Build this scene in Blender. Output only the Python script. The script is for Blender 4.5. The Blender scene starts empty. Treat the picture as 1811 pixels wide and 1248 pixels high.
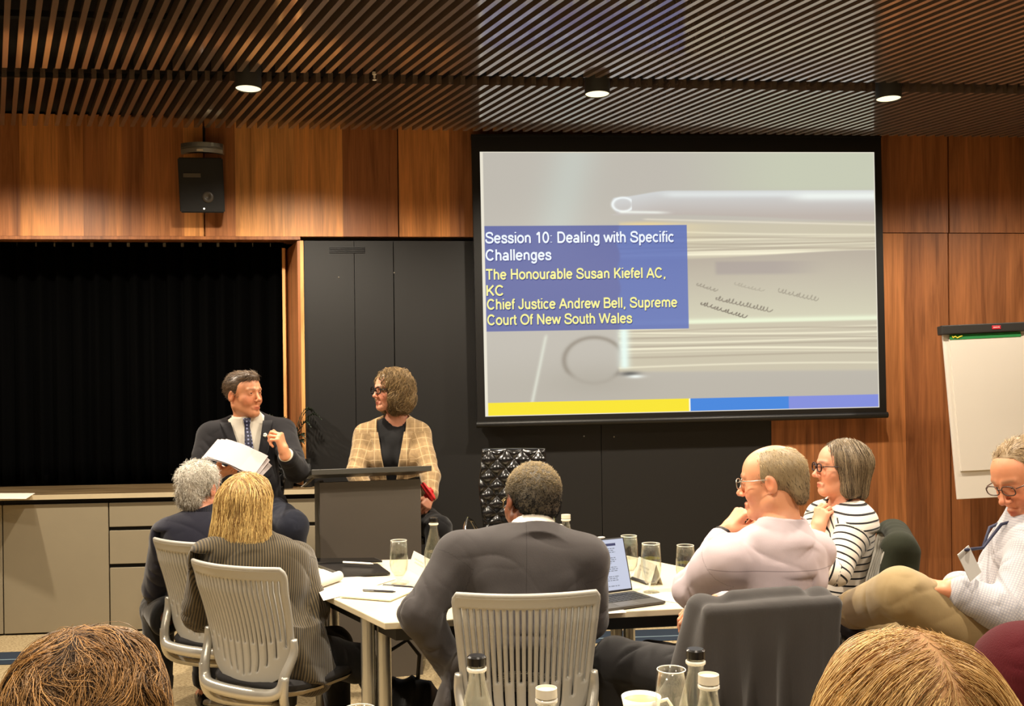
import bpy, bmesh, math, random, json
import numpy as np
from mathutils import Vector, Matrix, Euler

random.seed(7)
rng = np.random.default_rng(11)
SC = bpy.context.scene
COL = SC.collection

# ------------------------------------------------------------------ camera
F_PX, ROLL, ZC, HZ, CX = 1700.0, 0.012, 1.55, 685.0, 905.5
cam_d = bpy.data.cameras.new('camera')
cam_d.sensor_width = 36.0
cam_d.lens = 36.0 * F_PX / 1811.0
cam_d.shift_y = (HZ - 624.0) / 1811.0
cam_d.clip_start = 0.05
cam = bpy.data.objects.new('camera', cam_d)
COL.objects.link(cam)
cr, sr = math.cos(ROLL), math.sin(ROLL)
RV = np.array([cr, 0, -sr]); UV = np.array([sr, 0, cr]); CP = np.array([0, 0, ZC])
cam.matrix_world = Matrix(((cr, sr, 0, 0), (0, 0, -1, 0), (-sr, cr, 0, ZC), (0, 0, 0, 1)))
SC.camera = cam

def at(px, py, d):
    """point at depth d metres in front of the camera along the sight line of (px, py)"""
    return CP + d * (np.array([0, 1.0, 0]) + RV * (px - CX) / F_PX - UV * (py - HZ) / F_PX)

def on_z(px, py, z):
    v = np.array([0, 1.0, 0]) + RV * (px - CX) / F_PX - UV * (py - HZ) / F_PX
    return CP + v * (z - ZC) / v[2]

# ------------------------------------------------------------------ colour, world, exposure
SC.view_settings.view_transform = 'Standard'
SC.view_settings.look = 'None'
SC.view_settings.exposure = 0.2
SC.view_settings.gamma = 1.0
SC.view_settings.use_curve_mapping = False
SC.cycles.use_denoising = True
SC.cycles.max_bounces = 8
SC.cycles.transparent_max_bounces = 24
SC.cycles.caustics_reflective = False
SC.cycles.caustics_refractive = False
SC.cycles.sample_clamp_indirect = 4.0
wd = bpy.data.worlds.new('world'); SC.world = wd
wd.use_nodes = True
wd.node_tree.nodes['Background'].inputs[0].default_value = (1.0, 0.86, 0.70, 1)
wd.node_tree.nodes['Background'].inputs[1].default_value = 0.14

# ------------------------------------------------------------------ wall frame: x along the back wall, -y into the room
WY0, WK = 6.65, 0.09
WA = math.atan(WK)
EU = np.array([math.cos(WA), math.sin(WA), 0]); EN = np.array([math.sin(WA), -math.cos(WA), 0])
WALLM = Matrix.Translation((0, WY0, 0)) @ Matrix.Rotation(WA, 4, 'Z')

def wall_hit(px, py, v=0.0):
    o = np.array([0, WY0, 0]) + EN * v
    d = np.array([0, 1.0, 0]) + RV * (px - CX) / F_PX - UV * (py - HZ) / F_PX
    t = np.dot(o - CP, EN) / np.dot(d, EN)
    p = CP + t * d
    return float(np.dot(p - np.array([0, WY0, 0]), EU)), float(p[2])

def wpt(u, v, z):
    return np.array([0, WY0, 0]) + EU * u + EN * v + np.array([0, 0, z])

# ------------------------------------------------------------------ lamps of the room: rows of ceiling downlights
CEIL_Z = 3.257
WARM = (1, 0.87, 0.70)
def spot(p, power, size=math.radians(150), blend=0.9, rad=0.05, col=WARM, aim=None):
    l = bpy.data.lights.new('downlight_beam', 'SPOT')
    l.energy = power; l.spot_size = size; l.spot_blend = blend; l.shadow_soft_size = rad; l.color = col
    o = bpy.data.objects.new('downlight_beam', l); COL.objects.link(o)
    o.location = p
    if aim is not None:
        o.rotation_euler = (Vector(aim) - Vector(p)).to_track_quat('-Z', 'Y').to_euler()
    return o
LAMPS = [(-1.416, 5.233), (0.4993, 5.405), (2.197, 5.558)]
for (x, y), e in zip(LAMPS, (240, 160, 170)):
    spot((x, y, 3.17), e, math.radians(158), 0.55)
for x, y, e in ((-3.2, 5.06, 220), (3.9, 5.7, 75),
                (-2.3, 3.15, 270), (-0.45, 3.3, 300), (1.35, 3.45, 220), (3.1, 3.6, 200),
                (-1.35, 1.15, 200), (0.45, 1.3, 200), (2.2, 1.45, 200),
                (-1.2, -0.8, 80), (0.6, -0.7, 80), (2.4, -0.5, 80)):
    spot((x, y, 3.19), e, math.radians(158 if y > 5 else 130), 0.55 if y > 5 else 0.9)
# daylight from the window behind the camera
dl_ = bpy.data.lights.new('window_daylight', 'AREA'); dl_.shape = 'RECTANGLE'; dl_.size = 5.6; dl_.size_y = 1.7; dl_.energy = 110; dl_.color = (0.72, 0.86, 1.0)
do_ = bpy.data.objects.new('window_daylight', dl_); COL.objects.link(do_); do_.location = (0, -3.34, 1.75); do_.rotation_euler = (math.radians(90), 0, math.pi)

# ------------------------------------------------------------------ helpers: materials
def lin(c):
    out = []
    for v in c[:3]:
        v = v / 255.0
        out.append(v / 12.92 if v <= 0.04045 else ((v + 0.055) / 1.055) ** 2.4)
    return tuple(out)

class NT:
    def __init__(s, name):
        s.m = bpy.data.materials.new(name); s.m.use_nodes = True
        s.t = s.m.node_tree; s.n = s.t.nodes; s.l = s.t.links
        s.b = s.n['Principled BSDF']; s.out = s.n['Material Output']
    def node(s, typ, **kw):
        n = s.n.new(typ)
        for k, v in kw.items():
            if k.startswith('i_'):
                key = k[2:]
                key = int(key) if key.isdigit() else key
                n.inputs[key].default_value = v
            else:
                setattr(n, k, v)
        return n
    def link(s, a, b): s.l.new(a, b)
    def math(s, op, a, b=None, c=None):
        n = s.node('ShaderNodeMath', operation=op)
        for i, x in enumerate((a, b, c)):
            if x is None: continue
            if isinstance(x, (int, float)): n.inputs[i].default_value = x
            else: s.link(x, n.inputs[i])
        return n.outputs[0]
    def mix(s, fac, a, b, mode='MIX'):
        n = s.node('ShaderNodeMix', data_type='RGBA', blend_type=mode)
        for i, x in ((0, fac), (6, a), (7, b)):
            if isinstance(x, (int, float)): n.inputs[i].default_value = x
            elif isinstance(x, tuple): n.inputs[i].default_value = (*x[:3], 1)
            else: s.link(x, n.inputs[i])
        return n.outputs[2]
    def ramp(s, fac, stops):
        n = s.node('ShaderNodeValToRGB')
        e = n.color_ramp.elements
        while len(e) < len(stops): e.new(0.5)
        for k, (p, c) in enumerate(stops):
            e[k].position = p; e[k].color = (*c[:3], 1)
        s.link(fac, n.inputs[0]); return n.outputs[0]
    def coord(s, kind='Object'):
        return s.node('ShaderNodeTexCoord').outputs[kind]
    def attr(s, name):
        return s.node('ShaderNodeAttribute', attribute_name=name)
    def mapping(s, vec, scale=(1, 1, 1), loc=(0, 0, 0), rot=(0, 0, 0)):
        n = s.node('ShaderNodeMapping')
        n.inputs['Scale'].default_value = scale; n.inputs['Location'].default_value = loc; n.inputs['Rotation'].default_value = rot
        s.link(vec, n.inputs['Vector']); return n.outputs[0]
    def noise(s, vec, scale=5.0, detail=3.0, rough=0.5, dist=0.0):
        n = s.node('ShaderNodeTexNoise')
        n.inputs['Scale'].default_value = scale; n.inputs['Detail'].default_value = detail
        n.inputs['Roughness'].default_value = rough; n.inputs['Distortion'].default_value = dist
        if vec is not None: s.link(vec, n.inputs['Vector'])
        return n.outputs['Fac']
    def bump(s, h, strength=0.3, dist=0.01):
        n = s.node('ShaderNodeBump'); n.inputs['Strength'].default_value = strength; n.inputs['Distance'].default_value = dist
        s.link(h, n.inputs['Height']); s.link(n.outputs[0], s.b.inputs['Normal'])

def P(nt, **kw):
    for k, v in kw.items():
        k = k.replace('_', ' ')
        if isinstance(v, tuple) and len(v) == 3 and 'Color' in k or k == 'Specular Tint': v = (*v, 1)
        nt.b.inputs[k].default_value = v

def plain(name, rgb, rough=0.5, metal=0.0, spec=0.5, noise=0.0, nscale=30, bump=0.0, bscale=200, coat=0.0):
    nt = NT(name); c = lin(rgb)
    P(nt, Roughness=rough, Metallic=metal); nt.b.inputs['Specular IOR Level'].default_value = spec
    nt.b.inputs['Coat Weight'].default_value = coat
    if noise:
        f = nt.noise(nt.coord(), nscale, 4)
        nt.link(nt.mix(f, tuple(x * (1 - noise) for x in c), tuple(min(1, x * (1 + noise)) for x in c)), nt.b.inputs['Base Color'])
    else:
        nt.b.inputs['Base Color'].default_value = (*c, 1)
    if bump:
        nt.bump(nt.noise(nt.coord(), bscale, 3), bump, 0.002)
    return nt.m

def emit(name, rgb, s):
    nt = NT(name); P(nt, Base_Color=(0, 0, 0))
    nt.b.inputs['Emission Color'].default_value = (*lin(rgb), 1); nt.b.inputs['Emission Strength'].default_value = s
    return nt.m

# ------------------------------------------------------------------ helpers: meshes and things
class MB:
    """collects shapes and links them as ONE mesh object"""
    def __init__(s): s.v, s.f, s.a = [], [], []
    def add(s, v, f, a=None):
        o = len(s.v); s.v.extend([tuple(map(float, p)) for p in v]); s.f.extend([tuple(o + i for i in q) for q in f])
        s.a.extend([a if a is not None else 0.0] * len(f)); return s
    def box(s, x0, x1, y0, y1, z0, z1, b=0.0, a=None):
        if b <= 0:
            v = [(x, y, z) for z in (z0, z1) for y in (y0, y1) for x in (x0, x1)]
            return s.add(v, [(0, 2, 3, 1), (4, 5, 7, 6), (0, 1, 5, 4), (2, 6, 7, 3), (0, 4, 6, 2), (1, 3, 7, 5)], a)
        bm = bmesh.new(); bmesh.ops.create_cube(bm, size=1)
        for q in bm.verts:
            q.co = Vector(((x0 + x1) / 2 + q.co.x * (x1 - x0), (y0 + y1) / 2 + q.co.y * (y1 - y0), (z0 + z1) / 2 + q.co.z * (z1 - z0)))
        bmesh.ops.bevel(bm, geom=bm.edges[:], offset=b, segments=2, affect='EDGES', profile=0.6)
        return s.frombm(bm, a)
    def frombm(s, bm, a=None):
        bm.verts.index_update(); s.add([q.co[:] for q in bm.verts], [[q.index for q in f.verts] for f in bm.faces], a); bm.free(); return s
    def prism(s, poly, z0, z1, a=None):
        n = len(poly)
        v = [(p[0], p[1], z0) for p in poly] + [(p[0], p[1], z1) for p in poly]
        return s.add(v, [tuple(range(n))[::-1], tuple(range(n, 2 * n))] + [(i, (i + 1) % n, n + (i + 1) % n, n + i) for i in range(n)], a)
    def lathe(s, prof, c=(0, 0, 0), n=32, a=None):
        v, f = [], []
        for r, z in prof:
            for k in range(n):
                t = 2 * math.pi * k / n; v.append((c[0] + r * math.cos(t), c[1] + r * math.sin(t), c[2] + z))
        for i in range(len(prof) - 1):
            for k in range(n):
                f.append((i * n + k, i * n + (k + 1) % n, (i + 1) * n + (k + 1) % n, (i + 1) * n + k))
        return s.add(v, f, a)
    def tube(s, pts, r, n=8, closed=False, cap=True, flat=1.0, a=None):
        pts = [np.array(p, float) for p in pts]; m = len(pts)
        rs = r if isinstance(r, (list, tuple, np.ndarray)) else [r] * m
        v, f = [], []
        prev = None
        for i, p in enumerate(pts):
            if closed: t = pts[(i + 1) % m] - pts[i - 1]
            else: t = pts[min(i + 1, m - 1)] - pts[max(i - 1, 0)]
            t = t / (np.linalg.norm(t) + 1e-12)
            if prev is None:
                ref = np.array([0, 0, 1.0]) if abs(t[2]) < 0.9 else np.array([1.0, 0, 0])
                x = np.cross(t, ref); x /= np.linalg.norm(x)
            else:
                x = prev - t * np.dot(prev, t); x /= (np.linalg.norm(x) + 1e-12)
            prev = x; y = np.cross(t, x)
            for k in range(n):
                q = 2 * math.pi * k / n; v.append(p + rs[i] * (x * math.cos(q) + flat * y * math.sin(q)))
        for i in range(m if closed else m - 1):
            j = (i + 1) % m
            for k in range(n): f.append((i * n + k, i * n + (k + 1) % n, j * n + (k + 1) % n, j * n + k))
        if cap and not closed: f += [tuple(range(n))[::-1], tuple((m - 1) * n + k for k in range(n))]
        return s.add(v, f, a)
    def build(s, name, mat, parent=None, M=None, smooth=False, bevel=0.0, attr=None, solid=0.0):
        me = bpy.data.meshes.new(name); me.from_pydata(s.v, [], s.f); me.update()
        me.materials.append(mat)
        if smooth:
            me.polygons.foreach_set('use_smooth', [True] * len(me.polygons))
            if smooth != 'all':
                me.set_sharp_from_angle(angle=math.radians(40))
        if attr:
            at_ = me.attributes.new(attr, 'FLOAT', 'FACE'); at_.data.foreach_set('value', s.a)
        o = bpy.data.objects.new(name, me); COL.objects.link(o)
        if parent is not None: o.parent = parent
        if M is not None: o.matrix_local = M
        if bevel:
            md = o.modifiers.new('bevel', 'BEVEL'); md.width = bevel; md.segments = 2; md.limit_method = 'ANGLE'
        if solid:
            md = o.modifiers.new('solid', 'SOLIDIFY'); md.thickness = solid; md.offset = 0
        return o

def tag(o, label, cat, group=None):
    o['label'] = label; o['category'] = cat
    if group: o['group'] = group
    return o
def thing(name, label, cat, loc=(0, 0, 0), rz=0.0, group=None):
    o = bpy.data.objects.new(name, None); o.empty_display_size = 0.05; COL.objects.link(o)
    o.location = tuple(map(float, loc)); o.rotation_euler = (0, 0, rz)
    return tag(o, label, cat, group)
def struct(o): o['kind'] = 'structure'; return o
def copy_tree(o, parent=None):
    c = o.copy(); COL.objects.link(c); c.parent = parent
    for ch in list(o.children): copy_tree(ch, c)
    return c
def wall_thing(name, label, cat, u, v, z, group=None):
    return thing(name, label, cat, wpt(u, v, z), WA, group)

# centre lines of the sans-serif letters on the slide: advance, then strokes ('~' = smooth curve, 'o' = ellipse arc cx cy rx ry from to)
def _el(cx, cy, rx, ry, a0=0, a1=360): return [(cx + rx * math.cos(math.radians(a)), cy + ry * math.sin(math.radians(a))) for a in np.linspace(a0, a1, max(6, int(abs(a1 - a0) / 12)))]
def _sm(*p):
    p = [np.array(q, float) for q in p]; out = []
    for i in range(len(p) - 1):
        p0, p1, p2, p3 = p[max(0, i - 1)], p[i], p[i + 1], p[min(len(p) - 1, i + 2)]
        for t in np.linspace(0, 1, 4, endpoint=False): out.append(tuple(0.5 * (2 * p1 + (p2 - p0) * t + (2 * p0 - 5 * p1 + 4 * p2 - p3) * t * t + (3 * p1 - p0 - 3 * p2 + p3) * t ** 3)))
    return out + [tuple(p[-1])]
_C, _X, _B = .668, .475, .046
_arch = lambda x0, x1, y=.30: ([(x0, .04), (x0, _X)], [(x1, 0.0), (x1, y)] + _el((x0 + x1) / 2, y, (x1 - x0) / 2, _X - y, 0, 165))
LETTERS = {' ': [.278], 'T': [.611, [(.03, _C), (.58, _C)], [(.305, _C), (.305, 0)]], 'H': [.722, [(.13, .716), (.13, 0)], [(.59, .716), (.59, 0)], [(.13, .37), (.59, .37)]],
    'D': [.722, [(.13, 0.0), (.13, .716)], [(.13, _C), (.36, _C)] + _el(.36, .357, .26, .311, 90, -90) + [(.13, _B)]],
    'C': [.722, _el(.375, .357, .28, .315, 38, 322)], 'O': [.778, _el(.389, .357, .315, .315)],
    'S': [.667, _sm((.575, .52), (.52, .63), (.40, .672), (.26, .665), (.14, .61), (.115, .51), (.18, .43), (.33, .375), (.48, .335), (.58, .26), (.59, .17), (.51, .075), (.36, .042), (.20, .055), (.10, .13), (.075, .225))],
    'K': [.667, [(.13, .716), (.13, 0)], [(.59, .70), (.15, .27)], [(.28, .40), (.60, .015)]], 'A': [.667, [(.035, .0), (.333, .68)], [(.333, .68), (.632, .0)], [(.14, .235), (.53, .235)]],
    'J': [.5, [(.38, .716), (.38, .20)] + _el(.215, .20, .165, .155, 0, -180)], 'N': [.722, [(.12, .0), (.12, .716)], [(.12, .69), (.595, .03)], [(.595, 0), (.595, .716)]],
    'B': [.667, [(.12, 0), (.12, .716)], [(.12, _C), (.38, _C)] + _el(.38, .52, .17, .148, 90, -90) + [(.12, .372)], [(.38, .372)] + _el(.41, .209, .185, .163, 90, -90) + [(.12, _B)]],
    'W': [.944, [(.035, .70), (.25, .03)], [(.25, .03), (.472, .68)], [(.472, .68), (.695, .03)], [(.695, .03), (.91, .70)]],
    '1': [.556, [(.33, 0), (.33, .70)], [(.33, .69), (.14, .53)]], '0': [.556, _el(.278, .357, .20, .315)], ':': [.278, [(.139, .03), (.139, .07)], [(.139, .44), (.139, .48)]], ',': [.278, [(.145, .07), (.145, .02), (.105, -.10)]],
    'e': [.556, [(.075, .27), (.48, .27)], _el(.278, .26, .205, .217, 3, 322)], 'o': [.556, _el(.278, .26, .21, .217)], 'c': [.5, _el(.27, .26, .20, .217, 45, 315)],
    's': [.5, _sm((.415, .37), (.36, .455), (.25, .477), (.13, .45), (.10, .375), (.15, .31), (.27, .265), (.39, .215), (.425, .14), (.38, .067), (.26, .042), (.13, .06), (.065, .145))],
    'i': [.222, [(.111, 0), (.111, .519)], [(.111, .65), (.111, .716)]], 'l': [.222, [(.111, 0), (.111, .716)]], 'n': [.556, *_arch(.115, .445)], 'h': [.556, [(.115, 0), (.115, .716)], _arch(.115, .445)[1]],
    'm': [.833, *_arch(.115, .417), _arch(.417, .72)[1]], 'r': [.333, [(.115, 0), (.115, _X)], _el(.27, .31, .155, .165, 78, 180)], 'u': [.556, [(.44, .0), (.44, .519)], [(.115, .519), (.115, .22)] + _el(.278, .22, .163, .178, 180, 345)],
    'a': [.556, _el(.235, .152, .165, .108), [(.43, .0), (.43, .34)] + _el(.27, .34, .16, .135, 0, 155), [(.24, .26), (.43, .29)]], 'd': [.556, [(.44, 0), (.44, .716)], _el(.265, .26, .175, .217)], 'b': [.556, [(.115, 0), (.115, .716)], _el(.29, .26, .175, .217)],
    'p': [.556, [(.115, -.20), (.115, .519)], _el(.29, .26, .175, .217)], 'g': [.556, [(.44, .519), (.44, -.02)] + _el(.265, -.02, .175, .14, 0, -155), _el(.265, .26, .175, .217)],
    'f': [.278, [(.12, 0), (.12, .56)] + _el(.225, .56, .105, .11, 180, 75), [(.02, _X), (.26, _X)]], 't': [.278, [(.12, .66), (.12, .14)] + _el(.215, .14, .095, .10, 180, 285), [(.02, _X), (.26, _X)]],
    'w': [.722, [(.03, .505), (.20, .025)], [(.20, .025), (.361, .49)], [(.361, .49), (.522, .025)], [(.522, .025), (.692, .505)]]}
def text_mesh(mb, s, size, x, y, z, bold=0.048, width=None):
    """letters in the xz plane (facing -y), baseline at (x, y, z)"""
    V, Fc = [], []; px_ = 0.0
    for ch in s:
        g = LETTERS[ch]
        for st in g[1:]:
            st = [np.array(p) for p in st]
            for a, b in zip(st[:-1], st[1:]):
                d = b - a; L = np.hypot(*d)
                if L < 1e-6: continue
                n = np.array([-d[1], d[0]]) / L * bold; k = len(V)
                V += [(px_ + q[0], q[1]) for q in (a + n, a - n, b - n, b + n)]; Fc.append((k, k + 1, k + 2, k + 3))
            for p in st[1:-1]:
                k = len(V); V += [(px_ + p[0] + bold * math.cos(t), p[1] + bold * math.sin(t)) for t in np.linspace(0, 2 * math.pi, 8, endpoint=False)]; Fc.append(tuple(range(k, k + 8)))
        px_ += g[0]
    x_ = min(p[0] for p in V); sx = width / (max(p[0] for p in V) - x_) if width else size
    mb.add([(x + (p[0] - x_) * sx, y, z + p[1] * size) for p in V], Fc)
# ================================================================== ROOM
def wood_mat():
    nt = NT('wood_veneer')
    co = nt.coord()
    tone = nt.attr('tone').outputs['Fac']
    off = nt.node('ShaderNodeCombineXYZ'); nt.link(nt.math('MULTIPLY', tone, 37.0), off.inputs[0]); nt.link(nt.math('MULTIPLY', tone, 91.0), off.inputs[2])
    vadd = nt.node('ShaderNodeVectorMath', operation='ADD'); nt.link(co, vadd.inputs[0]); nt.link(off.outputs[0], vadd.inputs[1])
    m1 = nt.mapping(vadd.outputs[0], (9, 9, 0.55)); n1 = nt.noise(m1, 1.6, 5, 0.55, 0.9)
    m2 = nt.mapping(vadd.outputs[0], (60, 60, 1.6)); n2 = nt.noise(m2, 2.0, 4, 0.6, 0.4)
    base = nt.ramp(tone, [(0.0, lin((118, 72, 46))), (0.35, lin((172, 110, 66))), (0.65, lin((222, 148, 82))), (1.0, lin((246, 186, 116)))])
    d = nt.ramp(n1, [(0.28, (0.50, 0.46, 0.42)), (0.5, (0.92, 0.92, 0.92)), (0.72, (1.22, 1.2, 1.15))])
    c = nt.mix(1.0, base, d, 'MULTIPLY')
    d2 = nt.ramp(n2, [(0.3, (0.72, 0.70, 0.68)), (0.6, (1.06, 1.06, 1.06))])
    c = nt.mix(0.7, c, d2, 'MULTIPLY')
    nt.link(c, nt.b.inputs['Base Color'])
    P(nt, Roughness=0.42); nt.b.inputs['Specular IOR Level'].default_value = 0.4
    nt.bump(n2, 0.08, 0.002)
    return nt.m
WOOD = wood_mat()

def carpet_mat():
    nt = NT('beige_carpet')
    co = nt.coord()
    n = nt.noise(nt.mapping(co, (1, 1, 1)), 260, 2, 0.6)
    n2 = nt.noise(nt.mapping(co, (60, 150, 1)), 1.0, 2, 0.7)
    n3 = nt.noise(co, 3, 2)
    c = nt.ramp(n2, [(0.38, lin((128, 110, 80))), (0.5, lin((196, 176, 136))), (0.7, lin((214, 196, 158)))])
    c = nt.mix(nt.math('MULTIPLY', n, 0.5), c, lin((120, 104, 80)))
    c = nt.mix(nt.math('MULTIPLY', n3, 0.3), c, lin((150, 128, 92)))
    nt.link(c, nt.b.inputs['Base Color']); P(nt, Roughness=0.95); nt.b.inputs['Specular IOR Level'].default_value = 0.1
    nt.bump(n, 0.5, 0.004)
    return nt.m
def dark_wall_mat():
    nt = NT('dark_wall_panel')
    n = nt.noise(nt.coord(), 240, 3); n2 = nt.noise(nt.coord(), 1.2, 2)
    c = nt.mix(n, lin((15, 14, 12.5)), lin((22, 20, 18)))
    c = nt.mix(nt.math('MULTIPLY', n2, 0.35), c, lin((15, 12.5, 11)))
    nt.link(c, nt.b.inputs['Base Color']); P(nt, Roughness=0.6); nt.bump(n, 0.1, 0.002)
    return nt.m
DARKWALL = dark_wall_mat()
BLACK = plain('black_satin', (18, 17, 16), 0.45)
BLACKGAP = plain('black_recess', (9, 8, 7), 0.8)

fl = MB(); fl.box(-6.5, 6.5, -3.2, 8.4, -0.06, 0.0)
struct(fl.build('floor', carpet_mat()))
# dark blue stripe woven into the carpet along the back wall
cs = MB(); cs.box(-5.6, 4.6, -0.89, -0.62, 0.0, 0.004)
o = cs.build('trim_1', plain('navy_carpet_stripe', (26, 40, 56), 0.95, noise=0.3, nscale=200), M=WALLM); struct(o)
cs = MB(); cs.box(-5.6, 4.6, -0.80, -0.788, 0.0, 0.0055)
o = cs.build('trim_2', plain('pale_carpet_line', (120, 140, 150), 0.95, noise=0.2, nscale=200), M=WALLM); struct(o)

# ---- ceiling: dark slab with rows of slats running at an angle to the wall
sl = MB(); sl.box(-6.5, 6.5, -3.2, 8.4, 3.42, 3.5)
struct(sl.build('ceiling', plain('black_ceiling_void', (10, 9, 8), 0.9)))
def slat_mat():
    nt = NT('bronze_slat')
    n = nt.noise(nt.mapping(nt.coord(), (1, 1, 1), rot=(0, 0, -0.4975)), 18, 3)
    nt.link(nt.mix(n, lin((104, 86, 72)), lin((118, 98, 84))), nt.b.inputs['Base Color'])
    P(nt, Metallic=0.0, Roughness=0.35)
    nt.b.inputs['Coat Weight'].default_value = 1.0; nt.b.inputs['Coat Roughness'].default_value = 0.09; nt.b.inputs['Coat IOR'].default_value = 3.8
    return nt.m
st = MB(); kx, gap, hw = -0.543, 0.0699, 0.0141
def slat(c, Ya, Yb):
    f = lambda cc, Y: (cc + kx * Y, Y)
    def cut(cc, Yk):                      # slat ends are cut parallel to the wall
        return (Yk + WK * cc) / (1 - WK * kx)
    q = [f(c - hw, cut(c - hw, Ya)), f(c + hw, cut(c + hw, Ya)), f(c + hw, cut(c + hw, Yb)), f(c - hw, cut(c - hw, Yb))]
    st.prism(q, CEIL_Z, CEIL_Z + 0.055)
for i in range(-72, 122):
    c = 0.097 + gap * i
    slat(c, -2.2, 5.275); slat(c, 5.435, 6.41)
struct(st.build('ceiling_slats', slat_mat()))
rl = MB()
for k in range(9):
    y = -1.6 + 0.9 * k
    rl.box(-6.2, 6.2, y - 0.02, y + 0.02, CEIL_Z + 0.056, CEIL_Z + 0.085)
struct(rl.build('ceiling_batten', BLACKGAP, M=Matrix.Rotation(WA, 4, 'Z')))

# ---- back wall, left part: wood bulkhead over a curtained niche
def sheets(mb, bounds, tones, z0, z1, y0, y1):
    for (a, b), t in zip(zip(bounds[:-1], bounds[1:]), tones):
        mb.box(a, b, y0, y1, z0, z1, a=t)
ub = lambda px, py=320: wall_hit(px, py)[0]
ZB = 2.592
bw = MB()
bpx = [-420, -330, -230, -120, -60, 35, 103, 147, 190, 216, 255, 325, 359.3]
bt = [0.5, 0.7, 0.45, 0.6, 0.38, 0.66, 0.55, 0.40, 0.52, 0.36, 0.42, 0.72]
sheets(bw, [ub(p) for p in bpx], bt, ZB, 3.40, 0, 0.06)
sheets(bw, [ub(p) for p in (362.2, 416, 520, 606, 703)], [0.36, 0.78, 0.70, 0.26], ZB, 3.40, 0, 0.06)
sheets(bw, [ub(p) for p in (705.2, 760, 795, 850)], [0.55, 0.62, 0.40], ZB, 3.40, 0, 0.06)
bw.box(ub(-420), ub(850), 0.062, 0.075, ZB, 3.40, a=0.0)
struct(bw.build('wall_back', WOOD, M=WALLM, attr='tone'))
# bulkhead soffit, splayed wood jamb, niche lining
U_J = wall_hit(533, 600)[0]
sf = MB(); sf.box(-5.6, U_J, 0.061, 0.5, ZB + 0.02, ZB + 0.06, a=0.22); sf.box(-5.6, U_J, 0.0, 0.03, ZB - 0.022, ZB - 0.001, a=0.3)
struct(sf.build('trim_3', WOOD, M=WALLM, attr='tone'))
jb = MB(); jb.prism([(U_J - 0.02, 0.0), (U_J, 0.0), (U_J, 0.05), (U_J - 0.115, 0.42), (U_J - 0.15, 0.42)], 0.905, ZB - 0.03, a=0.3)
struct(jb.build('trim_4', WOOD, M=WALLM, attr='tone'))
je = MB(); je.box(U_J - 0.001, U_J + 0.022, -0.012, 0.02, 0.905, ZB - 0.03, a=0.85)  # paler wood tone on both edge strips paints the light the jamb catches
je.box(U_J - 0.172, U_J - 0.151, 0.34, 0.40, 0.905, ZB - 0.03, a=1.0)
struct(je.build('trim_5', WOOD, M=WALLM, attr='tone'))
# dark panelling behind the lectern and under the screen
dk = MB(); U_S1, U_S2, U_D = wall_hit(628, 600)[0], wall_hit(697.5, 600)[0], wall_hit(1365.5, 850)[0]
for a, b in ((U_J + 0.022, U_S1 - 0.002), (U_S1 + 0.002, U_S2 - 0.003), (U_S2 + 0.003, 0.62), (0.624, U_D)):
    dk.box(a, b, 0.004, 0.05, 0.0, ZB - 0.03)
dk.box(U_J, U_D, 0.05, 0.08, 0.0, ZB)
struct(dk.build('wall_back_dark', DARKWALL, M=WALLM))
# right part of the back wall in wood
br = MB()
u0 = wall_hit(820, 320)[0]
zs = wall_hit(1700, 412)[1]
sheets(br, [u0, 1.0, 2.0, ub(1600), ub(1676)], [0.2, 0.2, 0.28, 0.33], zs + 0.003, 3.40, 0.001, 0.06)
sheets(br, [ub(1679), ub(1740), ub(1811), ub(1900), ub(2000), ub(2150), 5.6], [0.36, 0.31, 0.38, 0.3, 0.35, 0.3], zs + 0.003, 3.40, 0.001, 0.06)
pl = [wall_hit(p, 850)[0] for p in (1365.5, 1392, 1440, 1475, 1553, 1603)]
sheets(br, pl, [0.30, 0.34, 0.22, 0.26, 0.40], 0, zs - 0.003, 0.001, 0.06)
pl = [wall_hit(p, 850)[0] for p in (1603.5, 1640, 1681)]
sheets(br, pl, [0.20, 0.28], 0, zs - 0.003, 0.001, 0.06)
pl = [wall_hit(p, 850)[0] for p in (1683.5, 1730, 1790, 1860, 1950, 2100)] + [5.6]
sheets(br, pl, [0.30, 0.24, 0.33, 0.27, 0.35, 0.3], 0, zs - 0.003, 0.001, 0.06)
br.box(u0, 5.6, 0.062, 0.09, 0, 3.4, a=0.0)
struct(br.build('wall_back_right', WOOD, M=WALLM, attr='tone'))
# remaining shell of the room
nb = MB(); nb.box(-5.6, U_J + 0.1, 1.0, 1.06, 0, 3.4); struct(nb.build('wall_niche', BLACKGAP, M=WALLM))
sw = plain('warm_side_wall', (150, 128, 100), 0.8)
for nm, b in (('wall_left', (-6.0, -5.9, -3.2, 6.6)), ('wall_right', (5.2, 5.3, -3.2, 7.6))):
    m_ = MB(); m_.box(b[0], b[1], b[2], b[3], 0, 3.4); struct(m_.build(nm, sw))

m_ = MB()
for b in ((-6.0, -2.8, 0, 3.4), (2.8, 5.3, 0, 3.4), (-2.8, 2.8, 0, 0.9), (-2.8, 2.8, 2.6, 3.4)): m_.box(b[0], b[1], -3.3, -3.2, b[2], b[3])
struct(m_.build('wall_front', sw))
m_ = MB()
for x in (-2.8, -1.4, 0.0, 1.4, 2.76): m_.box(x, x + 0.04, -3.27, -3.22, 0.9, 2.6)
m_.box(-2.8, 2.8, -3.27, -3.22, 0.9, 0.94); m_.box(-2.8, 2.8, -3.27, -3.22, 2.56, 2.6)
struct(m_.build('window_1', plain('window_frame_grey', (90, 88, 84), 0.5)))

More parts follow.
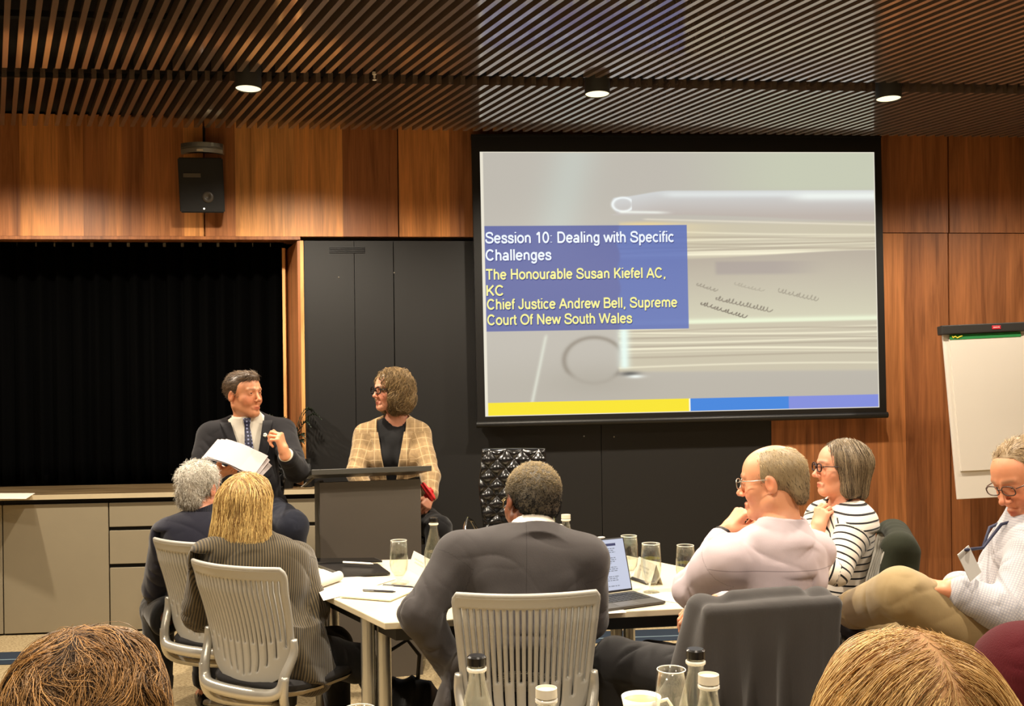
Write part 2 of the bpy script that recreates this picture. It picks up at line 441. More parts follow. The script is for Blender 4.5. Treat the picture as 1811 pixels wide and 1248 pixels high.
# tiny fixings on the dark panelling
for px, py in ((697, 482), (599, 490), (1033, 771), (1086, 772)):
    u, z = wall_hit(px, py)
    m_ = MB(); m_.lathe([(0.0, 0.004), (0.004, 0.003), (0.0055, 0.0)], n=10)
    o = m_.build('screw_head', plain('steel_screw', (190, 185, 175), 0.3, 0.8), smooth='all'); o.matrix_world = Matrix.Translation(wpt(u, -0.004, z)) @ Matrix.Rotation(WA, 4, 'Z') @ Matrix.Rotation(math.pi / 2, 4, 'X')
    near = {697: 'on the wall seam above the seated woman in the checked jacket', 599: 'below the dark vent slot on the panelling', 1033: 'under the screen, left one of the pair', 1086: 'under the screen, right one of the pair'}[px]
    tag(o, 'tiny steel screw head ' + near, 'screw', 'fixings on the dark panelling')
# dark slot vent
u, z = wall_hit(614, 442)
v_ = wall_thing('air_vent', 'narrow black slot vent high on the dark panelling', 'vent', u, -0.003, z)
m_ = MB(); m_.box(-0.12, 0.12, 0.0, 0.005, -0.022, 0.022); m_.build('vent_backing', BLACKGAP, v_)
m_ = MB()
for k in range(4): m_.box(-0.118, 0.118, -0.006, 0.0, -0.018 + 0.011 * k, -0.013 + 0.011 * k)
m_.build('vent_slats', BLACK, v_)

# ---- curtain in the niche
nu, nv = 420, 10
V, Fc = [], []
for j in range(nv + 1):
    z = 0.905 + (2.63 - 0.905) * j / nv
    for i in range(nu + 1):
        u = -5.2 + (U_J - 0.16 + 5.2) * i / nu
        ph = u * 2 * math.pi / 0.125
        y = 0.44 + 0.035 * math.sin(ph + 0.6 * math.sin(u * 3.1)) + 0.010 * math.sin(ph * 2.3 + 1) * (1 - 0.5 * j / nv)
        V.append((u, y, z))
for j in range(nv):
    for i in range(nu):
        a = j * (nu + 1) + i; Fc.append((a, a + 1, a + nu + 2, a + nu + 1))
cu = wall_thing('curtain', 'black pleated curtain filling the niche behind the worktop', 'curtain', 0, 0, 0)
m_ = MB(); m_.add(V, Fc); m_.build('curtain_fabric', plain('black_velvet', (1.2, 1.3, 1.3), 0.95, spec=0.05, noise=0.3, nscale=6), cu, smooth='all', solid=0.004)
hook_m = plain('pale_hook', (120, 115, 100), 0.5)
for i in range(nu // 12):
    u = -5.2 + 0.125 * i
    if u < U_J - 0.2:
        m_ = MB(); m_.box(u, u + 0.02, 0.43, 0.45, 2.585, 2.612); m_.build('hook', hook_m, cu)
m_ = MB(); m_.box(-5.2, U_J - 0.17, 0.40, 0.48, 2.612, 2.65); m_.build('curtain_rail', BLACK, cu)
# ================================================================== FIXED FURNITURE
CREAM = plain('greige_laminate', (150, 139, 116), 0.5, noise=0.04, nscale=8)
# stone-look worktop: top face grained, front edge pale
def worktop_mat():
    nt = NT('striated_stone')
    n = nt.noise(nt.mapping(nt.coord(), (1.2, 26, 26)), 1.6, 5, 0.6, 0.6)
    nt.link(nt.ramp(n, [(0.3, lin((66, 52, 36))), (0.5, lin((112, 92, 64))), (0.7, lin((158, 136, 100)))]), nt.b.inputs['Base Color'])
    P(nt, Roughness=0.28); return nt.m
CF = -0.20                                     # cabinet fronts (wall frame y)
CU = [wall_hit(p, 900, 0.2)[0] for p in (-182, 4, 192, 379, 566)]
wt = wall_thing('worktop', 'long striated stone worktop along the niche over the low cabinets', 'worktop', 0, 0, 0)
m_ = MB(); m_.box(CU[0] - 0.9, CU[4], CF - 0.02, -0.004, 0.868, 0.898); m_.box(CU[0] - 0.9, U_J - 0.17, -0.004, 0.40, 0.868, 0.898)
m_.build('slab', worktop_mat(), wt)
m_ = MB(); m_.box(CU[0] - 0.9, CU[4], CF - 0.026, CF - 0.0205, 0.868, 0.8985); m_.build('edge_band', plain('pale_stone_edge', (206, 190, 156), 0.4, noise=0.1, nscale=12), wt)
lab = {0: 'greige cabinet door at the far left edge, cut by the frame',
       1: 'wide greige single-door base cabinet left of the drawers',
       2: 'greige three-drawer base cabinet behind the grey-haired man',
       3: 'greige three-drawer base cabinet behind the seated man in the dark suit'}
for k in range(4):
    a, b = CU[k], CU[k + 1]; w = b - a
    c = wall_thing('base_cabinet', lab[k], 'cabinet', (a + b) / 2, 0, 0, 'built-in base cabinets under the worktop')
    m_ = MB(); m_.box(-w / 2 + 0.001, w / 2 - 0.001, CF + 0.021, -0.006, 0.0, 0.866)
    m_.build('carcass', BLACKGAP, c)
    if k < 2:
        m_ = MB(); m_.box(-w / 2 + 0.004, w / 2 - 0.004, CF, CF + 0.02, 0.012, 0.835); m_.build('door', CREAM, c, bevel=0.002)
    else:
        for z0, z1 in ((0.012, 0.415), (0.44, 0.655), (0.68, 0.835)):
            m_ = MB(); m_.box(-w / 2 + 0.004, w / 2 - 0.004, CF, CF + 0.02, z0, z1); d = m_.build('drawer', CREAM, c, bevel=0.002)
p_ = on_z(60, 876, 0.899)
sh = MB(); sh.prism([on_z(x, y, 0)[:2] * 0 + on_z(x, y, 0.899)[:2] for x, y in ((-60, 882), (-60, 872), (62, 872), (46, 882))], 0.8985, 0.9005)
tag(sh.build('paper_sheet', plain('white_paper', (236, 228, 212), 0.8)), 'flat white paper sheet lying on the left end of the stone worktop', 'paper')
PAPER = bpy.data.materials['white_paper']

# ------------------------------------------------------------------ projection screen with the slide
SU0, SU1, SZ0, SZ1 = -0.204, 2.586, 1.3645, 3.168
scr = wall_thing('projection_screen', 'wide lit screen in a black surround showing a slide of a book', 'screen', (SU0 + SU1) / 2, 0.10, (SZ0 + SZ1) / 2)
scr.rotation_euler = (0, -0.009, WA)
hw_, hh_ = (SU1 - SU0) / 2, (SZ1 - SZ0) / 2
m_ = MB()
m_.box(-hw_ - 0.052, -hw_ + 0.002, -0.005, 0.07, -hh_ - 0.05, hh_ + 0.10)
m_.box(hw_ - 0.002, hw_ + 0.048, -0.005, 0.07, -hh_ - 0.05, hh_ + 0.10)
m_.box(-hw_ + 0.002, hw_ - 0.002, -0.005, 0.07, hh_ - 0.002, hh_ + 0.10)
m_.box(-hw_ + 0.002, hw_ - 0.002, -0.005, 0.07, -hh_ - 0.05, -hh_ + 0.002)
m_.build('surround', BLACK, scr)
m_ = MB(); m_.tube([(-hw_ - 0.06, 0.0, -hh_ - 0.052), (hw_ + 0.055, 0.0, -hh_ - 0.052)], 0.022, 14); m_.build('bottom_bar', BLACK, scr, smooth=True)
m_ = MB(); m_.box(-hw_ - 0.055, hw_ + 0.05, -0.01, 0.085, hh_ + 0.10, hh_ + 0.115); m_.build('casing', BLACK, scr)

def paint_slide(X, Y):
    """slide picture, X/Y in the slide's own 699 x 461 units; returns linear rgb"""
    def S(a, b, t): t = np.clip((t - a) / (b - a), 0, 1); return t * t * (3 - 2 * t)
    def C(*c): return np.array(c, float)
    def over(img, c, m): return img * (1 - m[:, None]) + np.array(c, float) * m[:, None]
    rn = np.random.default_rng(3)
    img = np.ones((len(X), 3)) * C(187, 182, 172)
    img = over(img, C(196, 200, 178), 0.9 * S(300, 560, X) * (1 - S(60, 90, Y)))
    img = over(img, C(196, 204, 196), 0.6 * np.exp(-((X - 165 + 0.25 * Y) / 42) ** 2) * (1 - S(150, 260, Y)))
    img = over(img, C(176, 170, 158), 0.6 * S(330, 420, Y))
    img = over(img, C(166, 160, 148), 0.5 * np.exp(-((X - 190) / 80) ** 2 - ((Y - 405) / 26) ** 2))
    # shadow side of the book, ribbon strap
    ex = np.hypot((X - 190) / 52, (Y - 366) / 40)
    img = over(img, C(140, 132, 120), 0.75 * np.exp(-((ex - 1) / 0.09) ** 2) * (1 - S(228, 240, X)) * (1 - 0.75 * S(382, 400, Y)))
    lx = 108 - (Y - 320) * 0.225
    img = over(img, C(214, 216, 202), 0.85 * np.exp(-((X - lx) / 3.2) ** 2) * S(316, 326, Y))
    # book body
    left = 236 + 3 * np.sin(Y / 9) - 12 * np.exp(-((Y - 285) / 70) ** 2) * 0
    book = S(-3, 3, X - left) * S(120, 132, Y) * (1 - S(384, 391, Y - (X - 236) * 0.012))
    img = over(img, C(196, 188, 166), book)
    fan = (X - 236) / 460
    r = np.clip((Y - 128) / 260, 0, 1)
    lines = np.zeros_like(X)
    for y0, sl, w, amp in ((138, 10, 1.6, .6), (152, 2, 1.2, .5), (160, -4, 1.6, .7), (166, -3, 1.0, .4), (171, -5, 1.4, .6), (176, -5, 1.8, .8), (181, -7, 2.2, .9), (187, -12, 2.6, 1.1),
                           (314, -2, 1.5, .6), (320, 2, 1.6, .9), (326, 3, 1.2, .5), (334, 3, 1.6, .8), (349, 4, 1.9, 1.0), (355, 4, 1.0, .5), (380, 0, 1.6, .7)):
        yy = y0 + sl * fan + 3 * np.sin(fan * 3.1 + y0)
        lines = np.maximum(lines, amp * np.exp(-((Y - yy) / w) ** 2))
    dl = np.zeros_like(X)
    for y0, sl in ((155, -2), (163, -3), (174, -5), (179, -5), (317, 0), (330, 3), (341, 3), (360, 4)):
        yy = y0 + sl * fan + 3 * np.sin(fan * 3.1 + y0)
        dl = np.maximum(dl, np.exp(-((Y - yy) / 1.5) ** 2))
    # open page between the page stacks
    ytop = 190 - 14 * S(0.2, 1, fan); ybot = 306 - 3 * fan
    page = book * S(-2, 2, Y - ytop) * (1 - S(-2, 2, Y - ybot))
    t = np.clip((Y - ytop) / (ybot - ytop), 0, 1)
    pc = C(176, 166, 152)[None] * (1 - t[:, None]) + C(206, 203, 178)[None] * t[:, None]
    img = img * (1 - page[:, None]) + pc * page[:, None]
    img = over(img, C(160, 150, 146), 0.7 * page * S(402, 412, X) * (1 - S(500, 620, X)) * S(192, 198, Y) * (1 - S(214, 222, Y)))
    img = over(img, C(228, 236, 206), page * np.exp(-((Y - ybot + 4) / 5) ** 2))
    img = over(img, C(238, 232, 205), np.clip(lines, 0, 1) * book * (1 - page))
    img = over(img, C(162, 150, 132), 0.6 * dl * book * (1 - page))
    img = over(img, C(236, 204, 128), 0.9 * book * np.exp(-((X - 285) / 45) ** 2 - ((Y - 117 - 12) / 12) ** 2))
    img = over(img, C(232, 214, 170), 0.55 * book * np.exp(-((X - 300) / 90) ** 2 - ((Y - 128) / 30) ** 2))
    # bright spine edge low on the left, dark corner
    img = over(img, C(226, 244, 236), 0.95 * np.exp(-((X - 243) / 9) ** 2) * S(305, 318, Y) * (1 - S(376, 386, Y)))
    img = over(img, C(70, 72, 72), 0.8 * np.exp(-((X - 252) / 16) ** 2 - ((Y - 391) / 4) ** 2))
    img = over(img, C(240, 246, 240), 0.9 * np.exp(-((X - 262) / 14) ** 2 - ((Y - 396) / 3) ** 2))
    # cover
    top = 69 + 12 * (1 - S(228, 330, X)); bot = 112 + 12 * S(330, 700, X)
    cov = S(-1.5, 1.5, Y - top) * (1 - S(-2, 2, Y - bot)) * S(-2, 3, X - 226 - 6 * ((Y - 92) / 14) ** 2 * (Y < 110) * (X < 300))
    tt = np.clip((Y - top) / 45, 0, 1)
    cc = C(206, 208, 208)[None] * (1 - tt[:, None]) + C(184, 174, 166)[None] * tt[:, None]
    img = img * (1 - cov[:, None]) + cc * cov[:, None]
    img = over(img, C(236, 242, 236), 0.9 * cov * np.exp(-((Y - 79) / 8) ** 2) * S(520, 580, X))
    img = over(img, C(228, 234, 232), 0.6 * cov * np.exp(-((Y - 76) / 5) ** 2) * (1 - S(520, 600, X)) * S(300, 340, X))
    ee = np.hypot((X - 246) / 18, (Y - 93) / 12)
    img = over(img, C(240, 246, 246), 0.9 * np.exp(-((ee - 1) / 0.16) ** 2) * (X < 262))
    img = over(img, C(240, 244, 236), 0.8 * np.exp(-((Y - 106 - (X - 240) * 0.02) / 2.4) ** 2) * S(236, 244, X) * (1 - S(300, 340, X)))
    img = over(img, C(228, 220, 200), 0.7 * np.exp(-((Y - 119 - (X - 280) * 0.030) / 1.6) ** 2) * S(276, 290, X) )
    # handwriting
    def stroke(pts, w, c, a):
        nonlocal img
        d = np.full(len(X), 1e9)
        for (x0, y0), (x1, y1) in zip(pts[:-1], pts[1:]):
            dx, dy = x1 - x0, y1 - y0; L = dx * dx + dy * dy + 1e-9
            q = np.clip(((X - x0) * dx + (Y - y0) * dy) / L, 0, 1)
            d = np.minimum(d, np.hypot(X - x0 - q * dx, Y - y0 - q * dy))
        img = over(img, c, a * (1 - S(w * .5, w * 1.6, d)))
    def scrawl(x, y, n, h, slant, a):
        t = np.linspace(0, n, n * 7); am = np.interp(t, np.arange(n + 1), rn.uniform(.25, 1.0, n + 1)); wd = np.interp(t, np.arange(n + 1), rn.uniform(-2, 2, n + 1))
        px_ = x + t * 6.2 + 2.6 * np.cos(2 * math.pi * t) + wd; py_ = y + t * slant - h * am * (0.5 + 0.5 * np.sin(2 * math.pi * t + .6))
        stroke(list(zip(px_, py_)), 0.8, (112, 104, 92), a)
    scrawl(378, 270, 13, 8, 2.0, .95); scrawl(405, 262, 16, 9, 1.5, .75); scrawl(520, 250, 11, 8, 1.6, .45); scrawl(372, 236, 6, 6, 2.0, .5); scrawl(440, 236, 8, 6, 1.6, .25)
    # text panel
    pan = ((X > 4) & (X < 357) & (Y > 129.5) & (Y < 313.5)).astype(float)
    lum = img.mean(1) / 190
    pc = np.stack([80 + 14 * lum, 86 + 17 * lum, 146 + 14 * lum], 1)
    pc = pc + (S(-3, 3, X - left) * (Y > 128))[:, None] * C(0, 10, 18)
    img = img * (1 - .96 * pan[:, None]) + pc * .96 * pan[:, None]
    # colour bars
    bar = Y > 436.5
    def setb(m, c): img[m & bar] = c
    setb(X < 357, C(241, 221, 40)); setb((X >= 357) & (X < 533), C(57, 128, 214)); setb(X >= 533, C(125, 137, 214)); setb((X > 355.5) & (X < 358), C(240, 240, 220))
    ed = (X < 5) | (X > 697.2) | (Y < 2) | (Y > 459.4)
    img[ed] = C(228, 222, 205)
    s = np.clip(img, 0, 255) / 255
    return np.where(s <= 0.04045, s / 12.92, ((s + 0.055) / 1.055) ** 2.4)

nx, nz = 560, 372
gx = np.linspace(0, 699, nx + 1); gy = np.linspace(0, 461, nz + 1)
GX, GY = np.meshgrid(gx, gy)
vv = np.stack([GX.ravel() / 699 * 2 * hw_ - hw_, np.zeros(GX.size), hh_ - GY.ravel() / 461 * 2 * hh_], 1)
ii = (np.arange(nz)[:, None] * (nx + 1) + np.arange(nx)[None]).ravel()
ff = np.stack([ii + nx + 1, ii + nx + 2, ii + 1, ii], 1)
me = bpy.data.meshes.new('slide')
me.vertices.add(len(vv)); me.vertices.foreach_set('co', vv.ravel().astype(np.float32))
me.loops.add(ff.size); me.loops.foreach_set('vertex_index', ff.ravel().astype(np.int32))
me.polygons.add(len(ff)); me.polygons.foreach_set('loop_start', np.arange(0, ff.size, 4, dtype=np.int32))
me.update(calc_edges=True)
rgb = paint_slide(GX.ravel(), GY.ravel())
ca = me.color_attributes.new('picture', 'FLOAT_COLOR', 'POINT')
ca.data.foreach_set('color', np.concatenate([rgb, np.ones((len(rgb), 1))], 1).ravel().astype(np.float32))
nt = NT('lit_slide'); P(nt, Base_Color=(0.02, 0.02, 0.02), Roughness=0.6); nt.b.inputs['Specular IOR Level'].default_value = 0.1
SLIDE_GAIN = 0.92
nt.link(nt.attr('picture').outputs['Color'], nt.b.inputs['Emission Color']); nt.b.inputs['Emission Strength'].default_value = SLIDE_GAIN
me.materials.append(nt.m)
so = bpy.data.objects.new('slide', me); COL.objects.link(so); so.parent = scr
so['label'] = 'lit slide picture of a thick book with a text panel'
WHT, YLW, SHD = emit('slide_white', (235, 242, 250), 0.88), emit('slide_yellow', (246, 240, 150), 0.88), emit('slide_ink', (52, 58, 128), 0.85)
sxz = lambda px, py: ((px - 852.3) / 699 * 2 * hw_ - hw_, hh_ - (py - 268.2) / 461 * 2 * hh_)
for s, x0, x1, yb, yel in (('Session 10: Dealing with Specific', 859, 1186, 428, 0), ('Challenges', 859, 972, 458, 0),
                           ('The Honourable Susan Kiefel AC,', 859, 1170, 491, 1), ('KC', 859, 888, 519, 1),
                           ('Chief Justice Andrew Bell, Supreme', 859.5, 1190, 543, 1), ('Court Of New South Wales', 859.5, 1110, 570, 1)):
    x, z = sxz(x0, yb); w = (x1 - x0) / 699 * 2 * hw_; sz = 0.106 if not yel else 0.100
    m_ = MB(); text_mesh(m_, s, sz, x, -0.006, z, bold=0.062, width=w); m_.build('lettering', YLW if yel else WHT, scr)
    m_ = MB(); text_mesh(m_, s, sz, x + 0.004, -0.003, z - 0.005, bold=0.068, width=w); m_.build('lettering_shadow', SHD, scr)

# ------------------------------------------------------------------ wall loudspeaker and the silver bar above it
u, z = wall_hit(360, 328, 0.14)
ls = wall_thing('wall_loudspeaker', 'black box loudspeaker tilted down on the wood bulkhead', 'loudspeaker', u, 0.0, z)
T_ = Matrix.Translation((0, -0.13, 0)) @ Matrix.Rotation(math.radians(9), 4, 'X')
bm = bmesh.new(); bmesh.ops.create_cube(bm, size=1)
for q in bm.verts: q.co = Vector((q.co.x * (0.29 if q.co.y < 0 else 0.22), q.co.y * 0.16, q.co.z * (0.355 if q.co.y < 0 else 0.30)))
bmesh.ops.bevel(bm, geom=bm.edges[:], offset=0.008, segments=2, affect='EDGES')
LSB = plain('black_speaker_cloth', (15, 14, 13), 0.7, bump=0.4, bscale=900)
m_ = MB(); m_.frombm(bm); m_.build('cabinet', LSB, ls, M=T_)
m_ = MB(); m_.box(-0.11, 0.0, -0.084, -0.080, 0.05, 0.075); m_.build('badge', plain('grey_badge', (86, 80, 70), 0.5), ls, M=T_)
m_ = MB(); m_.lathe([(0.0, 0.0), (0.012, 0.001), (0.014, 0.006), (0.034, 0.009), (0.038, 0.0)], n=28)
m_.build('tweeter', plain('dark_grey_cone', (66, 60, 52), 0.45), ls, M=T_ @ Matrix.Translation((0.04, -0.080, -0.075)) @ Matrix.Rotation(math.pi / 2, 4, 'X'), smooth='all')
m_ = MB(); m_.lathe([(0.0, 0.004), (0.005, 0.003), (0.006, 0.0)], n=12)
m_.build('indicator_light', emit('white_led', (255, 240, 220), 2.0), ls, M=T_ @ Matrix.Translation((0.012, -0.081, -0.15)) @ Matrix.Rotation(math.pi / 2, 4, 'X'), smooth='all')
m_ = MB(); m_.box(-0.04, 0.04, -0.07, -0.001, -0.04, 0.04); m_.tube([(0, -0.02, 0.04), (0, -0.02, 0.16), (0, -0.08, 0.168)], 0.012); m_.build('bracket', BLACK, ls)
u, z = wall_hit(358, 264, 0.12)
vb = wall_thing('silver_sensor_bar', 'curved silver bar hanging over the black wall loudspeaker', 'sensor', u, 0.12, z)
ALU = plain('brushed_aluminium', (168, 172, 172), 0.32, 0.9)
m_ = MB()
pts = [(-0.135 + 0.27 * k / 16, -0.05 + 0.05 * (2 * k / 16 - 1) ** 2, 0.0) for k in range(17)]
V, Fc = [], []
prof = [(-0.0, -0.036), (-0.014, -0.032), (-0.02, -0.006), (-0.016, -0.004), (-0.016, 0.004), (-0.02, 0.006), (-0.014, 0.034), (0.0, 0.036), (0.03, 0.03), (0.03, -0.03)]
for x, y, zz in pts:
    for a, b in prof: V.append((x, y + a, b))
n_ = len(prof)
for i in range(16):
    for k in range(n_): Fc.append((i * n_ + k, i * n_ + (k + 1) % n_, (i + 1) * n_ + (k + 1) % n_, (i + 1) * n_ + k))
Fc += [tuple(range(n_))[::-1], tuple(16 * n_ + k for k in range(n_))]
m_.add(V, Fc); m_.build('bar_body', ALU, vb)
m_ = MB(); m_.box(-0.02, 0.02, -0.075, -0.068, -0.03, -0.016); m_.build('lens', plain('pale_lens', (230, 220, 200), 0.2), vb)
m_ = MB(); m_.tube([(0.0, 0.02, 0.03), (0.0, 0.05, 0.05), (0.0, 0.05, 0.165)], 0.009); m_.box(-0.03, 0.03, 0.03, 0.115, 0.02, 0.045); m_.build('hanger_rod', BLACK, vb)

# ------------------------------------------------------------------ downlights and sprinkler in the ceiling gap
GRAPH = plain('graphite_metal', (52, 52, 50), 0.5, 0.3)
LENS = emit('warm_lens', (255, 236, 184), 1.6)
dn = ['leftmost of the three', 'middle of the three, above the screen', 'rightmost of the three, above the right edge of the screen']
for (x, y), w in zip(LAMPS, dn):
    d = thing('ceiling_downlight', 'black cylinder downlight, ' + w, 'downlight', (x, y, 3.19), WA, 'downlights in the ceiling gap')
    m_ = MB(); m_.lathe([(0.066, 0.004), (0.069, 0.0), (0.071, 0.004), (0.071, 0.16), (0.0, 0.16)], n=40); m_.build('housing', GRAPH, d, smooth=True)
    m_ = MB(); m_.lathe([(0.0, 0.007), (0.066, 0.005)], n=40); m_.build('lens', LENS, d, smooth='all')
    m_ = MB(); m_.tube([(0, 0, 0.16), (0, 0, 0.24)], 0.012); m_.build('stem', GRAPH, d)
p_ = at(662, 139, 5.32)
sp = thing('fire_sprinkler', 'small white fire sprinkler head in the ceiling gap', 'sprinkler', p_)
WPL = plain('white_plastic', (235, 228, 215), 0.4)
m_ = MB(); m_.lathe([(0.0, 0.036), (0.011, 0.036), (0.012, 0.022), (0.006, 0.02), (0.006, 0.0), (0.0, -0.002)], n=16); m_.build('sprinkler_body', WPL, sp, smooth=True)
m_ = MB(); m_.lathe([(0.0, -0.004), (0.011, -0.006), (0.011, -0.009), (0, -0.012)], n=16); m_.build('deflector', WPL, sp, smooth=True)
m_ = MB(); m_.tube([(0, 0, 0.035), (0, 0, 0.21)], 0.006); m_.build('pipe', BLACKGAP, sp)

# ------------------------------------------------------------------ flip chart
D_F = 6.35
tl, bl = at(1687, 590, D_F), at(1697, 883, D_F)
fc = thing('flip_chart', 'white flip chart easel with black clamp bar by the wood wall', 'flip chart', (tl[0], tl[1], 0), WA * 0.6)
bw_, zt, zb = 0.70, tl[2], bl[2]
WB = plain('white_board', (232, 226, 216), 0.35)
PADM = plain('pad_paper', (226, 219, 208), 0.85, noise=0.03, nscale=3)
TI = Matrix.Translation((0, 0, zb)) @ Matrix.Rotation(math.radians(-2.0), 4, 'Y') @ Matrix.Rotation(math.radians(-5), 4, 'X')
h_ = zt - zb
m_ = MB(); m_.box(0.012, bw_, 0.0, 0.018, 0, h_ + 0.02, b=0.004); m_.build('board', WB, fc, M=TI)
m_ = MB(); m_.box(0.048, bw_ - 0.03, -0.016, -0.001, 0.185, h_ - 0.03); m_.build('paper_pad', PADM, fc, M=TI)
m_ = MB(); m_.box(0.048, bw_ - 0.16, -0.0185, -0.016, h_ - 0.035, h_ - 0.002); gh = m_.build('pad_header', plain('green_header', (32, 128, 66), 0.6), fc, M=TI)
m_ = MB(); m_.tube([(0.065, -0.019, h_ - 0.010), (0.072, -0.0195, h_ - 0.022), (0.085, -0.0195, h_ - 0.014), (0.10, -0.0195, h_ - 0.025), (0.115, -0.0195, h_ - 0.018), (0.135, -0.019, h_ - 0.012)], 0.005, 6)
m_.build('header_logo', plain('yellow_print', (236, 214, 60), 0.6), fc, M=TI)
m_ = MB(); m_.box(-0.01, bw_ + 0.01, -0.035, 0.03, h_ + 0.002, h_ + 0.062, b=0.006); m_.build('clamp_bar', plain('dark_grey_bar', (44, 42, 40), 0.5), fc, M=TI)
m_ = MB(); m_.box(0.335, 0.395, -0.038, -0.034, h_ + 0.02, h_ + 0.046, b=0.002); rb_ = m_.build('red_badge', plain('red_badge', (196, 42, 58), 0.4), fc, M=TI)
m_ = MB()
for k, (a, b) in enumerate(((0.343, 0.350), (0.353, 0.358), (0.361, 0.367), (0.370, 0.374), (0.377, 0.385))): m_.box(a, b, -0.0395, -0.038, h_ + 0.029, h_ + 0.037)
m_.build('badge_print', plain('pale_print', (240, 200, 200), 0.5), fc, M=TI)
m_ = MB(); m_.tube([(0.42, 0.05, 0.03), (0.42, 0.10, zb + 0.5), (0.42, 0.13, zt - 0.06)], 0.017, 12); m_.build('mast', GRAPH, fc, smooth=True)
for k in range(5):
    t = 2 * math.pi * k / 5 + 0.4
    m_ = MB(); m_.tube([(0.42, 0.05, 0.06), (0.42 + 0.30 * math.cos(t), 0.05 + 0.30 * math.sin(t), 0.012)], 0.012, 8); m_.build('leg', GRAPH, fc, smooth=True)

# ------------------------------------------------------------------ lectern
LCT = plain('charcoal_laminate', (86, 79, 71), 0.5, noise=0.05, nscale=300)
LCTS = plain('charcoal_side', (64, 63, 62), 0.5)
LCTT = plain('graphite_lectern_top', (74, 72, 66), 0.35)
lf = at(657.5, 1000, 5.14)
le = thing('lectern', 'charcoal panelled lectern with a sloping overhanging top, in front of the seated woman', 'lectern', (lf[0], lf[1], 0), math.radians(15.5))
w2, dp = 0.258, 0.40
m_ = MB(); m_.box(-w2 - 0.011, w2 + 0.011, 0.0, 0.022, 0.0, 1.06); m_.build('front_panel', LCT, le)
for s in (-1, 1):
    m_ = MB(); x0 = s * w2 - 0.011
    m_.add([(x, y, z) for x in (x0, x0 + 0.022) for (y, z) in ((0.0225, 0.0), (dp, 0.0), (dp, 1.02), (0.0225, 1.072))],
           [(0, 1, 2, 3), (7, 6, 5, 4), (0, 4, 5, 1), (1, 5, 6, 2), (2, 6, 7, 3), (3, 7, 4, 0)]); m_.build('side_panel', LCTS, le)
m_ = MB(); m_.box(-w2, w2, 0.02, dp - 0.02, 0.45, 0.472); m_.build('shelf', LCTS, le)
TT = Matrix.Translation((0, 0.17, 1.092)) @ Matrix.Rotation(math.radians(-7), 4, 'X')
m_ = MB(); m_.box(-0.315, 0.315, -0.26, 0.27, -0.014, 0.014); m_.build('reading_top', LCTT, le, M=TT, bevel=0.002)
m_ = MB(); m_.box(-0.29, 0.29, 0.255, 0.268, 0.014, 0.034); m_.build('paper_stop', LCTT, le, M=TT)
bk = thing('open_booklet', 'white booklet leaning out at the left edge of the lectern top', 'booklet', at(549, 850, 5.36), math.radians(8.5))
m_ = MB(); m_.add([(-0.05, 0.0, -0.035), (0.035, -0.02, 0.035), (0.055, 0.10, 0.035), (-0.035, 0.12, -0.04), (-0.052, 0.0, -0.03), (0.033, -0.02, 0.04), (0.053, 0.10, 0.04), (-0.037, 0.12, -0.035)],
           [(0, 1, 2, 3), (7, 6, 5, 4), (0, 4, 5, 1), (1, 5, 6, 2), (2, 6, 7, 3), (3, 7, 4, 0)]); m_.build('cover', PAPER, bk)

# ------------------------------------------------------------------ quilted bar stools
def quilt_mat():
    nt = NT('quilted_black_leather'); P(nt, Base_Color=lin((16, 15, 14)), Roughness=0.22, )
    nt.b.inputs['Specular IOR Level'].default_value = 0.7; nt.b.inputs['Coat Weight'].default_value = 0.4
    return nt.m
QUILT = quilt_mat(); CHROME = plain('chrome', (205, 200, 190), 0.15, 1.0)
def quilt_pad(w, h, th, nxq, nzq, wb=0.85, curve=0.05):
    """padded back in the xz plane facing -y; diamond quilting"""
    V, Fc = [], []; n1, n2 = 84, 96
    for side in (0, 1):
        for j in range(n2 + 1):
            v = j / n2
            ww = w * (wb + (1 - wb) * min(1, max(0, v / 0.55))) * (1 - 0.10 * max(0, (v - 0.55) / 0.45))
            for i in range(n1 + 1):
                s = 2 * i / n1 - 1
                edge = max(abs(s), abs(2 * v - 1)); puff = (1 - edge ** 8) ** 0.5 if edge < 1 else 0
                x = s * ww / 2; z = v * h
                a = (x / w * nxq * 2 + z / h * nzq * 2); b = (x / w * nxq * 2 - z / h * nzq * 2)
                q = (abs(math.sin(a * math.pi / 2)) * abs(math.sin(b * math.pi / 2))) ** 0.45
                t = th * (0.45 + 0.55 * puff) * 0.5 + 0.020 * q * puff
                V.append((x, (-t if side == 0 else t) - curve * (s * s) + 0.06 * v * v, z))
    N = (n1 + 1) * (n2 + 1)
    for side in (0, 1):
        for j in range(n2):
            for i in range(n1):
                a = side * N + j * (n1 + 1) + i; q = (a, a + 1, a + n1 + 2, a + n1 + 1)
                Fc.append(q if side == 0 else q[::-1])
    for i in range(n1):
        for j in (0, n2):
            a = j * (n1 + 1) + i; q = (a, a + N, a + N + 1, a + 1); Fc.append(q if j == 0 else q[::-1])
    for j in range(n2):
        for i in (0, n1):
            a = j * (n1 + 1) + i; q = (a, a + n1 + 1, a + n1 + 1 + N, a + N); Fc.append(q if i == 0 else q[::-1])
    return V, Fc
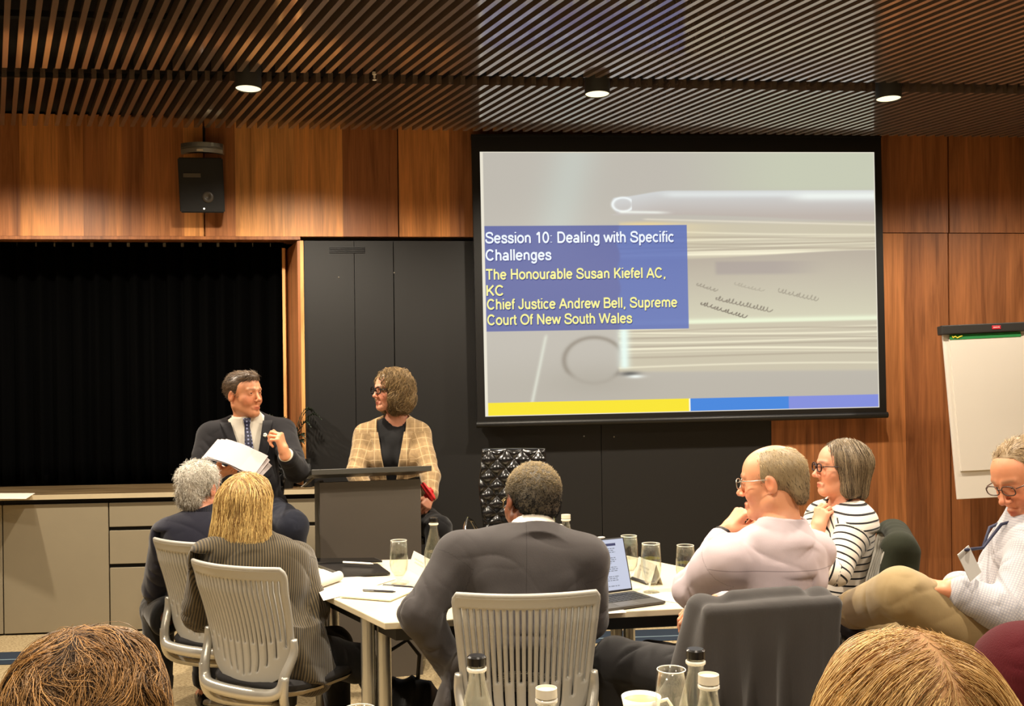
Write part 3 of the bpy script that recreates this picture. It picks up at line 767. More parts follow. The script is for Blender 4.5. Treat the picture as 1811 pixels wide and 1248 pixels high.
def bar_stool(loc, rz, label, seat_z=0.70):
    r = thing('bar_stool', label, 'bar stool', (loc[0], loc[1], 0), rz, 'quilted black bar stools')
    V, Fc = quilt_pad(0.40, 0.47, 0.05, 4.2, 4.6)
    m_ = MB(); m_.add([(x, y + 0.20, z + seat_z + 0.03) for x, y, z in V], Fc); m_.build('backrest', QUILT, r, smooth='all')
    m_ = MB(); m_.box(-0.21, 0.21, -0.22, 0.20, seat_z - 0.055, seat_z, b=0.024); m_.build('seat', QUILT, r, smooth=True)
    for s in (-1, 1):
        m_ = MB(); m_.tube([(s * 0.20, 0.20, seat_z + 0.0), (s * 0.235, 0.12, seat_z + 0.10), (s * 0.24, -0.02, seat_z + 0.13), (s * 0.24, -0.13, seat_z + 0.08), (s * 0.22, -0.16, seat_z - 0.02), (s * 0.15, -0.12, seat_z - 0.06)], 0.011, 10); m_.build('armrest', CHROME, r, smooth=True)
    m_ = MB(); m_.lathe([(0.0, seat_z - 0.056), (0.05, seat_z - 0.056), (0.045, seat_z - 0.09), (0.028, seat_z - 0.10), (0.028, 0.06), (0.05, 0.03), (0.20, 0.016), (0.21, 0.0), (0.0, 0.0)], n=36); m_.build('pedestal', CHROME, r, smooth=True)
    m_ = MB(); m_.tube([(0.16 * math.cos(t), -0.05 + 0.16 * math.sin(t), 0.27) for t in np.linspace(math.pi, 2 * math.pi, 14)] , 0.010, 8); m_.tube([(-0.16, -0.05, 0.27), (0, 0, 0.27), (0.16, -0.05, 0.27)], 0.010, 8); m_.build('footrest', CHROME, r, smooth=True)
    return r
p_ = at(903, 900, 5.35)
bar_stool((p_[0], p_[1] - 0.05), math.radians(-6), 'empty quilted black bar stool by the dark wall, right of the seated woman')
p_ = at(440, 905, 5.27); bar_stool((p_[0], p_[1]), math.radians(14), 'quilted black bar stool under the man in the dark suit', p_[2] - 0.125)
p_ = at(700, 905, 5.86); bar_stool((p_[0], p_[1]), 0.0, 'quilted black bar stool under the woman in the checked jacket', p_[2] - 0.115)

# ------------------------------------------------------------------ things on the worktop behind the speaker
pf = wall_thing('potted_fern', 'dark green fern in a black pot on the worktop by the wood jamb', 'plant', wall_hit(506, 800, 0.1)[0], 0.11, 0.898)
m_ = MB(); m_.lathe([(0.0, 0.0), (0.045, 0.0), (0.06, 0.12), (0.056, 0.12), (0.054, 0.10), (0.0, 0.10)], n=24); m_.build('pot', BLACK, pf, smooth=True)
m_ = MB(); rf = random.Random(5)
for k in range(16):
    t = 2 * math.pi * k / 16 + rf.uniform(-.2, .2); L = rf.uniform(0.24, 0.34); h = rf.uniform(0.16, 0.40)
    pp = [np.array((math.cos(t) * L * q * 0.75, math.sin(t) * 0.085 * q, 0.10 + h * math.sin(q * 2.0) * 1.1)) for q in np.linspace(0.05, 1, 14)]
    m_.tube(pp, 0.0018, 4)
    for i in range(2, 14):
        dv = pp[i] - pp[i - 1]; dv /= np.linalg.norm(dv); sd = np.cross(dv, (0, 0, 1.0)); sd /= np.linalg.norm(sd) + 1e-9
        ll = 0.055 * math.sin(math.pi * min(0.97, i / 14 + 0.08))
        for s in (-1, 1):
            tip = pp[i] + sd * s * ll + dv * ll * 0.6; b0 = pp[i] - dv * 0.005; b1 = pp[i] + dv * 0.006
            mid = (pp[i] + tip) / 2 + np.array((0, 0, 0.006)); up = np.array((0, 0, 0.0012))
            m_.add([b0, b1, mid + dv * 0.006, tip, mid - dv * 0.006, b0 + up, b1 + up, mid + dv * 0.006 + up, tip + up, mid - dv * 0.006 + up], [(4, 3, 2, 1, 0), (5, 6, 7, 8, 9)])
m_.build('fronds', plain('fern_green', (30, 44, 26), 0.6), pf)

def glass_mat(name='clear_glass', tint=(0.97, 0.975, 0.96), k=0.85):
    nt = NT(name)
    tr = nt.node('ShaderNodeBsdfTransparent'); tr.inputs[0].default_value = (*tint, 1)
    gl = nt.node('ShaderNodeBsdfGlossy'); gl.inputs['Roughness'].default_value = 0.03
    lw = nt.node('ShaderNodeLayerWeight'); lw.inputs['Blend'].default_value = 0.30
    mx = nt.node('ShaderNodeMixShader'); nt.link(nt.math('MULTIPLY_ADD', nt.math('POWER', lw.outputs['Facing'], 2.2), k, 0.05), mx.inputs[0]); nt.link(tr.outputs[0], mx.inputs[1]); nt.link(gl.outputs[0], mx.inputs[2])
    nt.link(mx.outputs[0], nt.out.inputs['Surface']); return nt.m
GLASS = glass_mat(); WATER = glass_mat('still_water', (0.93, 0.95, 0.94), 0.5)
RIM = plain('glass_rim', (225, 222, 210), 0.15, spec=0.8)

def goblet(loc, label, group='stemmed water glasses', s=1.0, fill=0.5, name='water_glass'):
    g = thing(name, label, 'glass', loc, 0, group)
    pr = [(0.030, 0.0), (0.031, 0.003), (0.012, 0.008), (0.007, 0.014), (0.008, 0.022), (0.020, 0.034), (0.033, 0.056), (0.038, 0.085), (0.0375, 0.130), (0.0335, 0.182)]
    inn = [(0.0325, 0.182), (0.0365, 0.130), (0.037, 0.085), (0.032, 0.058), (0.019, 0.037), (0.0, 0.034)]
    m_ = MB(); m_.lathe([(r * s, z * s) for r, z in [(0.0, 0.0)] + pr + inn], n=36); m_.build('glass_bowl', GLASS, g, smooth='all')
    m_ = MB(); m_.tube([(0.033 * s * math.cos(t), 0.033 * s * math.sin(t), 0.182 * s) for t in np.linspace(0, 2 * math.pi, 36, endpoint=False)], 0.0011, 6, closed=True); m_.build('rim', RIM, g, smooth='all')
    if fill:
        zf = 0.05 + 0.13 * fill; prw = [(0.0, 0.036), (0.0185, 0.038), (0.0315, 0.059), (0.0362, 0.085), (0.0358, zf * 1.0), (0.0, zf)]
        m_ = MB(); m_.lathe([(r * s, z * s) for r, z in prw], n=32); m_.build('water', WATER, g, smooth=True)
    return g
def bottle(loc, label, cap, s=1.0, fill=0.55, group='glass water bottles'):
    b = thing('water_bottle', label, 'bottle', loc, 0, group)
    pr = [(0.0, 0.0), (0.036, 0.0), (0.041, 0.006), (0.042, 0.10), (0.040, 0.125), (0.028, 0.175), (0.0185, 0.212), (0.0165, 0.232), (0.0185, 0.236), (0.0195, 0.240), (0.0185, 0.244), (0.017, 0.246), (0.017, 0.252)]
    inn = [(0.0145, 0.252), (0.0145, 0.232), (0.0165, 0.212), (0.026, 0.174), (0.038, 0.124), (0.0395, 0.10), (0.0385, 0.008), (0.0, 0.006)]
    m_ = MB(); m_.lathe([(r * s, z * s) for r, z in pr + inn], n=40); m_.build('bottle_body', GLASS, b, smooth='all')
    m_ = MB(); m_.lathe([(0.0172 * s, 0.236 * s), (0.0205 * s, 0.238 * s), (0.0205 * s, 0.243 * s), (0.0172 * s, 0.245 * s)], n=32); m_.build('neck_ring', RIM if cap != 'none' else GLASS, b, smooth='all')
    if cap == 'black':
        m_ = MB(); m_.lathe([(0.0, 0.266), (0.016, 0.266), (0.0195, 0.263), (0.0195, 0.247), (0.0175, 0.246)], c=(0, 0, 0.002), n=36); c = m_.build('cap', plain('black_cap', (16, 14, 13), 0.25), b, smooth=True); c['label'] = 'black screw cap'
    if cap == 'clear':
        m_ = MB(); m_.lathe([(0.0, 0.258), (0.0175, 0.258), (0.0185, 0.262), (0.0195, 0.262), (0.0200, 0.246), (0.018, 0.245)], c=(0, 0, 0.001), n=36); c = m_.build('cap', plain('milky_cap', (218, 210, 190), 0.35), b, smooth=True); c['label'] = 'milky white cap'
    zf = 0.02 + 0.19 * fill; rw = 0.0385 if zf < 0.12 else 0.0385 - (zf - 0.12) * 0.24
    prw = [(0.0, 0.007), (0.038, 0.009), (0.039, 0.02), (0.039, min(zf, 0.10)), (rw, zf), (0.0, zf)]
    m_ = MB(); m_.lathe([(r * s, z * s) for r, z in prw], n=36); m_.build('water', WATER, b, smooth=True)
    return b
goblet(wpt(wall_hit(536, 850, 0.05)[0] - 0.03, 0.085, 0.898), 'small stemmed glass on the worktop beside the jamb', group=None, s=0.85, fill=0.0)
fk = wall_thing('black_flask', 'black flask standing on the worktop left of the lectern', 'flask', wall_hit(545, 850, 0.05)[0], 0.06, 0.898)
m_ = MB(); m_.lathe([(0.0, 0.0), (0.028, 0.0), (0.03, 0.01), (0.03, 0.14), (0.018, 0.16)], n=24); m_.build('flask_body', BLACK, fk, smooth=True)
m_ = MB(); m_.lathe([(0.018, 0.16), (0.02, 0.162), (0.02, 0.19), (0.0, 0.192)], n=24); m_.build('stopper', GRAPH, fk, smooth=True)
# ================================================================== MEETING TABLE AND WHAT LIES ON IT
TZ = 0.74
tab = lambda px, py, z=TZ: on_z(px, py, z)
TBLW = plain('cream_white_laminate', (214, 202, 172), 0.38)
TBLE = plain('table_edge', (214, 204, 182), 0.5)
STEEL = plain('satin_steel', (176, 176, 172), 0.28, 0.85)
c1, c2 = tab(680, 1101), tab(1215, 1075)
cL = tab(545, 1003); cL = c1 + (c1 - tab(600, 1063)) * -1.0
dl = tab(600, 1063) - c1; dl /= np.linalg.norm(dl)
far_y = 4.52
LF = c1 + dl * (far_y - c1[1]) / dl[1]
dr = c2 - c1; dr /= np.linalg.norm(dr)
q1, q2 = tab(1167.5, 996.5), tab(1198, 1003.7)
rd = np.array([0.5, -0.866, 0])
RF = q1 - rd * (far_y + 0.12 - q1[1]) / rd[1] * -1.0
RF = q1 + rd * ((far_y + 0.12 - q1[1]) / rd[1])
RN = c1 + dr * 1.72
org = np.array([0.2, 3.95, 0])
mt = thing('meeting_table', 'cream topped meeting table on steel posts that the audience sits around', 'table', org)
def tl_(p): return (p[0] - org[0], p[1] - org[1])
poly = [tl_(c1), tl_(RN), tl_(RF), tl_(LF)]
m_ = MB(); m_.prism(poly, TZ - 0.024, TZ); m_.build('tabletop', TBLW, mt, bevel=0.003)
cen = np.mean(poly, 0); inn = [tuple(cen + (np.array(p) - cen) * 0.93) for p in poly]
m_ = MB(); m_.prism(inn, TZ - 0.075, TZ - 0.026); m_.build('under_frame', BLACK, mt)
legs = [tab(640, 1110, 0.4), tab(709, 1100, 0.4), c1 + dl * 1.0 + dr * 0.1, RN + np.array([-0.25, 0.1, 0]), RF + np.array([-0.05, -0.2, 0]), LF + np.array([0.25, -0.15, 0])]
lp0 = c1 + dl * 0.22 + dr * 0.06
pts = [lp0, RN + np.array([-0.3, 0.12, 0]), RF + np.array([-0.02, -0.25, 0]), LF + np.array([0.35, -0.15, 0])]
for p in pts:
    x, y = tl_(p)
    for dx in (-0.029, 0.029):
        m_ = MB(); m_.tube([(x + dx, y, 0.035), (x + dx, y, TZ - 0.026)], 0.027, 20); m_.build('leg', STEEL, mt, smooth=True)
    m_ = MB(); m_.box(x - 0.05, x + 0.05, y - 0.16, y + 0.16, 0.0, 0.04, b=0.012); m_.build('foot', BLACK, mt, smooth=True)

def sheet(pix, z, th, name, mat, label, cat, group=None):
    p = [tab(x, y, z) for x, y in pix]; c = np.mean(p, 0)
    o_ = MB(); o_.prism([(q[0] - c[0], q[1] - c[1]) for q in p], 0.0, th)
    o = o_.build(name, mat); o.location = (c[0], c[1], z); return tag(o, label, cat, group)
PAP = plain('desk_paper', (216, 208, 194), 0.8)
PAP2 = plain('cream_paper', (236, 224, 192), 0.8)
DARKF = plain('black_folder', (24, 22, 21), 0.35); NAVYP = plain('dark_pen', (30, 28, 38), 0.35)
def pen(a, b, z, label, mat=None, r=0.0045):
    p, q = tab(*a, z), tab(*b, z); o = thing('pen', label, 'pen', (p + q) / 2); h = (q - p) / 2
    m_ = MB(); m_.tube([-h, h * 0.8, h], [r, r, r * 0.4], 10); m_.build('barrel', mat or NAVYP, o, smooth=True)
    dv = h / np.linalg.norm(h); sd = np.cross(dv, (0, 0, 1.0))
    m_ = MB(); m_.tube([-h * 0.95 + sd * r * 1.3, -h * 0.3 + sd * r * 1.3], 0.0013, 6); m_.build('clip', STEEL if mat is None else mat, o)
    return o
sheet([(543, 1012), (600, 1000), (625, 1012), (548, 1040)], TZ + 0.001, 0.001, 'paper_sheet', PAP, 'white sheet under the rolled paper at the left table end', 'paper', 'papers on the meeting table')
sheet([(556, 1032), (620, 1019), (700, 1024), (604, 1054), (572, 1062)], TZ + 0.002, 0.0012, 'paper_sheet', PAP, 'large pale sheet overhanging the left table edge', 'paper', 'papers on the meeting table')
sheet([(602, 1056), (655, 1036), (740, 1042), (690, 1063)], TZ + 0.0035, 0.005, 'notepad', PAP2, 'pale notepad with a dark pen on it near the table corner', 'notepad')
pen((642, 1043), (700, 1046), TZ + 0.014, 'dark pen lying on the pale notepad near the table corner')
pen((678, 1034), (732, 1038), TZ + 0.007, 'dark pen on the table behind the notepad')
rp = thing('rolled_paper', 'rolled white paper at the left end of the table', 'paper roll', tab(575, 1025, TZ + 0.024))
a_, b_ = tab(548, 1036, TZ + 0.026) - np.array(rp.location), tab(600, 1018, TZ + 0.026) - np.array(rp.location)
m_ = MB(); m_.tube([a_, b_], 0.021, 20); m_.build('roll', PAP, rp, smooth=True)
m_ = MB(); m_.tube([a_ - (b_ - a_) * 0.004, b_ + (b_ - a_) * 0.01], [0.014, 0.014], 16); m_.build('roll_core', PAP2, rp, smooth=True)
sheet([(558, 1000), (668, 1000), (690, 1016), (607, 1020), (590, 1012)], TZ + 0.0045, 0.010, 'folder', DARKF, 'black folder lying on the left half of the table', 'folder')
fo = thing('tablet', 'black glossy tablet lying flat with a white stylus on it', 'tablet', tab(612, 995, TZ))
p4 = [tab(*q, TZ) - tab(612, 995, TZ) for q in ((552, 996), (664, 995), (676, 1000), (560, 1003))]
m_ = MB(); m_.prism([(q[0], q[1]) for q in p4], 0.015, 0.024); m_.build('body', plain('tablet_shell', (40, 38, 36), 0.4), fo)
m_ = MB(); m_.prism([tuple(np.array(q[:2]) * 0.95) for q in p4], 0.024, 0.0245); m_.build('display', plain('black_display', (10, 10, 11), 0.12), fo)
pen((607, 994), (660, 997), TZ + 0.030, 'white stylus lying on the black tablet', WPL, 0.0055)
# name cards (folded tents) and pens
def tent(a, b, hgt, label, back=0.055):
    p, q = tab(*a), tab(*b); c = (p + q) / 2; dv = (q - p); L = np.linalg.norm(dv); dv /= L; nr = np.array([-dv[1], dv[0], 0])
    o = thing('name_card', label, 'name card', c); h = dv * L / 2; t = np.array([0, 0, 0.0006])
    ridge = nr * back / 2 + np.array([0, 0, hgt])
    m_ = MB()
    for base in (np.zeros(3), nr * back):
        A, B, Cc, D = base - h, base + h, ridge + h, ridge - h
        o2 = nr * (0.0008 if base.any() else -0.0008)
        m_.add([A, B, Cc, D, A + o2, B + o2, Cc + o2, D + o2], [(0, 1, 2, 3), (7, 6, 5, 4), (0, 4, 5, 1), (2, 6, 7, 3), (1, 5, 6, 2), (3, 7, 4, 0)])
    m_.build('folded_card', PAP, o)
    m_ = MB(); up = ridge / np.linalg.norm(ridge)
    ll = 0.5 * L
    for k, (w0, w1, hh) in enumerate(((-0.35, 0.25, 0.62), (-0.28, 0.3, 0.45))):
        A, B = ridge * hh + dv * L * w0 * 0.9, ridge * hh + dv * L * w1 * 0.9; o2 = -nr * 0.0018 if nr[1] > 0 else nr * 0.0018
        A, B = A + o2, B + o2; hh_s = up * 0.006
        for q in range(6):
            s0, s1 = A + (B - A) * (q / 6), A + (B - A) * ((q + 0.72) / 6); m_.add([s0, s1, s1 + hh_s, s0 + hh_s], [(0, 1, 2, 3)])
    m_.build('lettering', plain('grey_print', (190, 182, 170), 0.7), o)
    return o
tent((722, 1004), (752, 1022), 0.075, 'white folded name card between the left glass and bottle')
tent((1120, 1020), (1150, 1036), 0.085, 'white folded name card behind the open laptop')
tent((772, 1018), (795, 1012), 0.085, 'white folded name card partly hidden by the grey suit sleeve')
pen((1118, 1022), (1146, 1032), TZ + 0.006, 'black marker lying by the name card right of the laptop', DARKF, 0.007)
sheet([(1125, 1056), (1180, 1046), (1215, 1052), (1200, 1066)], TZ + 0.001, 0.001, 'paper_sheet', PAP, 'white sheet under the right-hand water glass', 'paper', 'papers on the meeting table')
sheet([(1060, 1078), (1100, 1076), (1108, 1083), (1062, 1086)], TZ + 0.001, 0.001, 'paper_sheet', PAP, 'white sheet at the table edge in front of the laptop', 'paper', 'papers on the meeting table')
goblet(tab(706, 1033), 'half-full stemmed water glass at the left, beside the name card', fill=0.55)
goblet(tab(1152, 1047), 'stemmed water glass nearest the open laptop', s=1.05, fill=0.6)
goblet(tab(1113, 1024), 'stemmed water glass behind the open laptop', fill=0.3)
goblet(tab(1213, 1046), 'stemmed water glass beside the elbow of the man in the pale pink shirt', fill=0.5)
bottle(tab(768, 1027), 'glass water bottle with black cap left of the man in the grey suit', 'black')
bottle(tab(1002, 1018), 'glass water bottle with milky cap right of the grey-suited man\'s head', 'clear')
cupm = thing('white_cup', 'white cup behind the grey-suited man, next to the milky-capped bottle', 'cup', tab(980, 1008))
m_ = MB(); m_.lathe([(0.0, 0.0), (0.03, 0.0), (0.04, 0.03), (0.043, 0.20), (0.040, 0.20), (0.037, 0.04), (0.0, 0.02)], n=32); m_.build('cup_body', plain('white_china', (240, 234, 220), 0.25), cupm, smooth='all')
# laptop
B0, B1, B2, B3 = tab(1046, 1072), tab(1131, 1084), tab(1190, 1062), tab(1118, 1050)
hinge = (tab(1050, 1058) + tab(1112, 1049)) / 2
ang = math.atan2(*( (tab(1112, 1049) - tab(1020, 1061))[:2][::-1]))
lpw, lpd = 0.30, 0.21
lt = thing('laptop', 'open laptop showing a text document, right of the grey-suited man', 'laptop', tab(1072, 1057) - np.array([0.02, 0, 0]), ang)
m_ = MB(); m_.box(-lpw / 2, lpw / 2, -lpd, 0.0, 0.003, 0.013, b=0.003); m_.build('keyboard_base', plain('dark_keyboard_shell', (58, 56, 52), 0.5), lt)
m_ = MB()
for r in range(5):
    for c in range(13):
        x0 = -0.135 + c * 0.0208; y0 = -0.03 - r * 0.022; m_.box(x0, x0 + 0.018, y0 - 0.018, y0, 0.013, 0.0145)
m_.build('keys', plain('black_keys', (20, 20, 20), 0.5), lt)
m_ = MB(); m_.box(-0.045, 0.045, -0.20, -0.145, 0.013, 0.0135); m_.build('touchpad', plain('touchpad', (70, 68, 64), 0.4), lt)
LH = 0.208; LM = Matrix.Translation((0, 0.004, 0.014)) @ Matrix.Rotation(math.radians(-17), 4, 'X')
m_ = MB(); m_.box(-lpw / 2, lpw / 2, 0.0, 0.009, 0.0, LH, b=0.003); m_.build('lid', plain('black_lid', (30, 30, 32), 0.4), lt, M=LM)
m_ = MB(); m_.box(-lpw / 2 + 0.006, lpw / 2 - 0.006, -0.0008, 0.0005, 0.008, LH - 0.005); scn = m_.build('display', emit('document_white', (206, 212, 232), 0.78), lt, M=LM)
m_ = MB(); rl_ = random.Random(4)
m_.box(-0.10, 0.105, -0.0018, -0.001, LH - 0.030, LH - 0.020); m_.build('document_heading', emit('document_navy', (62, 68, 110), 0.7), lt, M=LM)
m_ = MB()
for r in range(21):
    z0 = LH - 0.042 - r * 0.0072
    if r % 5 == 4: continue
    x0 = -0.10; xe = 0.10 - (rl_.uniform(0, 0.09) if r % 5 == 3 else rl_.uniform(0, 0.01))
    while x0 < xe:
        w = rl_.uniform(0.006, 0.018); m_.add([(x0, -0.0015, z0), (min(x0 + w, xe), -0.0015, z0), (min(x0 + w, xe), -0.0015, z0 + 0.0034), (x0, -0.0015, z0 + 0.0034)], [(0, 1, 2, 3)]); x0 += w + 0.003
m_.build('document_text', emit('document_grey', (140, 146, 160), 0.7), lt, M=LM)
sy = thing('stylus', 'white stylus held on the top edge of the open laptop', 'stylus', (lt.matrix_basis @ LM @ Vector((0.0, 0.004, LH + 0.006)))[:], ang)
m_ = MB(); m_.tube([(-0.10, 0, 0), (0.055, 0, 0), (0.066, 0, 0)], [0.0048, 0.0048, 0.002], 12); m_.build('barrel', WPL, sy, smooth=True)

# ------------------------------------------------------------------ conference chairs
SHELL = plain('grey_plastic_shell', (168, 165, 156), 0.38, noise=0.02, nscale=4)
FRAME = plain('platinum_frame', (190, 186, 174), 0.26, 0.55)
SEATF = plain('dark_seat_fabric', (44, 42, 42), 0.9, bump=0.3, bscale=600)
PALEP = plain('beige_seat_shell', (178, 164, 140), 0.45)
def back_pt(u, v):
    vb = 1 - (1 - min(1, v / 0.26)) ** 2.2
    hw = (0.190 + 0.042 * v) * (vb ** 0.5 if v < 0.26 else 1)
    if v > 0.94: hw *= 1 - 0.055 * ((v - 0.94) / 0.06) ** 2
    z = 0.435 + 0.465 * v
    y = -0.215 - 0.085 * v + 0.020 * math.sin(math.pi * min(1, v * 1.25)) - 0.012 * max(0, (v - 0.85) / 0.15) ** 2 + 0.055 * (u * hw / 0.23) ** 2
    return np.array([u * hw, y, z])
NS = 21
mar = 0.075; cell = (2 - 2 * mar) / (2 * NS - 1)
us = [-1, -1 + mar * 0.5] + [-1 + mar + cell * (k + (0.13 if k % 2 == 0 else -0.13)) for k in range(2 * NS)] + [1 - mar * 0.5, 1]
vs = list(np.linspace(0.004, 1, 56))
def slot_low(k):
    u = (k - (NS - 1) / 2) / ((NS - 1) / 2)
    return (0.10 + 0.24 * u * u) if k % 2 == 0 else (0.36 + 0.06 * u * u)
def chair_meshes():
    V, Fc = [], []; n1 = len(us)
    for v in vs:
        for u in us: V.append(back_pt(u, v))
    for j in range(len(vs) - 1):
        vm = (vs[j] + vs[j + 1]) / 2
        for i in range(n1 - 1):
            k = i - 2
            if 0 <= k < 2 * NS - 1 and k % 2 == 0 and slot_low(k // 2) < vm < 0.915: continue
            a = j * n1 + i; Fc.append((a, a + 1, a + n1 + 1, a + n1))
    return V, Fc
CHV, CHF = chair_meshes()
def make_chair(label, group='conference chairs round the meeting table'):
    r = thing('conference_chair', label, 'chair', (0, 0, 0), 0, group)
    m_ = MB(); m_.add(CHV, CHF); m_.build('backrest', SHELL, r, smooth='all', solid=0.016)
    ol = [back_pt(-1, v) for v in np.linspace(0.30, 1, 24)] + [back_pt(u, 1) for u in np.linspace(-0.9, 0.9, 19)] + [back_pt(1, v) for v in np.linspace(1, 0.30, 24)]
    m_ = MB(); m_.tube(ol, 0.0085, 8); m_.build('back_rim', SHELL, r, smooth='all')
    def side(s): return [back_pt(s * 1.0, 0.42) + (s * 0.012, -0.004, 0), back_pt(s * 1.0, 0.30) + (s * 0.016, -0.012, 0), np.array([s * 0.205, -0.222, 0.505]), np.array([s * 0.195, -0.232, 0.455])]
    m_ = MB()
    path = side(-1) + [np.array([-0.165, -0.246, 0.432]), np.array([-0.09, -0.254, 0.424]), np.array([0, -0.256, 0.422]), np.array([0.09, -0.254, 0.424]), np.array([0.165, -0.246, 0.432])] + side(1)[::-1]
    def sm(p, n=4):
        p = [np.array(q, float) for q in p]; out = []
        for i in range(len(p) - 1):
            p0, p1, p2, p3 = p[max(0, i - 1)], p[i], p[i + 1], p[min(len(p) - 1, i + 2)]
            for t in np.linspace(0, 1, n, endpoint=False):
                out.append(0.5 * ((2 * p1) + (-p0 + p2) * t + (2 * p0 - 5 * p1 + 4 * p2 - p3) * t * t + (-p0 + 3 * p1 - 3 * p2 + p3) * t ** 3))
        return out + [p[-1]]
    sp_ = sm(path); nn = len(sp_); rr = [0.012 + 0.012 * math.sin(math.pi * i / (nn - 1)) ** 0.7 for i in range(nn)]
    m_.tube(sp_, rr, 12); m_.build('back_frame', FRAME, r, smooth='all')
    for s in (-1, 1):
        m_ = MB(); m_.tube(sm([(s * 0.207, -0.228, 0.50), (s * 0.202, -0.228, 0.42), (s * 0.185, -0.20, 0.365), (s * 0.12, -0.13, 0.33), (s * 0.0, -0.06, 0.318)]), 0.017, 10); m_.build('side_arm', FRAME, r, smooth='all')
    def plan(sc, n=40):
        return [(0.235 * sc * np.sign(math.cos(t)) * abs(math.cos(t)) ** 0.6, 0.225 * sc * np.sign(math.sin(t)) * abs(math.sin(t)) ** 0.6) for t in np.linspace(0, 2 * math.pi, n, endpoint=False)]
    def pad(mb, rows):
        n = 40; V = []
        for sc, z in rows: V += [(x, y, z + 0.02 * (y / 0.22) ** 2 * (-1 if y > 0 else 0.3)) for x, y in plan(sc)]
        F_ = [tuple(range(n))[::-1], tuple((len(rows) - 1) * n + k for k in range(n))]
        for i in range(len(rows) - 1):
            for k in range(n): F_.append((i * n + k, i * n + (k + 1) % n, (i + 1) * n + (k + 1) % n, (i + 1) * n + k))
        mb.add(V, F_)
    m_ = MB(); pad(m_, [(0.97, 0.424), (1.0, 0.435), (1.0, 0.447), (0.96, 0.459), (0.85, 0.464)]); m_.build('seat', SEATF, r, smooth=True)
    m_ = MB(); pad(m_, [(0.70, 0.385), (0.95, 0.408), (1.0, 0.423)]); m_.build('seat_shell', PALEP, r, smooth=True)
    m_ = MB(); m_.lathe([(0.0, 0.385), (0.05, 0.385), (0.045, 0.30), (0.026, 0.29), (0.026, 0.12), (0.04, 0.11), (0.04, 0.07), (0, 0.07)], n=24); m_.build('gas_column', GRAPH, r, smooth=True)
    for k in range(5):
        t = 2 * math.pi * k / 5 + 0.3; c, s = math.cos(t), math.sin(t)
        m_ = MB(); m_.tube([(0.02 * c, 0.02 * s, 0.10), (0.15 * c, 0.15 * s, 0.088), (0.29 * c, 0.29 * s, 0.062)], [0.026, 0.021, 0.016], 10); l_ = m_.build('leg', FRAME, r, smooth=True)
        m_ = MB()
        for dd in (-0.012, 0.012): m_.tube([(0.29 * c - s * (dd - 0.008), 0.29 * s + c * (dd - 0.008), 0.028), (0.29 * c - s * (dd + 0.008), 0.29 * s + c * (dd + 0.008), 0.028)], 0.028, 18)
        m_.build('caster', BLACK, l_, smooth=True)
    return r
def place_chair(ch, px, py, d, rz):
    top = at(px, py, d); o = Matrix.Rotation(rz, 3, 'Z') @ Vector((0, -0.30, 0))
    ch.location = (top[0] - o[0], top[1] - o[1], 0); ch.rotation_euler = (0, 0, rz); return ch
CH0 = make_chair('grey slatted chair of the blonde woman in the corduroy jacket')
place_chair(CH0, 402, 997, 3.56, math.radians(-29))
def next_chair(label, px, py, d, rz):
    c = copy_tree(CH0); c['label'] = label; return place_chair(c, px, py, d, math.radians(rz))
CH_GM = next_chair('grey slatted chair of the grey-haired man, by the low cabinets', 328, 955, 4.12, -26)
CH_NM = next_chair('grey slatted chair of the man in the grey suit, seen square from behind', 932, 1046, 3.0, 2)
CH_PM = next_chair('grey chair hidden under the draped grey suit jacket', 1352, 1058, 2.88, 14)
CH_SW = next_chair('chair of the woman in the striped top, mostly under the green jacket', 1584, 925, 4.05, 72)
CH_RM = next_chair('chair of the man with crossed khaki legs, almost hidden', 1905, 1000, 2.9, 72)

# ------------------------------------------------------------------ nearest table with bottles, glass and cup
ft = thing('side_table', 'pale table top below the lower frame edge carrying bottles and cup', 'table', (0.24, 2.02, 0))
m_ = MB(); m_.box(-0.66, 0.62, -0.40, 0.40, TZ - 0.024, TZ, b=0.004); m_.build('tabletop', TBLW, ft)
for sx in (-0.58, 0.54):
    for sy_ in (-0.33, 0.33):
        m_ = MB(); m_.tube([(sx, sy_, 0.0), (sx, sy_, TZ - 0.025)], 0.022, 16); m_.build('leg', STEEL, ft, smooth=True)
fz = lambda px, py, d: (lambda p: (p[0], p[1], TZ))(at(px, py, d))
bottle(fz(843, 1165, 1.95), 'black-capped glass bottle in front of the grey slatted chair', 'black', fill=0.5)
bottle(fz(966, 1208, 1.75), 'milky-capped glass bottle standing alone at the lower edge', 'clear', fill=0.6)
bottle(fz(1230, 1157, 1.98), 'black-capped glass bottle in front of the draped jacket', 'black', fill=0.5)
bottle(fz(1253, 1193, 1.82), 'milky-capped glass bottle in front of the draped jacket', 'clear', fill=0.5)
def tumbler(loc, label):
    g = thing('tumbler_glass', label, 'glass', loc, 0, 'tall clear glasses on the nearest table')
    pr = [(0.0, 0.0), (0.030, 0.0), (0.034, 0.006), (0.0375, 0.05), (0.037, 0.10), (0.033, 0.155)]
    inn = [(0.0318, 0.155), (0.0355, 0.10), (0.036, 0.05), (0.031, 0.012), (0.0, 0.010)]
    m_ = MB(); m_.lathe(pr + inn, n=40); m_.build('glass_body', GLASS, g, smooth='all')
    m_ = MB(); m_.tube([(0.0325 * math.cos(t), 0.0325 * math.sin(t), 0.155) for t in np.linspace(0, 2 * math.pi, 40, endpoint=False)], 0.0012, 6, closed=True); m_.build('rim', RIM, g, smooth='all')
tumbler(fz(1187, 1165, 2.22), 'tall clear glass beside the coffee cup')
tumbler(fz(635, 1246, 1.97), 'clear glass whose rim just shows at the lower edge')
cc = thing('coffee_cup', 'white coffee cup with a looped handle on the nearest table', 'cup', fz(1134, 1230, 2.30), 0)
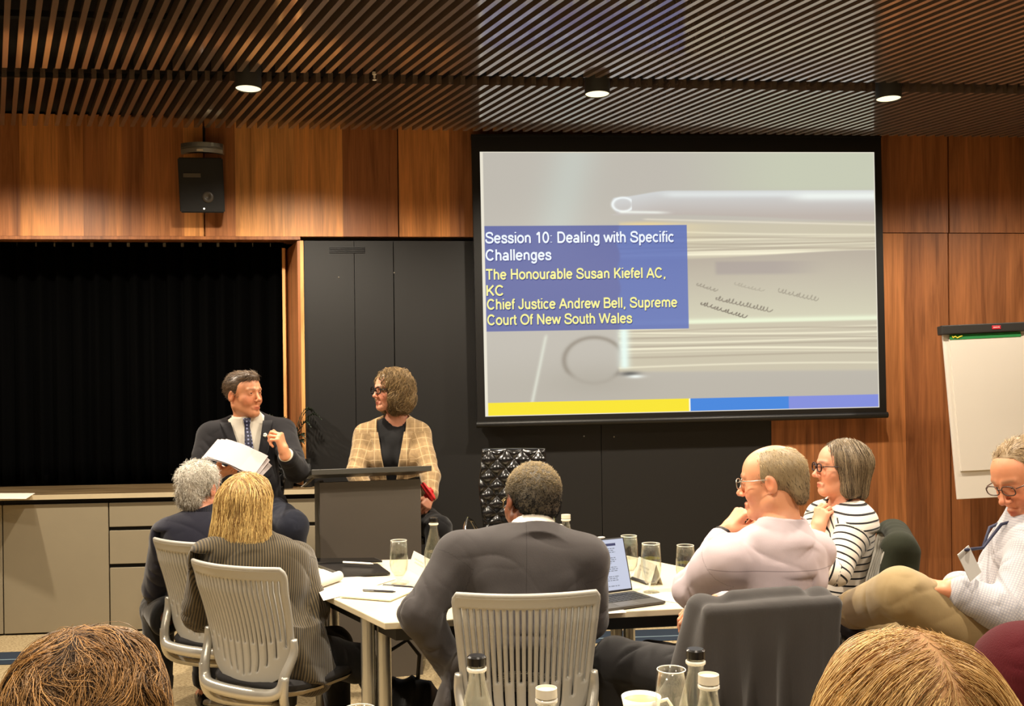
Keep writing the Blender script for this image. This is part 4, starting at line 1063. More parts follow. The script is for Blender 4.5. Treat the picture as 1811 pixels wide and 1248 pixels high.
CHINA = bpy.data.materials['white_china']
m_ = MB(); m_.lathe([(0.0, 0.0), (0.026, 0.0), (0.028, 0.004), (0.040, 0.03), (0.0475, 0.068), (0.0455, 0.068), (0.038, 0.032), (0.0, 0.008)], n=40); m_.build('cup_body', CHINA, cc, smooth='all')
m_ = MB(); m_.lathe([(0.0, 0.058), (0.0435, 0.058)], n=32); m_.build('coffee', plain('milky_coffee', (196, 150, 92), 0.3), cc)
m_ = MB(); m_.tube([(0.043, 0, 0.055), (0.062, 0, 0.060), (0.072, 0, 0.045), (0.062, 0, 0.026), (0.040, 0, 0.024)], 0.0045, 10); m_.build('handle', CHINA, cc, smooth='all')
# ================================================================== SHAPES FOR FIGURES AND CLOTH (distance fields, meshed by surface nets)
A = lambda *v: np.array(v, float)
def unit(v): v = np.asarray(v, float); return v / (np.linalg.norm(v) + 1e-12)
def smin(a, b, k):
    if k <= 0: return np.minimum(a, b)
    h = np.clip(0.5 + 0.5 * (b - a) / k, 0, 1); return b * (1 - h) + a * h - k * h * (1 - h)
def smax(a, b, k): return -smin(-a, -b, k)
def wob(Pt, lam, seed):
    r = np.random.default_rng(seed); o = 0
    for i in range(4):
        d = unit(r.normal(size=3)) * 2 * math.pi / (lam * r.uniform(.7, 1.4)); o = o + np.sin(Pt @ d + r.uniform(0, 6.28))
    return o * 0.35
class Pr:
    def __init__(s, fn, lo, hi): s.fn, s.lo, s.hi = fn, lo, hi
def cap(a, b, ra, rb=None, fold=None):
    a, b = np.asarray(a, float), np.asarray(b, float); rb = ra if rb is None else rb
    ab = b - a; L2 = max(ab @ ab, 1e-9); L = math.sqrt(L2); ax = ab / L
    ref = A(0, 0, 1) if abs(ax[2]) < .85 else A(0, 1, 0)
    e1 = unit(np.cross(ax, ref)); e2 = np.cross(ax, e1)
    def fn(Q):
        q = Q - a; t = np.clip(q @ ab / L2, 0, 1); w = q - t[:, None] * ab
        d = np.sqrt((w * w).sum(1)) - (ra + (rb - ra) * t)
        if fold:
            amp, lam, sd, foc = fold
            th = np.arctan2(w @ e2, w @ e1)
            s = q @ ax
            wt = 0.35 + 0.65 * np.exp(-((t - foc) / 0.3) ** 2)
            w1 = wob(Q, .16, int(sd * 7) + 1); w2 = wob(Q, .13, int(sd * 7) + 2)
            d = d + amp * wt * ((1 - 2 * np.sqrt(np.abs(np.sin(math.pi * (s / lam + .55 * np.sin(th + sd) + .5 * w1 + sd))) + .003)) * np.clip(.25 + w2, 0, 1) + .55 * w1)
        return d
    m = max(ra, rb) + (fold[0] * 2 if fold else 0)
    return Pr(fn, np.minimum(a, b) - m, np.maximum(a, b) + m)
def ell(c, r, R=None):
    c, r = np.asarray(c, float), np.asarray(r, float); R = np.eye(3) if R is None else np.asarray(R)
    def fn(Q):
        q = (Q - c) @ R; k0 = np.sqrt(((q / r) ** 2).sum(1)); k1 = np.sqrt(((q / (r * r)) ** 2).sum(1)) + 1e-9
        return np.where(k0 < 0.05, k0 * r.min() - r.min(), k0 * (k0 - 1) / k1)
    m = max(r); return Pr(fn, c - m, c + m)
def flat(a, b, ra, rb=None):
    a, b = np.asarray(a, float), np.asarray(b, float); rb = ra if rb is None else rb
    ax = unit(b - a); L = np.linalg.norm(b - a)
    def fn(Q):
        q = Q - a; s = q @ ax; w = q - s[:, None] * ax
        return np.maximum(np.sqrt((w * w).sum(1)) - (ra + (rb - ra) * np.clip(s / L, 0, 1)), np.abs(s - L / 2) - L / 2)
    m = max(ra, rb); return Pr(fn, np.minimum(a, b) - m, np.maximum(a, b) + m)
def ring(a, b, ra, rb, th):
    a, b = np.asarray(a, float), np.asarray(b, float); ax = unit(b - a); L = np.linalg.norm(b - a)
    def fn(Q):
        q = Q - a; s = q @ ax; w = q - s[:, None] * ax
        dr = np.abs(np.sqrt((w * w).sum(1)) - (ra + (rb - ra) * np.clip(s / L, 0, 1))) - th; ds = np.abs(s - L / 2) - L / 2
        return np.minimum(np.maximum(dr, ds), 0) + np.hypot(np.maximum(dr, 0), np.maximum(ds, 0)) - 0.001
    m = max(ra, rb) + th; return Pr(fn, np.minimum(a, b) - m, np.maximum(a, b) + m)
def rbox(c, h, R, rd=0.01):
    c, h = np.asarray(c, float), np.asarray(h, float); R = np.asarray(R)
    def fn(Q):
        q = np.abs((Q - c) @ R) - (h - rd); return np.minimum(q.max(1), 0) + np.sqrt((np.maximum(q, 0) ** 2).sum(1)) - rd
    m = np.linalg.norm(h); return Pr(fn, c - m, c + m)
def half(p, n):
    p, n = np.asarray(p, float), unit(n); return Pr(lambda Q: (Q - p) @ n, None, None)
def local(o, R, fn): return Pr(lambda Q: fn((Q - o) @ R), None, None)

HQ = 1.0
class Shape:
    def __init__(s): s.ops = []
    def u(s, p, k=0.02): s.ops.append(('u', k, p)); return s
    def sub(s, p, k=0.004): s.ops.append(('s', k, p)); return s
    def cut(s, p, k=0.004): s.ops.append(('i', k, p)); return s       # keep where p < 0
    def dis(s, fn): s.ops.append(('d', 0, fn)); return s
    def ev(s, Q, ops=None):
        d = np.full(len(Q), 1e3)
        for o, k, p in (s.ops if ops is None else ops):
            if o == 'u': d = smin(d, p.fn(Q), k)
            elif o == 's': d = smax(d, -p.fn(Q), k)
            elif o == 'i': d = smax(d, p.fn(Q), k)
            else: d = d + p(Q)
        return d
    def grad(s, Q, e=0.0012):
        d = s.ev(Q)
        return np.stack([s.ev(Q + A(*v) * e) - d for v in ((1, 0, 0), (0, 1, 0), (0, 0, 1))], 1) / e
    def normal(s, Q):
        g = s.grad(Q); return g / (np.linalg.norm(g, axis=1)[:, None] + 1e-9)
    def bounds(s):
        us = [p for o, k, p in s.ops if o == 'u']
        return np.min([p.lo for p in us], 0) - 0.02, np.max([p.hi for p in us], 0) + 0.02
    def mesh(s, h=0.004, lo=None, hi=None):
        h *= HQ
        b = s.bounds(); lo = b[0] if lo is None else np.asarray(lo, float); hi = b[1] if hi is None else np.asarray(hi, float)
        B = 8; nb = np.ceil((hi - lo) / (h * B)).astype(int) + 1
        n = nb * B
        G = np.full(tuple(n), 1.0, np.float32)
        bs = h * B; M = 3                                              # macro chunk of M^3 blocks
        offs = np.stack(np.meshgrid(*[np.arange(B)] * 3, indexing='ij'), -1).reshape(-1, 3)
        for mi in np.ndindex(*[int(math.ceil(q / M)) for q in nb]):
            b0 = np.array(mi) * M; b1 = np.minimum(b0 + M, nb)
            cc = lo + (b0 + b1) / 2 * bs; R = np.linalg.norm((b1 - b0) * bs) / 2
            ops = []
            c1 = cc[None]
            for o in s.ops:
                if o[0] in 'us' and o[2].lo is not None:
                    v = float(o[2].fn(c1)[0])
                    if v < 2.6 * R + o[1] + 0.03: ops.append(o)
                else: ops.append(o)
            if not any(o[0] == 'u' for o in ops): continue
            bi = np.stack(np.meshgrid(*[np.arange(x, y) for x, y in zip(b0, b1)], indexing='ij'), -1).reshape(-1, 3)
            dc = s.ev(lo + (bi + 0.5) * bs, ops)
            near = np.abs(dc) < bs * 1.35
            for q, d in zip(bi[~near], dc[~near]):
                if d < 0: G[q[0]*B:q[0]*B+B, q[1]*B:q[1]*B+B, q[2]*B:q[2]*B+B] = -1
            if not near.any(): continue
            nbk = bi[near]
            idx = (nbk[:, None] * B + offs[None]).reshape(-1, 3)
            G[idx[:, 0], idx[:, 1], idx[:, 2]] = s.ev(lo + idx * h, ops)
        neg = G < 0
        cnt = sum(neg[i:n[0]-1+i, j:n[1]-1+j, k:n[2]-1+k].astype(np.int8) for i in (0, 1) for j in (0, 1) for k in (0, 1))
        ci = np.argwhere((cnt > 0) & (cnt < 8))
        cor = [(i, j, k) for i in (0, 1) for j in (0, 1) for k in (0, 1)]
        val = np.stack([G[ci[:, 0]+i, ci[:, 1]+j, ci[:, 2]+k] for i, j, k in cor], 1)
        acc = np.zeros((len(ci), 3)); num = np.zeros(len(ci))
        for a_ in range(8):
            for b_ in range(a_ + 1, 8):
                if sum(x != y for x, y in zip(cor[a_], cor[b_])) != 1: continue
                va, vb = val[:, a_], val[:, b_]; m = (va < 0) != (vb < 0)
                t = va[m] / (va[m] - vb[m])
                acc[m] += np.array(cor[a_]) + t[:, None] * (np.array(cor[b_]) - np.array(cor[a_])); num[m] += 1
        V = lo + (ci + acc / num[:, None]) * h
        ix = np.full(tuple(n), -1, np.int32); ix[ci[:, 0], ci[:, 1], ci[:, 2]] = np.arange(len(ci))
        Fs = []
        for ax in range(3):
            sl0 = [slice(None)] * 3; sl1 = [slice(None)] * 3; sl0[ax] = slice(0, -1); sl1[ax] = slice(1, None)
            n0, n1 = neg[tuple(sl0)], neg[tuple(sl1)]
            e = np.argwhere(n0 != n1); e = e[(e > 0).all(1)]
            u_, v_ = [q for q in range(3) if q != ax]
            if ax == 1: u_, v_ = v_, u_
            du = np.zeros(3, int); du[u_] = 1; dv = np.zeros(3, int); dv[v_] = 1
            g = lambda q: ix[q[:, 0], q[:, 1], q[:, 2]]
            qd = np.stack([g(e), g(e - du), g(e - du - dv), g(e - dv)], 1)
            fl_ = n0[e[:, 0], e[:, 1], e[:, 2]]
            qd[fl_] = qd[fl_][:, ::-1]
            Fs.append(qd[(qd >= 0).all(1)])
        F = np.concatenate(Fs)[:, ::-1]
        # pull the vertices onto the surface, cell by cell with only the shapes that reach the cell
        cs = 0.10; key = np.floor((V - lo) / cs).astype(int); kk = (key[:, 0] * 4096 + key[:, 1]) * 4096 + key[:, 2]
        od = np.argsort(kk, kind='stable'); cutp = np.flatnonzero(np.diff(kk[od])) + 1
        for g_ in np.split(od, cutp):
            Q = V[g_]; cc = Q.mean(0); R = np.linalg.norm(Q - cc, axis=1).max(); c1 = cc[None]
            ops = [o for o in s.ops if not (o[0] in 'us' and o[2].lo is not None) or float(o[2].fn(c1)[0]) < 2.6 * R + o[1] + 0.02]
            e = 0.0012; d = s.ev(Q, ops)
            g = np.stack([s.ev(Q + A(*v) * e, ops) - d for v in ((1, 0, 0), (0, 1, 0), (0, 0, 1))], 1) / e
            gl = np.maximum((g * g).sum(1), .2)[:, None]
            for it in range(2):
                st_ = d[:, None] * g / gl; ln = np.linalg.norm(st_, axis=1)[:, None]
                Q = Q - st_ * np.minimum(1, 0.6 * h / (ln + 1e-9))
                if it == 0: d = s.ev(Q, ops)
            V[g_] = Q
        return V, F

def mesh_obj(name, V, F, mat, parent=None, cols=None, attrs=None, smooth=True):
    loc = np.array(parent.location[:]) if parent is not None else np.zeros(3)
    if parent is not None and parent.parent is not None: loc = loc + np.array(parent.parent.location[:])
    me = bpy.data.meshes.new(name); V = np.asarray(V, float); F = np.asarray(F)
    me.vertices.add(len(V)); me.vertices.foreach_set('co', (V - loc).astype(np.float32).ravel())
    k = F.shape[1]
    me.loops.add(F.size); me.loops.foreach_set('vertex_index', F.astype(np.int32).ravel())
    me.polygons.add(len(F)); me.polygons.foreach_set('loop_start', np.arange(0, F.size, k, dtype=np.int32))
    me.update(calc_edges=True)
    if smooth: me.polygons.foreach_set('use_smooth', [True] * len(F))
    if cols is not None:
        c = me.color_attributes.new('tint', 'FLOAT_COLOR', 'POINT')
        c.data.foreach_set('color', np.concatenate([cols, np.ones((len(cols), 1))], 1).astype(np.float32).ravel())
    for nm, arr in (attrs or {}).items():
        a_ = me.attributes.new(nm, 'FLOAT_VECTOR', 'POINT'); a_.data.foreach_set('vector', np.asarray(arr, np.float32).ravel())
    me.materials.append(mat)
    o = bpy.data.objects.new(name, me); COL.objects.link(o)
    if parent is not None: o.parent = parent
    return o

# ------------------------------------------------------------------ cloth, skin and hair materials
def skin_mat():
    nt = NT('skin'); t = nt.attr('tint').outputs['Color']
    n = nt.noise(nt.coord(), 55, 4)
    nt.link(nt.mix(nt.math('MULTIPLY', n, 0.30), t, nt.mix(1.0, t, (0.80, 0.62, 0.55), 'MULTIPLY')), nt.b.inputs['Base Color'])
    P(nt, Roughness=0.48); nt.b.inputs['Subsurface Weight'].default_value = 0.12; nt.b.inputs['Subsurface Radius'].default_value = (0.012, 0.004, 0.002); nt.b.inputs['Subsurface Scale'].default_value = 0.6
    nt.bump(nt.noise(nt.coord(), 500, 2), 0.12, 0.001)
    return nt.m
SKIN = skin_mat()
def hair_mat(name, dark, light, rough=0.42, spec=0.5):
    nt = NT(name); t = nt.attr('tint').outputs['Fac']
    nt.link(nt.ramp(t, [(0.0, lin(dark)), (0.55, tuple((a + b) / 2 for a, b in zip(lin(dark), lin(light)))), (1.0, lin(light))]), nt.b.inputs['Base Color'])
    nt.link(nt.math('MAXIMUM', nt.math('MULTIPLY_ADD', t, -4.0, 1.0), rough), nt.b.inputs['Roughness']); nt.b.inputs['Specular IOR Level'].default_value = spec
    return nt.m
def cloth(name, rgb, kind='weave', rgb2=None, rough=0.85, sheen=0.2, per=0.0075, bump=0.25, wrinkle=0.35, seams=(), back=None):
    """kind: weave, cord (ribs), stripe, plaid, check; pattern runs in the garment's own coordinates"""
    nt = NT(name); gcn = nt.attr('garment').outputs['Vector']
    sx = nt.node('ShaderNodeSeparateXYZ'); nt.link(gcn, sx.inputs[0]); x, y = sx.outputs[0], sx.outputs[1]
    c = lin(rgb); c2 = lin(rgb2) if rgb2 else tuple(v * 0.5 for v in c)
    n = nt.noise(nt.coord(), 14, 3)
    base = nt.mix(nt.math('MULTIPLY', n, 0.4), c, tuple(v * 0.72 for v in c))
    wave = lambda q, p, ph=0.0: nt.math('MULTIPLY_ADD', nt.math('SINE', nt.math('MULTIPLY_ADD', q, 2 * math.pi / p, ph)), 0.5, 0.5)
    line = lambda q, p, w: nt.math('LESS_THAN', nt.math('FRACT', nt.math('DIVIDE', nt.math('ADD', q, 10.0), p)), w)
    hgt = None
    if kind == 'cord':
        w = wave(x, per); base = nt.mix(w, c2, base); hgt = w
    elif kind == 'stripe':
        base = nt.mix(line(y, per, 0.24), base, c2)
        hgt = nt.noise(nt.coord(), 700, 2)
    elif kind == 'plaid':
        f = nt.mix(nt.math('MULTIPLY', wave(x, 0.006), 0.35), base, c2)
        f = nt.mix(nt.math('MULTIPLY', wave(y, 0.006), 0.35), f, c2)
        l1 = nt.math('MAXIMUM', line(x, per, 0.10), line(y, per * 1.25, 0.08))
        l2 = nt.math('MAXIMUM', nt.math('MULTIPLY', line(nt.math('ADD', x, per * 0.5), per, 0.30), 0.4), nt.math('MULTIPLY', line(nt.math('ADD', y, per * 0.6), per * 1.25, 0.30), 0.4))
        f = nt.mix(l2, f, c2); base = nt.mix(nt.math('MULTIPLY', l1, 0.6), f, lin((222, 192, 146)))
        hgt = nt.noise(nt.coord(), 700, 2)
    elif kind == 'check':
        l1 = nt.math('MAXIMUM', line(x, per, 0.3), line(y, per, 0.3)); base = nt.mix(nt.math('MULTIPLY', l1, 0.6), base, c2); hgt = nt.noise(nt.coord(), 600, 2)
    elif kind == 'rib':
        w = wave(x, per); base = nt.mix(nt.math('MULTIPLY', w, 0.5), base, c2); hgt = w
    else:
        w2 = nt.noise(nt.mapping(nt.coord(), (500, 500, 60)), 1.0, 2); base = nt.mix(nt.math('MULTIPLY', w2, 0.35), base, c2); hgt = w2
    if seams or back is not None:                                     # stitched seams: armholes, yoke, centre back
        w_ = sx.outputs[2]; near_ = lambda q, c, r: nt.math('LESS_THAN', nt.math('ABSOLUTE', nt.math('SUBTRACT', q, c)), r)
        on = near_(w_, 0.5, 0.22); body_ = nt.math('LESS_THAN', w_, 0.05)
        for c0 in seams: on = nt.math('MAXIMUM', on, nt.math('MULTIPLY', near_(y, c0, 0.0016), body_))
        if back is not None: on = nt.math('MAXIMUM', on, nt.math('MULTIPLY', near_(x, back, 0.0014), body_))
        base = nt.mix(nt.math('MULTIPLY', on, 0.55), base, nt.mix(1.0, base, (0.35, 0.33, 0.34), 'MULTIPLY'))
    nt.link(base, nt.b.inputs['Base Color']); P(nt, Roughness=rough); nt.b.inputs['Specular IOR Level'].default_value = 0.25
    nt.b.inputs['Sheen Weight'].default_value = sheen; nt.b.inputs['Sheen Roughness'].default_value = 0.5
    b1 = nt.node('ShaderNodeBump'); b1.inputs['Strength'].default_value = wrinkle; b1.inputs['Distance'].default_value = 0.02
    wn = nt.noise(nt.mapping(nt.coord(), (1, 1, 0.6), rot=(.5, .3, .6)), 8, 1.5, .45, .5); nt.link(wn, b1.inputs['Height'])
    b2 = nt.node('ShaderNodeBump'); b2.inputs['Strength'].default_value = bump; b2.inputs['Distance'].default_value = 0.002
    nt.link(hgt, b2.inputs['Height']); nt.link(b1.outputs[0], b2.inputs['Normal']); nt.link(b2.outputs[0], nt.b.inputs['Normal'])
    return nt.m

# ------------------------------------------------------------------ figure builder
class Fig:
    def __init__(s, name, label, J, skin=(226, 168, 132), hs=1.0, chair=None, deep=0.0):
        s.J = J; s.chair = chair; s.deep = deep; s.skin = skin; s.hs = hs
        J.setdefault('up', A(0, 0, 1))
        s.X = unit(J['sr'] - J['sl']); u0 = unit(J['neck'] - J['pel']); s.U = unit(u0 - s.X * (u0 @ s.X)); s.F = np.cross(s.U, s.X)
        s.T = np.linalg.norm(J['neck'] - J['pel']); s.W = np.linalg.norm(J['sr'] - J['sl'])
        s.hF = unit(J['face']); s.hX = unit(np.cross(s.hF, J['up'])); s.hU = np.cross(s.hX, s.hF)
        s.HR = np.stack([s.hX, s.hF, s.hU], 1)
        if 'kl' not in J: s.seated()
        s.root = thing(name, label, 'person', (J['pel'][0], J['pel'][1], 0))
        s.body = Shape(); s._body()
    def seated(s, spread=0.10, drop=0.0):
        J = s.J; f = unit(A(s.F[0], s.F[1], 0)); x = unit(A(s.X[0], s.X[1], 0))
        for q, sg in (('l', -1), ('r', 1)):
            k = J['pel'] + x * sg * spread * 1.1 + f * 0.43 + A(0, 0, 0.0); J['k' + q] = k
            J['a' + q] = A(k[0] + f[0] * 0.02, k[1] + f[1] * 0.02, 0.09)
    def h(s, *p): return s.J['head'] + s.HR @ (A(*p) * s.hs)
    def tp(s, x, y, z): return s.J['pel'] + s.X * x + s.F * y + s.U * z          # torso coordinates
    def torso(s, sh, g, belly=0.0, k=0.06, bust=0.0):
        J, T, W = s.J, s.T, s.W; R = np.stack([s.X, s.F, s.U], 1)
        sh.u(cap(J['sl'] - s.U * .012 + s.X * .012, J['sr'] - s.U * .012 - s.X * .012, .056 + g), k)
        sh.u(ell(s.tp(0, .010, .68 * T), (.43 * W + g, .108 + g, .27 * T + g), R), k)
        sh.u(ell(s.tp(0, .015 + belly * .5, .34 * T), (.395 * W + g, .105 + belly + g, .28 * T + g), R), k)
        sh.u(ell(s.tp(0, 0, .02), (.45 * W + g, .125 + g, .14 + g), R), k)
        for q in ('sl', 'sr'): sh.u(cap(J['neck'] + s.U * .012, J['neck'] * .45 + J[q] * .55 - s.U * .002, .046 + g * .5, .050 + g * .8), .04)
        sh.u(ell(s.tp(0, -.038, .87 * T), (.11 + g, .055 + g * .8, .065 + g * .5), R), .06)
        if bust:
            for sg in (-1, 1): sh.u(ell(s.tp(sg * .075, .085, .60 * T), (.07 + g * .5, .055 + bust, .07 + g * .5), R), .04)
    def arms(s, sh, ru, re, rw, fold=0.0, lam=0.05, cuff=1.0, seed=1, k=.035, which='lr'):
        J = s.J
        for i, q in enumerate(which):
            S, E, Wr = J['s' + q], J['e' + q], J['w' + q]; E2 = E + (Wr - E) * cuff
            f1 = (fold, lam, seed + i * 1.3, 0.9) if fold else None; f2 = (fold * 1.0, lam, seed + 2 + i, 0.1) if fold else None
            sh.u(cap(S, E, ru, re, f1), k); sh.u(cap(E, E + (E2 - E) * .9, re, re + (rw - re) * .9, f2), .02)
            sh.u(flat(E + (E2 - E) * .8, E2, re + (rw - re) * .8, rw), .008)
    def carve(s, sh, inset=0.0):
        """cloth and back rest against the chair back instead of passing through it"""
        if s.chair is None: return
        M = s.chair.matrix_basis; R = np.array(M.to_3x3()); o = np.array(M.translation)
        def fn(q):
            x, y, z = q[:, 0], q[:, 1], q[:, 2]; v = np.clip((z - .435) / .465, 0, 1)
            ys = -.215 - .085 * v + .020 * np.sin(np.pi * np.minimum(1, v * 1.25)) + .055 * np.minimum(1.2, np.abs(x) / .23) ** 2 + .032 + s.deep + inset
            return np.maximum(np.maximum(y - ys, ys - .30 - y), np.maximum(np.abs(x) - .245, np.maximum(z - .925, .39 - z)))
        sh.sub(local(o, R, fn), .028)
    def hand(s, w, d, n, side, curl=(20, 25, 15), size=1.0, spread=0.0, thumb=None, curls=None):
        """wrist, direction along the hand, palm-facing direction, side +1 right / -1 left"""
        d = unit(d); n = unit(np.asarray(n, float) - d * (np.asarray(n, float) @ d)); t = side * np.cross(d, n); S = s.body; z = size
        kn = []
        S.u(cap(w - d * .02, w + d * .02 * z, .026 * z, .027 * z), .02)
        for i, (o, L) in enumerate(((.029, .086), (.010, .090), (-.010, .085), (-.028, .076))):
            b0 = w + d * .012 * z + t * o * .55 * z; k_ = w + (d * L + t * o * 1.0) * z; S.u(cap(b0, k_, .0135 * z, .0115 * z), .012); kn.append(k_)
        for i, f in enumerate((.97, 1.08, 1.0, .80)):
            c = (curls[i] if curls else curl); dd = unit(d + t * spread * (1.5 - i)); p = kn[i]; ang_ = 0; r0 = .0092 * z * (1 if i < 3 else .88)
            for j, L in enumerate((.043, .027, .021)):
                ang_ += math.radians(c[j]); v = dd * math.cos(ang_) + n * math.sin(ang_); q = p + v * L * f * z
                S.u(cap(p, q, r0, r0 * .90), .0035); p = q; r0 *= .92
        b0 = w + (d * .022 + t * .026 + n * .006) * z; th = thumb or (0.65, 0.62, 0.40)
        v = unit(d * th[0] + t * th[1] + n * th[2]); p1 = b0 + v * .040 * z; S.u(cap(b0, p1, .0155 * z, .0125 * z), .014)
        v2 = unit(v + d * .35 - t * .25 + n * .2); p2 = p1 + v2 * .032 * z; S.u(cap(p1, p2, .0115 * z, .0100 * z), .004)
        v3 = unit(v2 + d * .2 - t * .25 + n * .15); S.u(cap(p2, p2 + v3 * .024 * z, .0100 * z, .0082 * z), .004)
    def _body(s):
        B, h, J, z = s.body, s.h, s.J, s.hs; R = s.HR
        e = lambda c, r, k: B.u(ell(h(*c), A(*r) * z, R), k)
        e((0, -.012, .035), (.077, .099, .085), .01); e((0, .035, .035), (.065, .056, .060), .03); e((0, .028, -.035), (.061, .064, .078), .03)
        for sg in (-1, 1):
            B.u(cap(h(sg * .052, -.005, -.055), h(sg * .012, .066, -.098), .022 * z, .019 * z), .025)
            B.u(cap(h(sg * .045, .054, -.024), h(sg * .040, .060, -.034), .024 * z), .02)
        B.u(cap(h(-.008, .073, -.100), h(.008, .073, -.100), .019 * z), .018)
        B.u(cap(h(0, .090, .014), h(0, .112, -.026), .0080 * z, .0095 * z), .012); e((0, .1150, -.031), (.0108, .0112, .0095), .008)
        for sg in (-1, 1):
            e((sg * .0110, .103, -.035), (.0075, .010, .0072), .006)
            B.sub(ell(h(sg * .032, .106, .008), A(.019, .020, .014) * z, R), .014)
            B.u(ell(h(sg * .032, .0775, .007), A(.0165, .0150, .0140) * z, R), .004)
            B.sub(ell(h(sg * .032, .0945, .0065), A(.0120, .0090, .0042) * z, R), .002)
            B.u(cap(h(sg * .012, .094, .027), h(sg * .046, .079, .027), .0075 * z, .0065 * z), .012)
            B.u(cap(h(sg * .023, .0865, -.0695), h(sg * .004, .0962, -.0665), .0045 * z, .0055 * z), .008)
            B.u(cap(h(sg * .020, .0865, -.0765), h(0, .0945, -.0790), .0048 * z, .0062 * z), .008)
            B.sub(cap(h(sg * .023, .0925, -.0720), h(0, .1025, -.0728), .0015 * z), .002)
            er = Matrix.Rotation(math.radians(-12), 3, 'X'); E_ = R @ np.array(er)
            B.u(ell(h(sg * .079, -.014, -.004), A(.009, .019, .031) * z, E_), .008)
            B.sub(ell(h(sg * .090, -.008, .000), A(.008, .010, .017) * z, E_), .006)
        nb = J['neck'] - s.U * .02
        B.u(cap(h(0, -.022, -.055), nb, .053 * z, .057), .03)
        s.torso(B, -0.012)
        s.arms(B, .050, .040, .027, k=.04)
        f = s.F
        for q, sg in (('l', -1), ('r', 1)):
            hp = J.get('h' + q, J['pel'] + s.X * sg * .095); J['h' + q] = hp
            B.u(cap(hp, J['k' + q], .078, .054), .05); B.u(cap(J['k' + q], J['a' + q], .052, .036), .02)
            fd = J.get('f' + q, unit(A(f[0], f[1], -0.05))); B.u(cap(J['a' + q] - A(0, 0, .035), J['a' + q] + fd * .15 - A(0, 0, .05), .036, .028), .03)
    def skin_cols(s, V):
        c = np.array(lin(s.skin))[None].repeat(len(V), 0)
        q = ((V - s.J['head']) @ s.HR) / s.hs
        def bl(m, col): c[:] = c * (1 - m[:, None]) + np.array(lin(col))[None] * m[:, None]
        g = lambda cx, cy, cz, r: np.exp(-(((np.abs(q[:, 0]) - cx) ** 2 + (q[:, 1] - cy) ** 2 + (q[:, 2] - cz) ** 2) / r ** 2))
        b = np.array(s.skin, float); red = (b[0] * .93, b[1] * .72, b[2] * .66); lip = (b[0] * .78, b[1] * .50, b[2] * .48)
        bl(.55 * g(.045, .075, -.03, .03), red); bl(.5 * g(0, .118, -.033, .016), red); bl(.5 * g(.083, -.012, 0, .03), red)
        lipm = np.exp(-((q[:, 0] / .022) ** 4)) * np.exp(-(((q[:, 2] + .0735) / .0095) ** 4)) * (q[:, 1] > .08); bl(.85 * lipm, lip)
        brow = np.exp(-(((np.abs(q[:, 0]) - .030) / .020) ** 4)) * np.exp(-(((q[:, 2] - .030) / .0055) ** 2)) * (q[:, 1] > .06); bl(.7 * brow, s.J.get('brow', (96, 70, 50)))
        eyem = np.exp(-(((np.abs(q[:, 0]) - .032) / .014) ** 4 + ((q[:, 2] - .007) / .0075) ** 4)) * (q[:, 1] > .07); bl(.45 * eyem, (b[0] * .62, b[1] * .52, b[2] * .48))
        return c
    def finish(s, hres=0.004):
        s.carve(s.body, .022)
        V, F = s.body.mesh(hres)
        o = mesh_obj('body', V, F, SKIN, s.root, cols=s.skin_cols(V))
        # eyes
        m = MB()
        lens_ = []
        for sg in (-1, 1):
            c = s.h(sg * .032, .0765, .007); gz = unit(s.hF + s.J.get('gaze', A(0, 0, 0)))
            rr = .0132 * s.hs; e1 = unit(np.cross(gz, s.hU)); e2 = np.cross(e1, gz)
            Vv, Ff = [], []; N = 20
            angs = [0, 10, 22, 26, 45, 70, 100, 130]
            for a_ in angs:
                for k in range(N):
                    t = 2 * math.pi * k / N; Vv.append(c + rr * (gz * math.cos(math.radians(a_)) + math.sin(math.radians(a_)) * (e1 * math.cos(t) + e2 * math.sin(t))))
            for i in range(len(angs) - 1):
                for k in range(N): Ff.append((i * N + k, (i + 1) * N + k, (i + 1) * N + (k + 1) % N, i * N + (k + 1) % N))
            lens_.append((Vv, Ff))
        Vv = np.array(lens_[0][0] + lens_[1][0]); n0 = len(lens_[0][0]); Ff = np.array(lens_[0][1] + [tuple(i + n0 for i in q) for q in lens_[1][1]])
        ringc = np.repeat(np.array([lin((12, 10, 10)), lin((12, 10, 10)), lin((78, 66, 52)), lin((225, 214, 202)), lin((225, 214, 202)), lin((220, 205, 195)), lin((220, 205, 195)), lin((220, 205, 195))]), 20, 0)
        mesh_obj('eyes', Vv, Ff, EYE, s.root, cols=np.concatenate([ringc, ringc]))
        return o
    # ---- garments
    def gcoords(s, V):
        J = s.J; q = V - J['pel']; out = np.stack([q @ s.X, q @ s.U, np.zeros(len(V))], 1)
        ang = np.arctan2(q @ s.X, q @ s.F); out[:, 0] = np.where(np.abs(q @ s.F) < 0.04, out[:, 0], out[:, 0])
        tor = ell(s.tp(0, .01, .45 * s.T), (.47 * s.W, .14, .62 * s.T), np.stack([s.X, s.F, s.U], 1)).fn(V)
        best = tor + .012
        for qq in 'lr':
            off = 0.0
            for a, b in (('s', 'e'), ('e', 'w')):
                a_, b_ = J[a + qq], J[b + qq]; ab = b_ - a_; L = np.linalg.norm(ab); ax = ab / L; w = V - a_; sx = w @ ax
                pr = w - np.clip(sx, 0, L)[:, None] * ax; d = np.linalg.norm(pr, axis=1) - .055
                ref = unit(np.cross(ax, s.F if abs(ax @ s.F) < .8 else s.X)); e2 = np.cross(ax, ref)
                th = np.arctan2(pr @ e2, pr @ ref)
                m = (d < best) & ((sx > .03) | (a == 'e')); best = np.where(m, d, best)
                out[m] = np.stack([th[m] * .06, off - sx[m], np.full(m.sum(), 1.0)], 1); off -= L
        return out
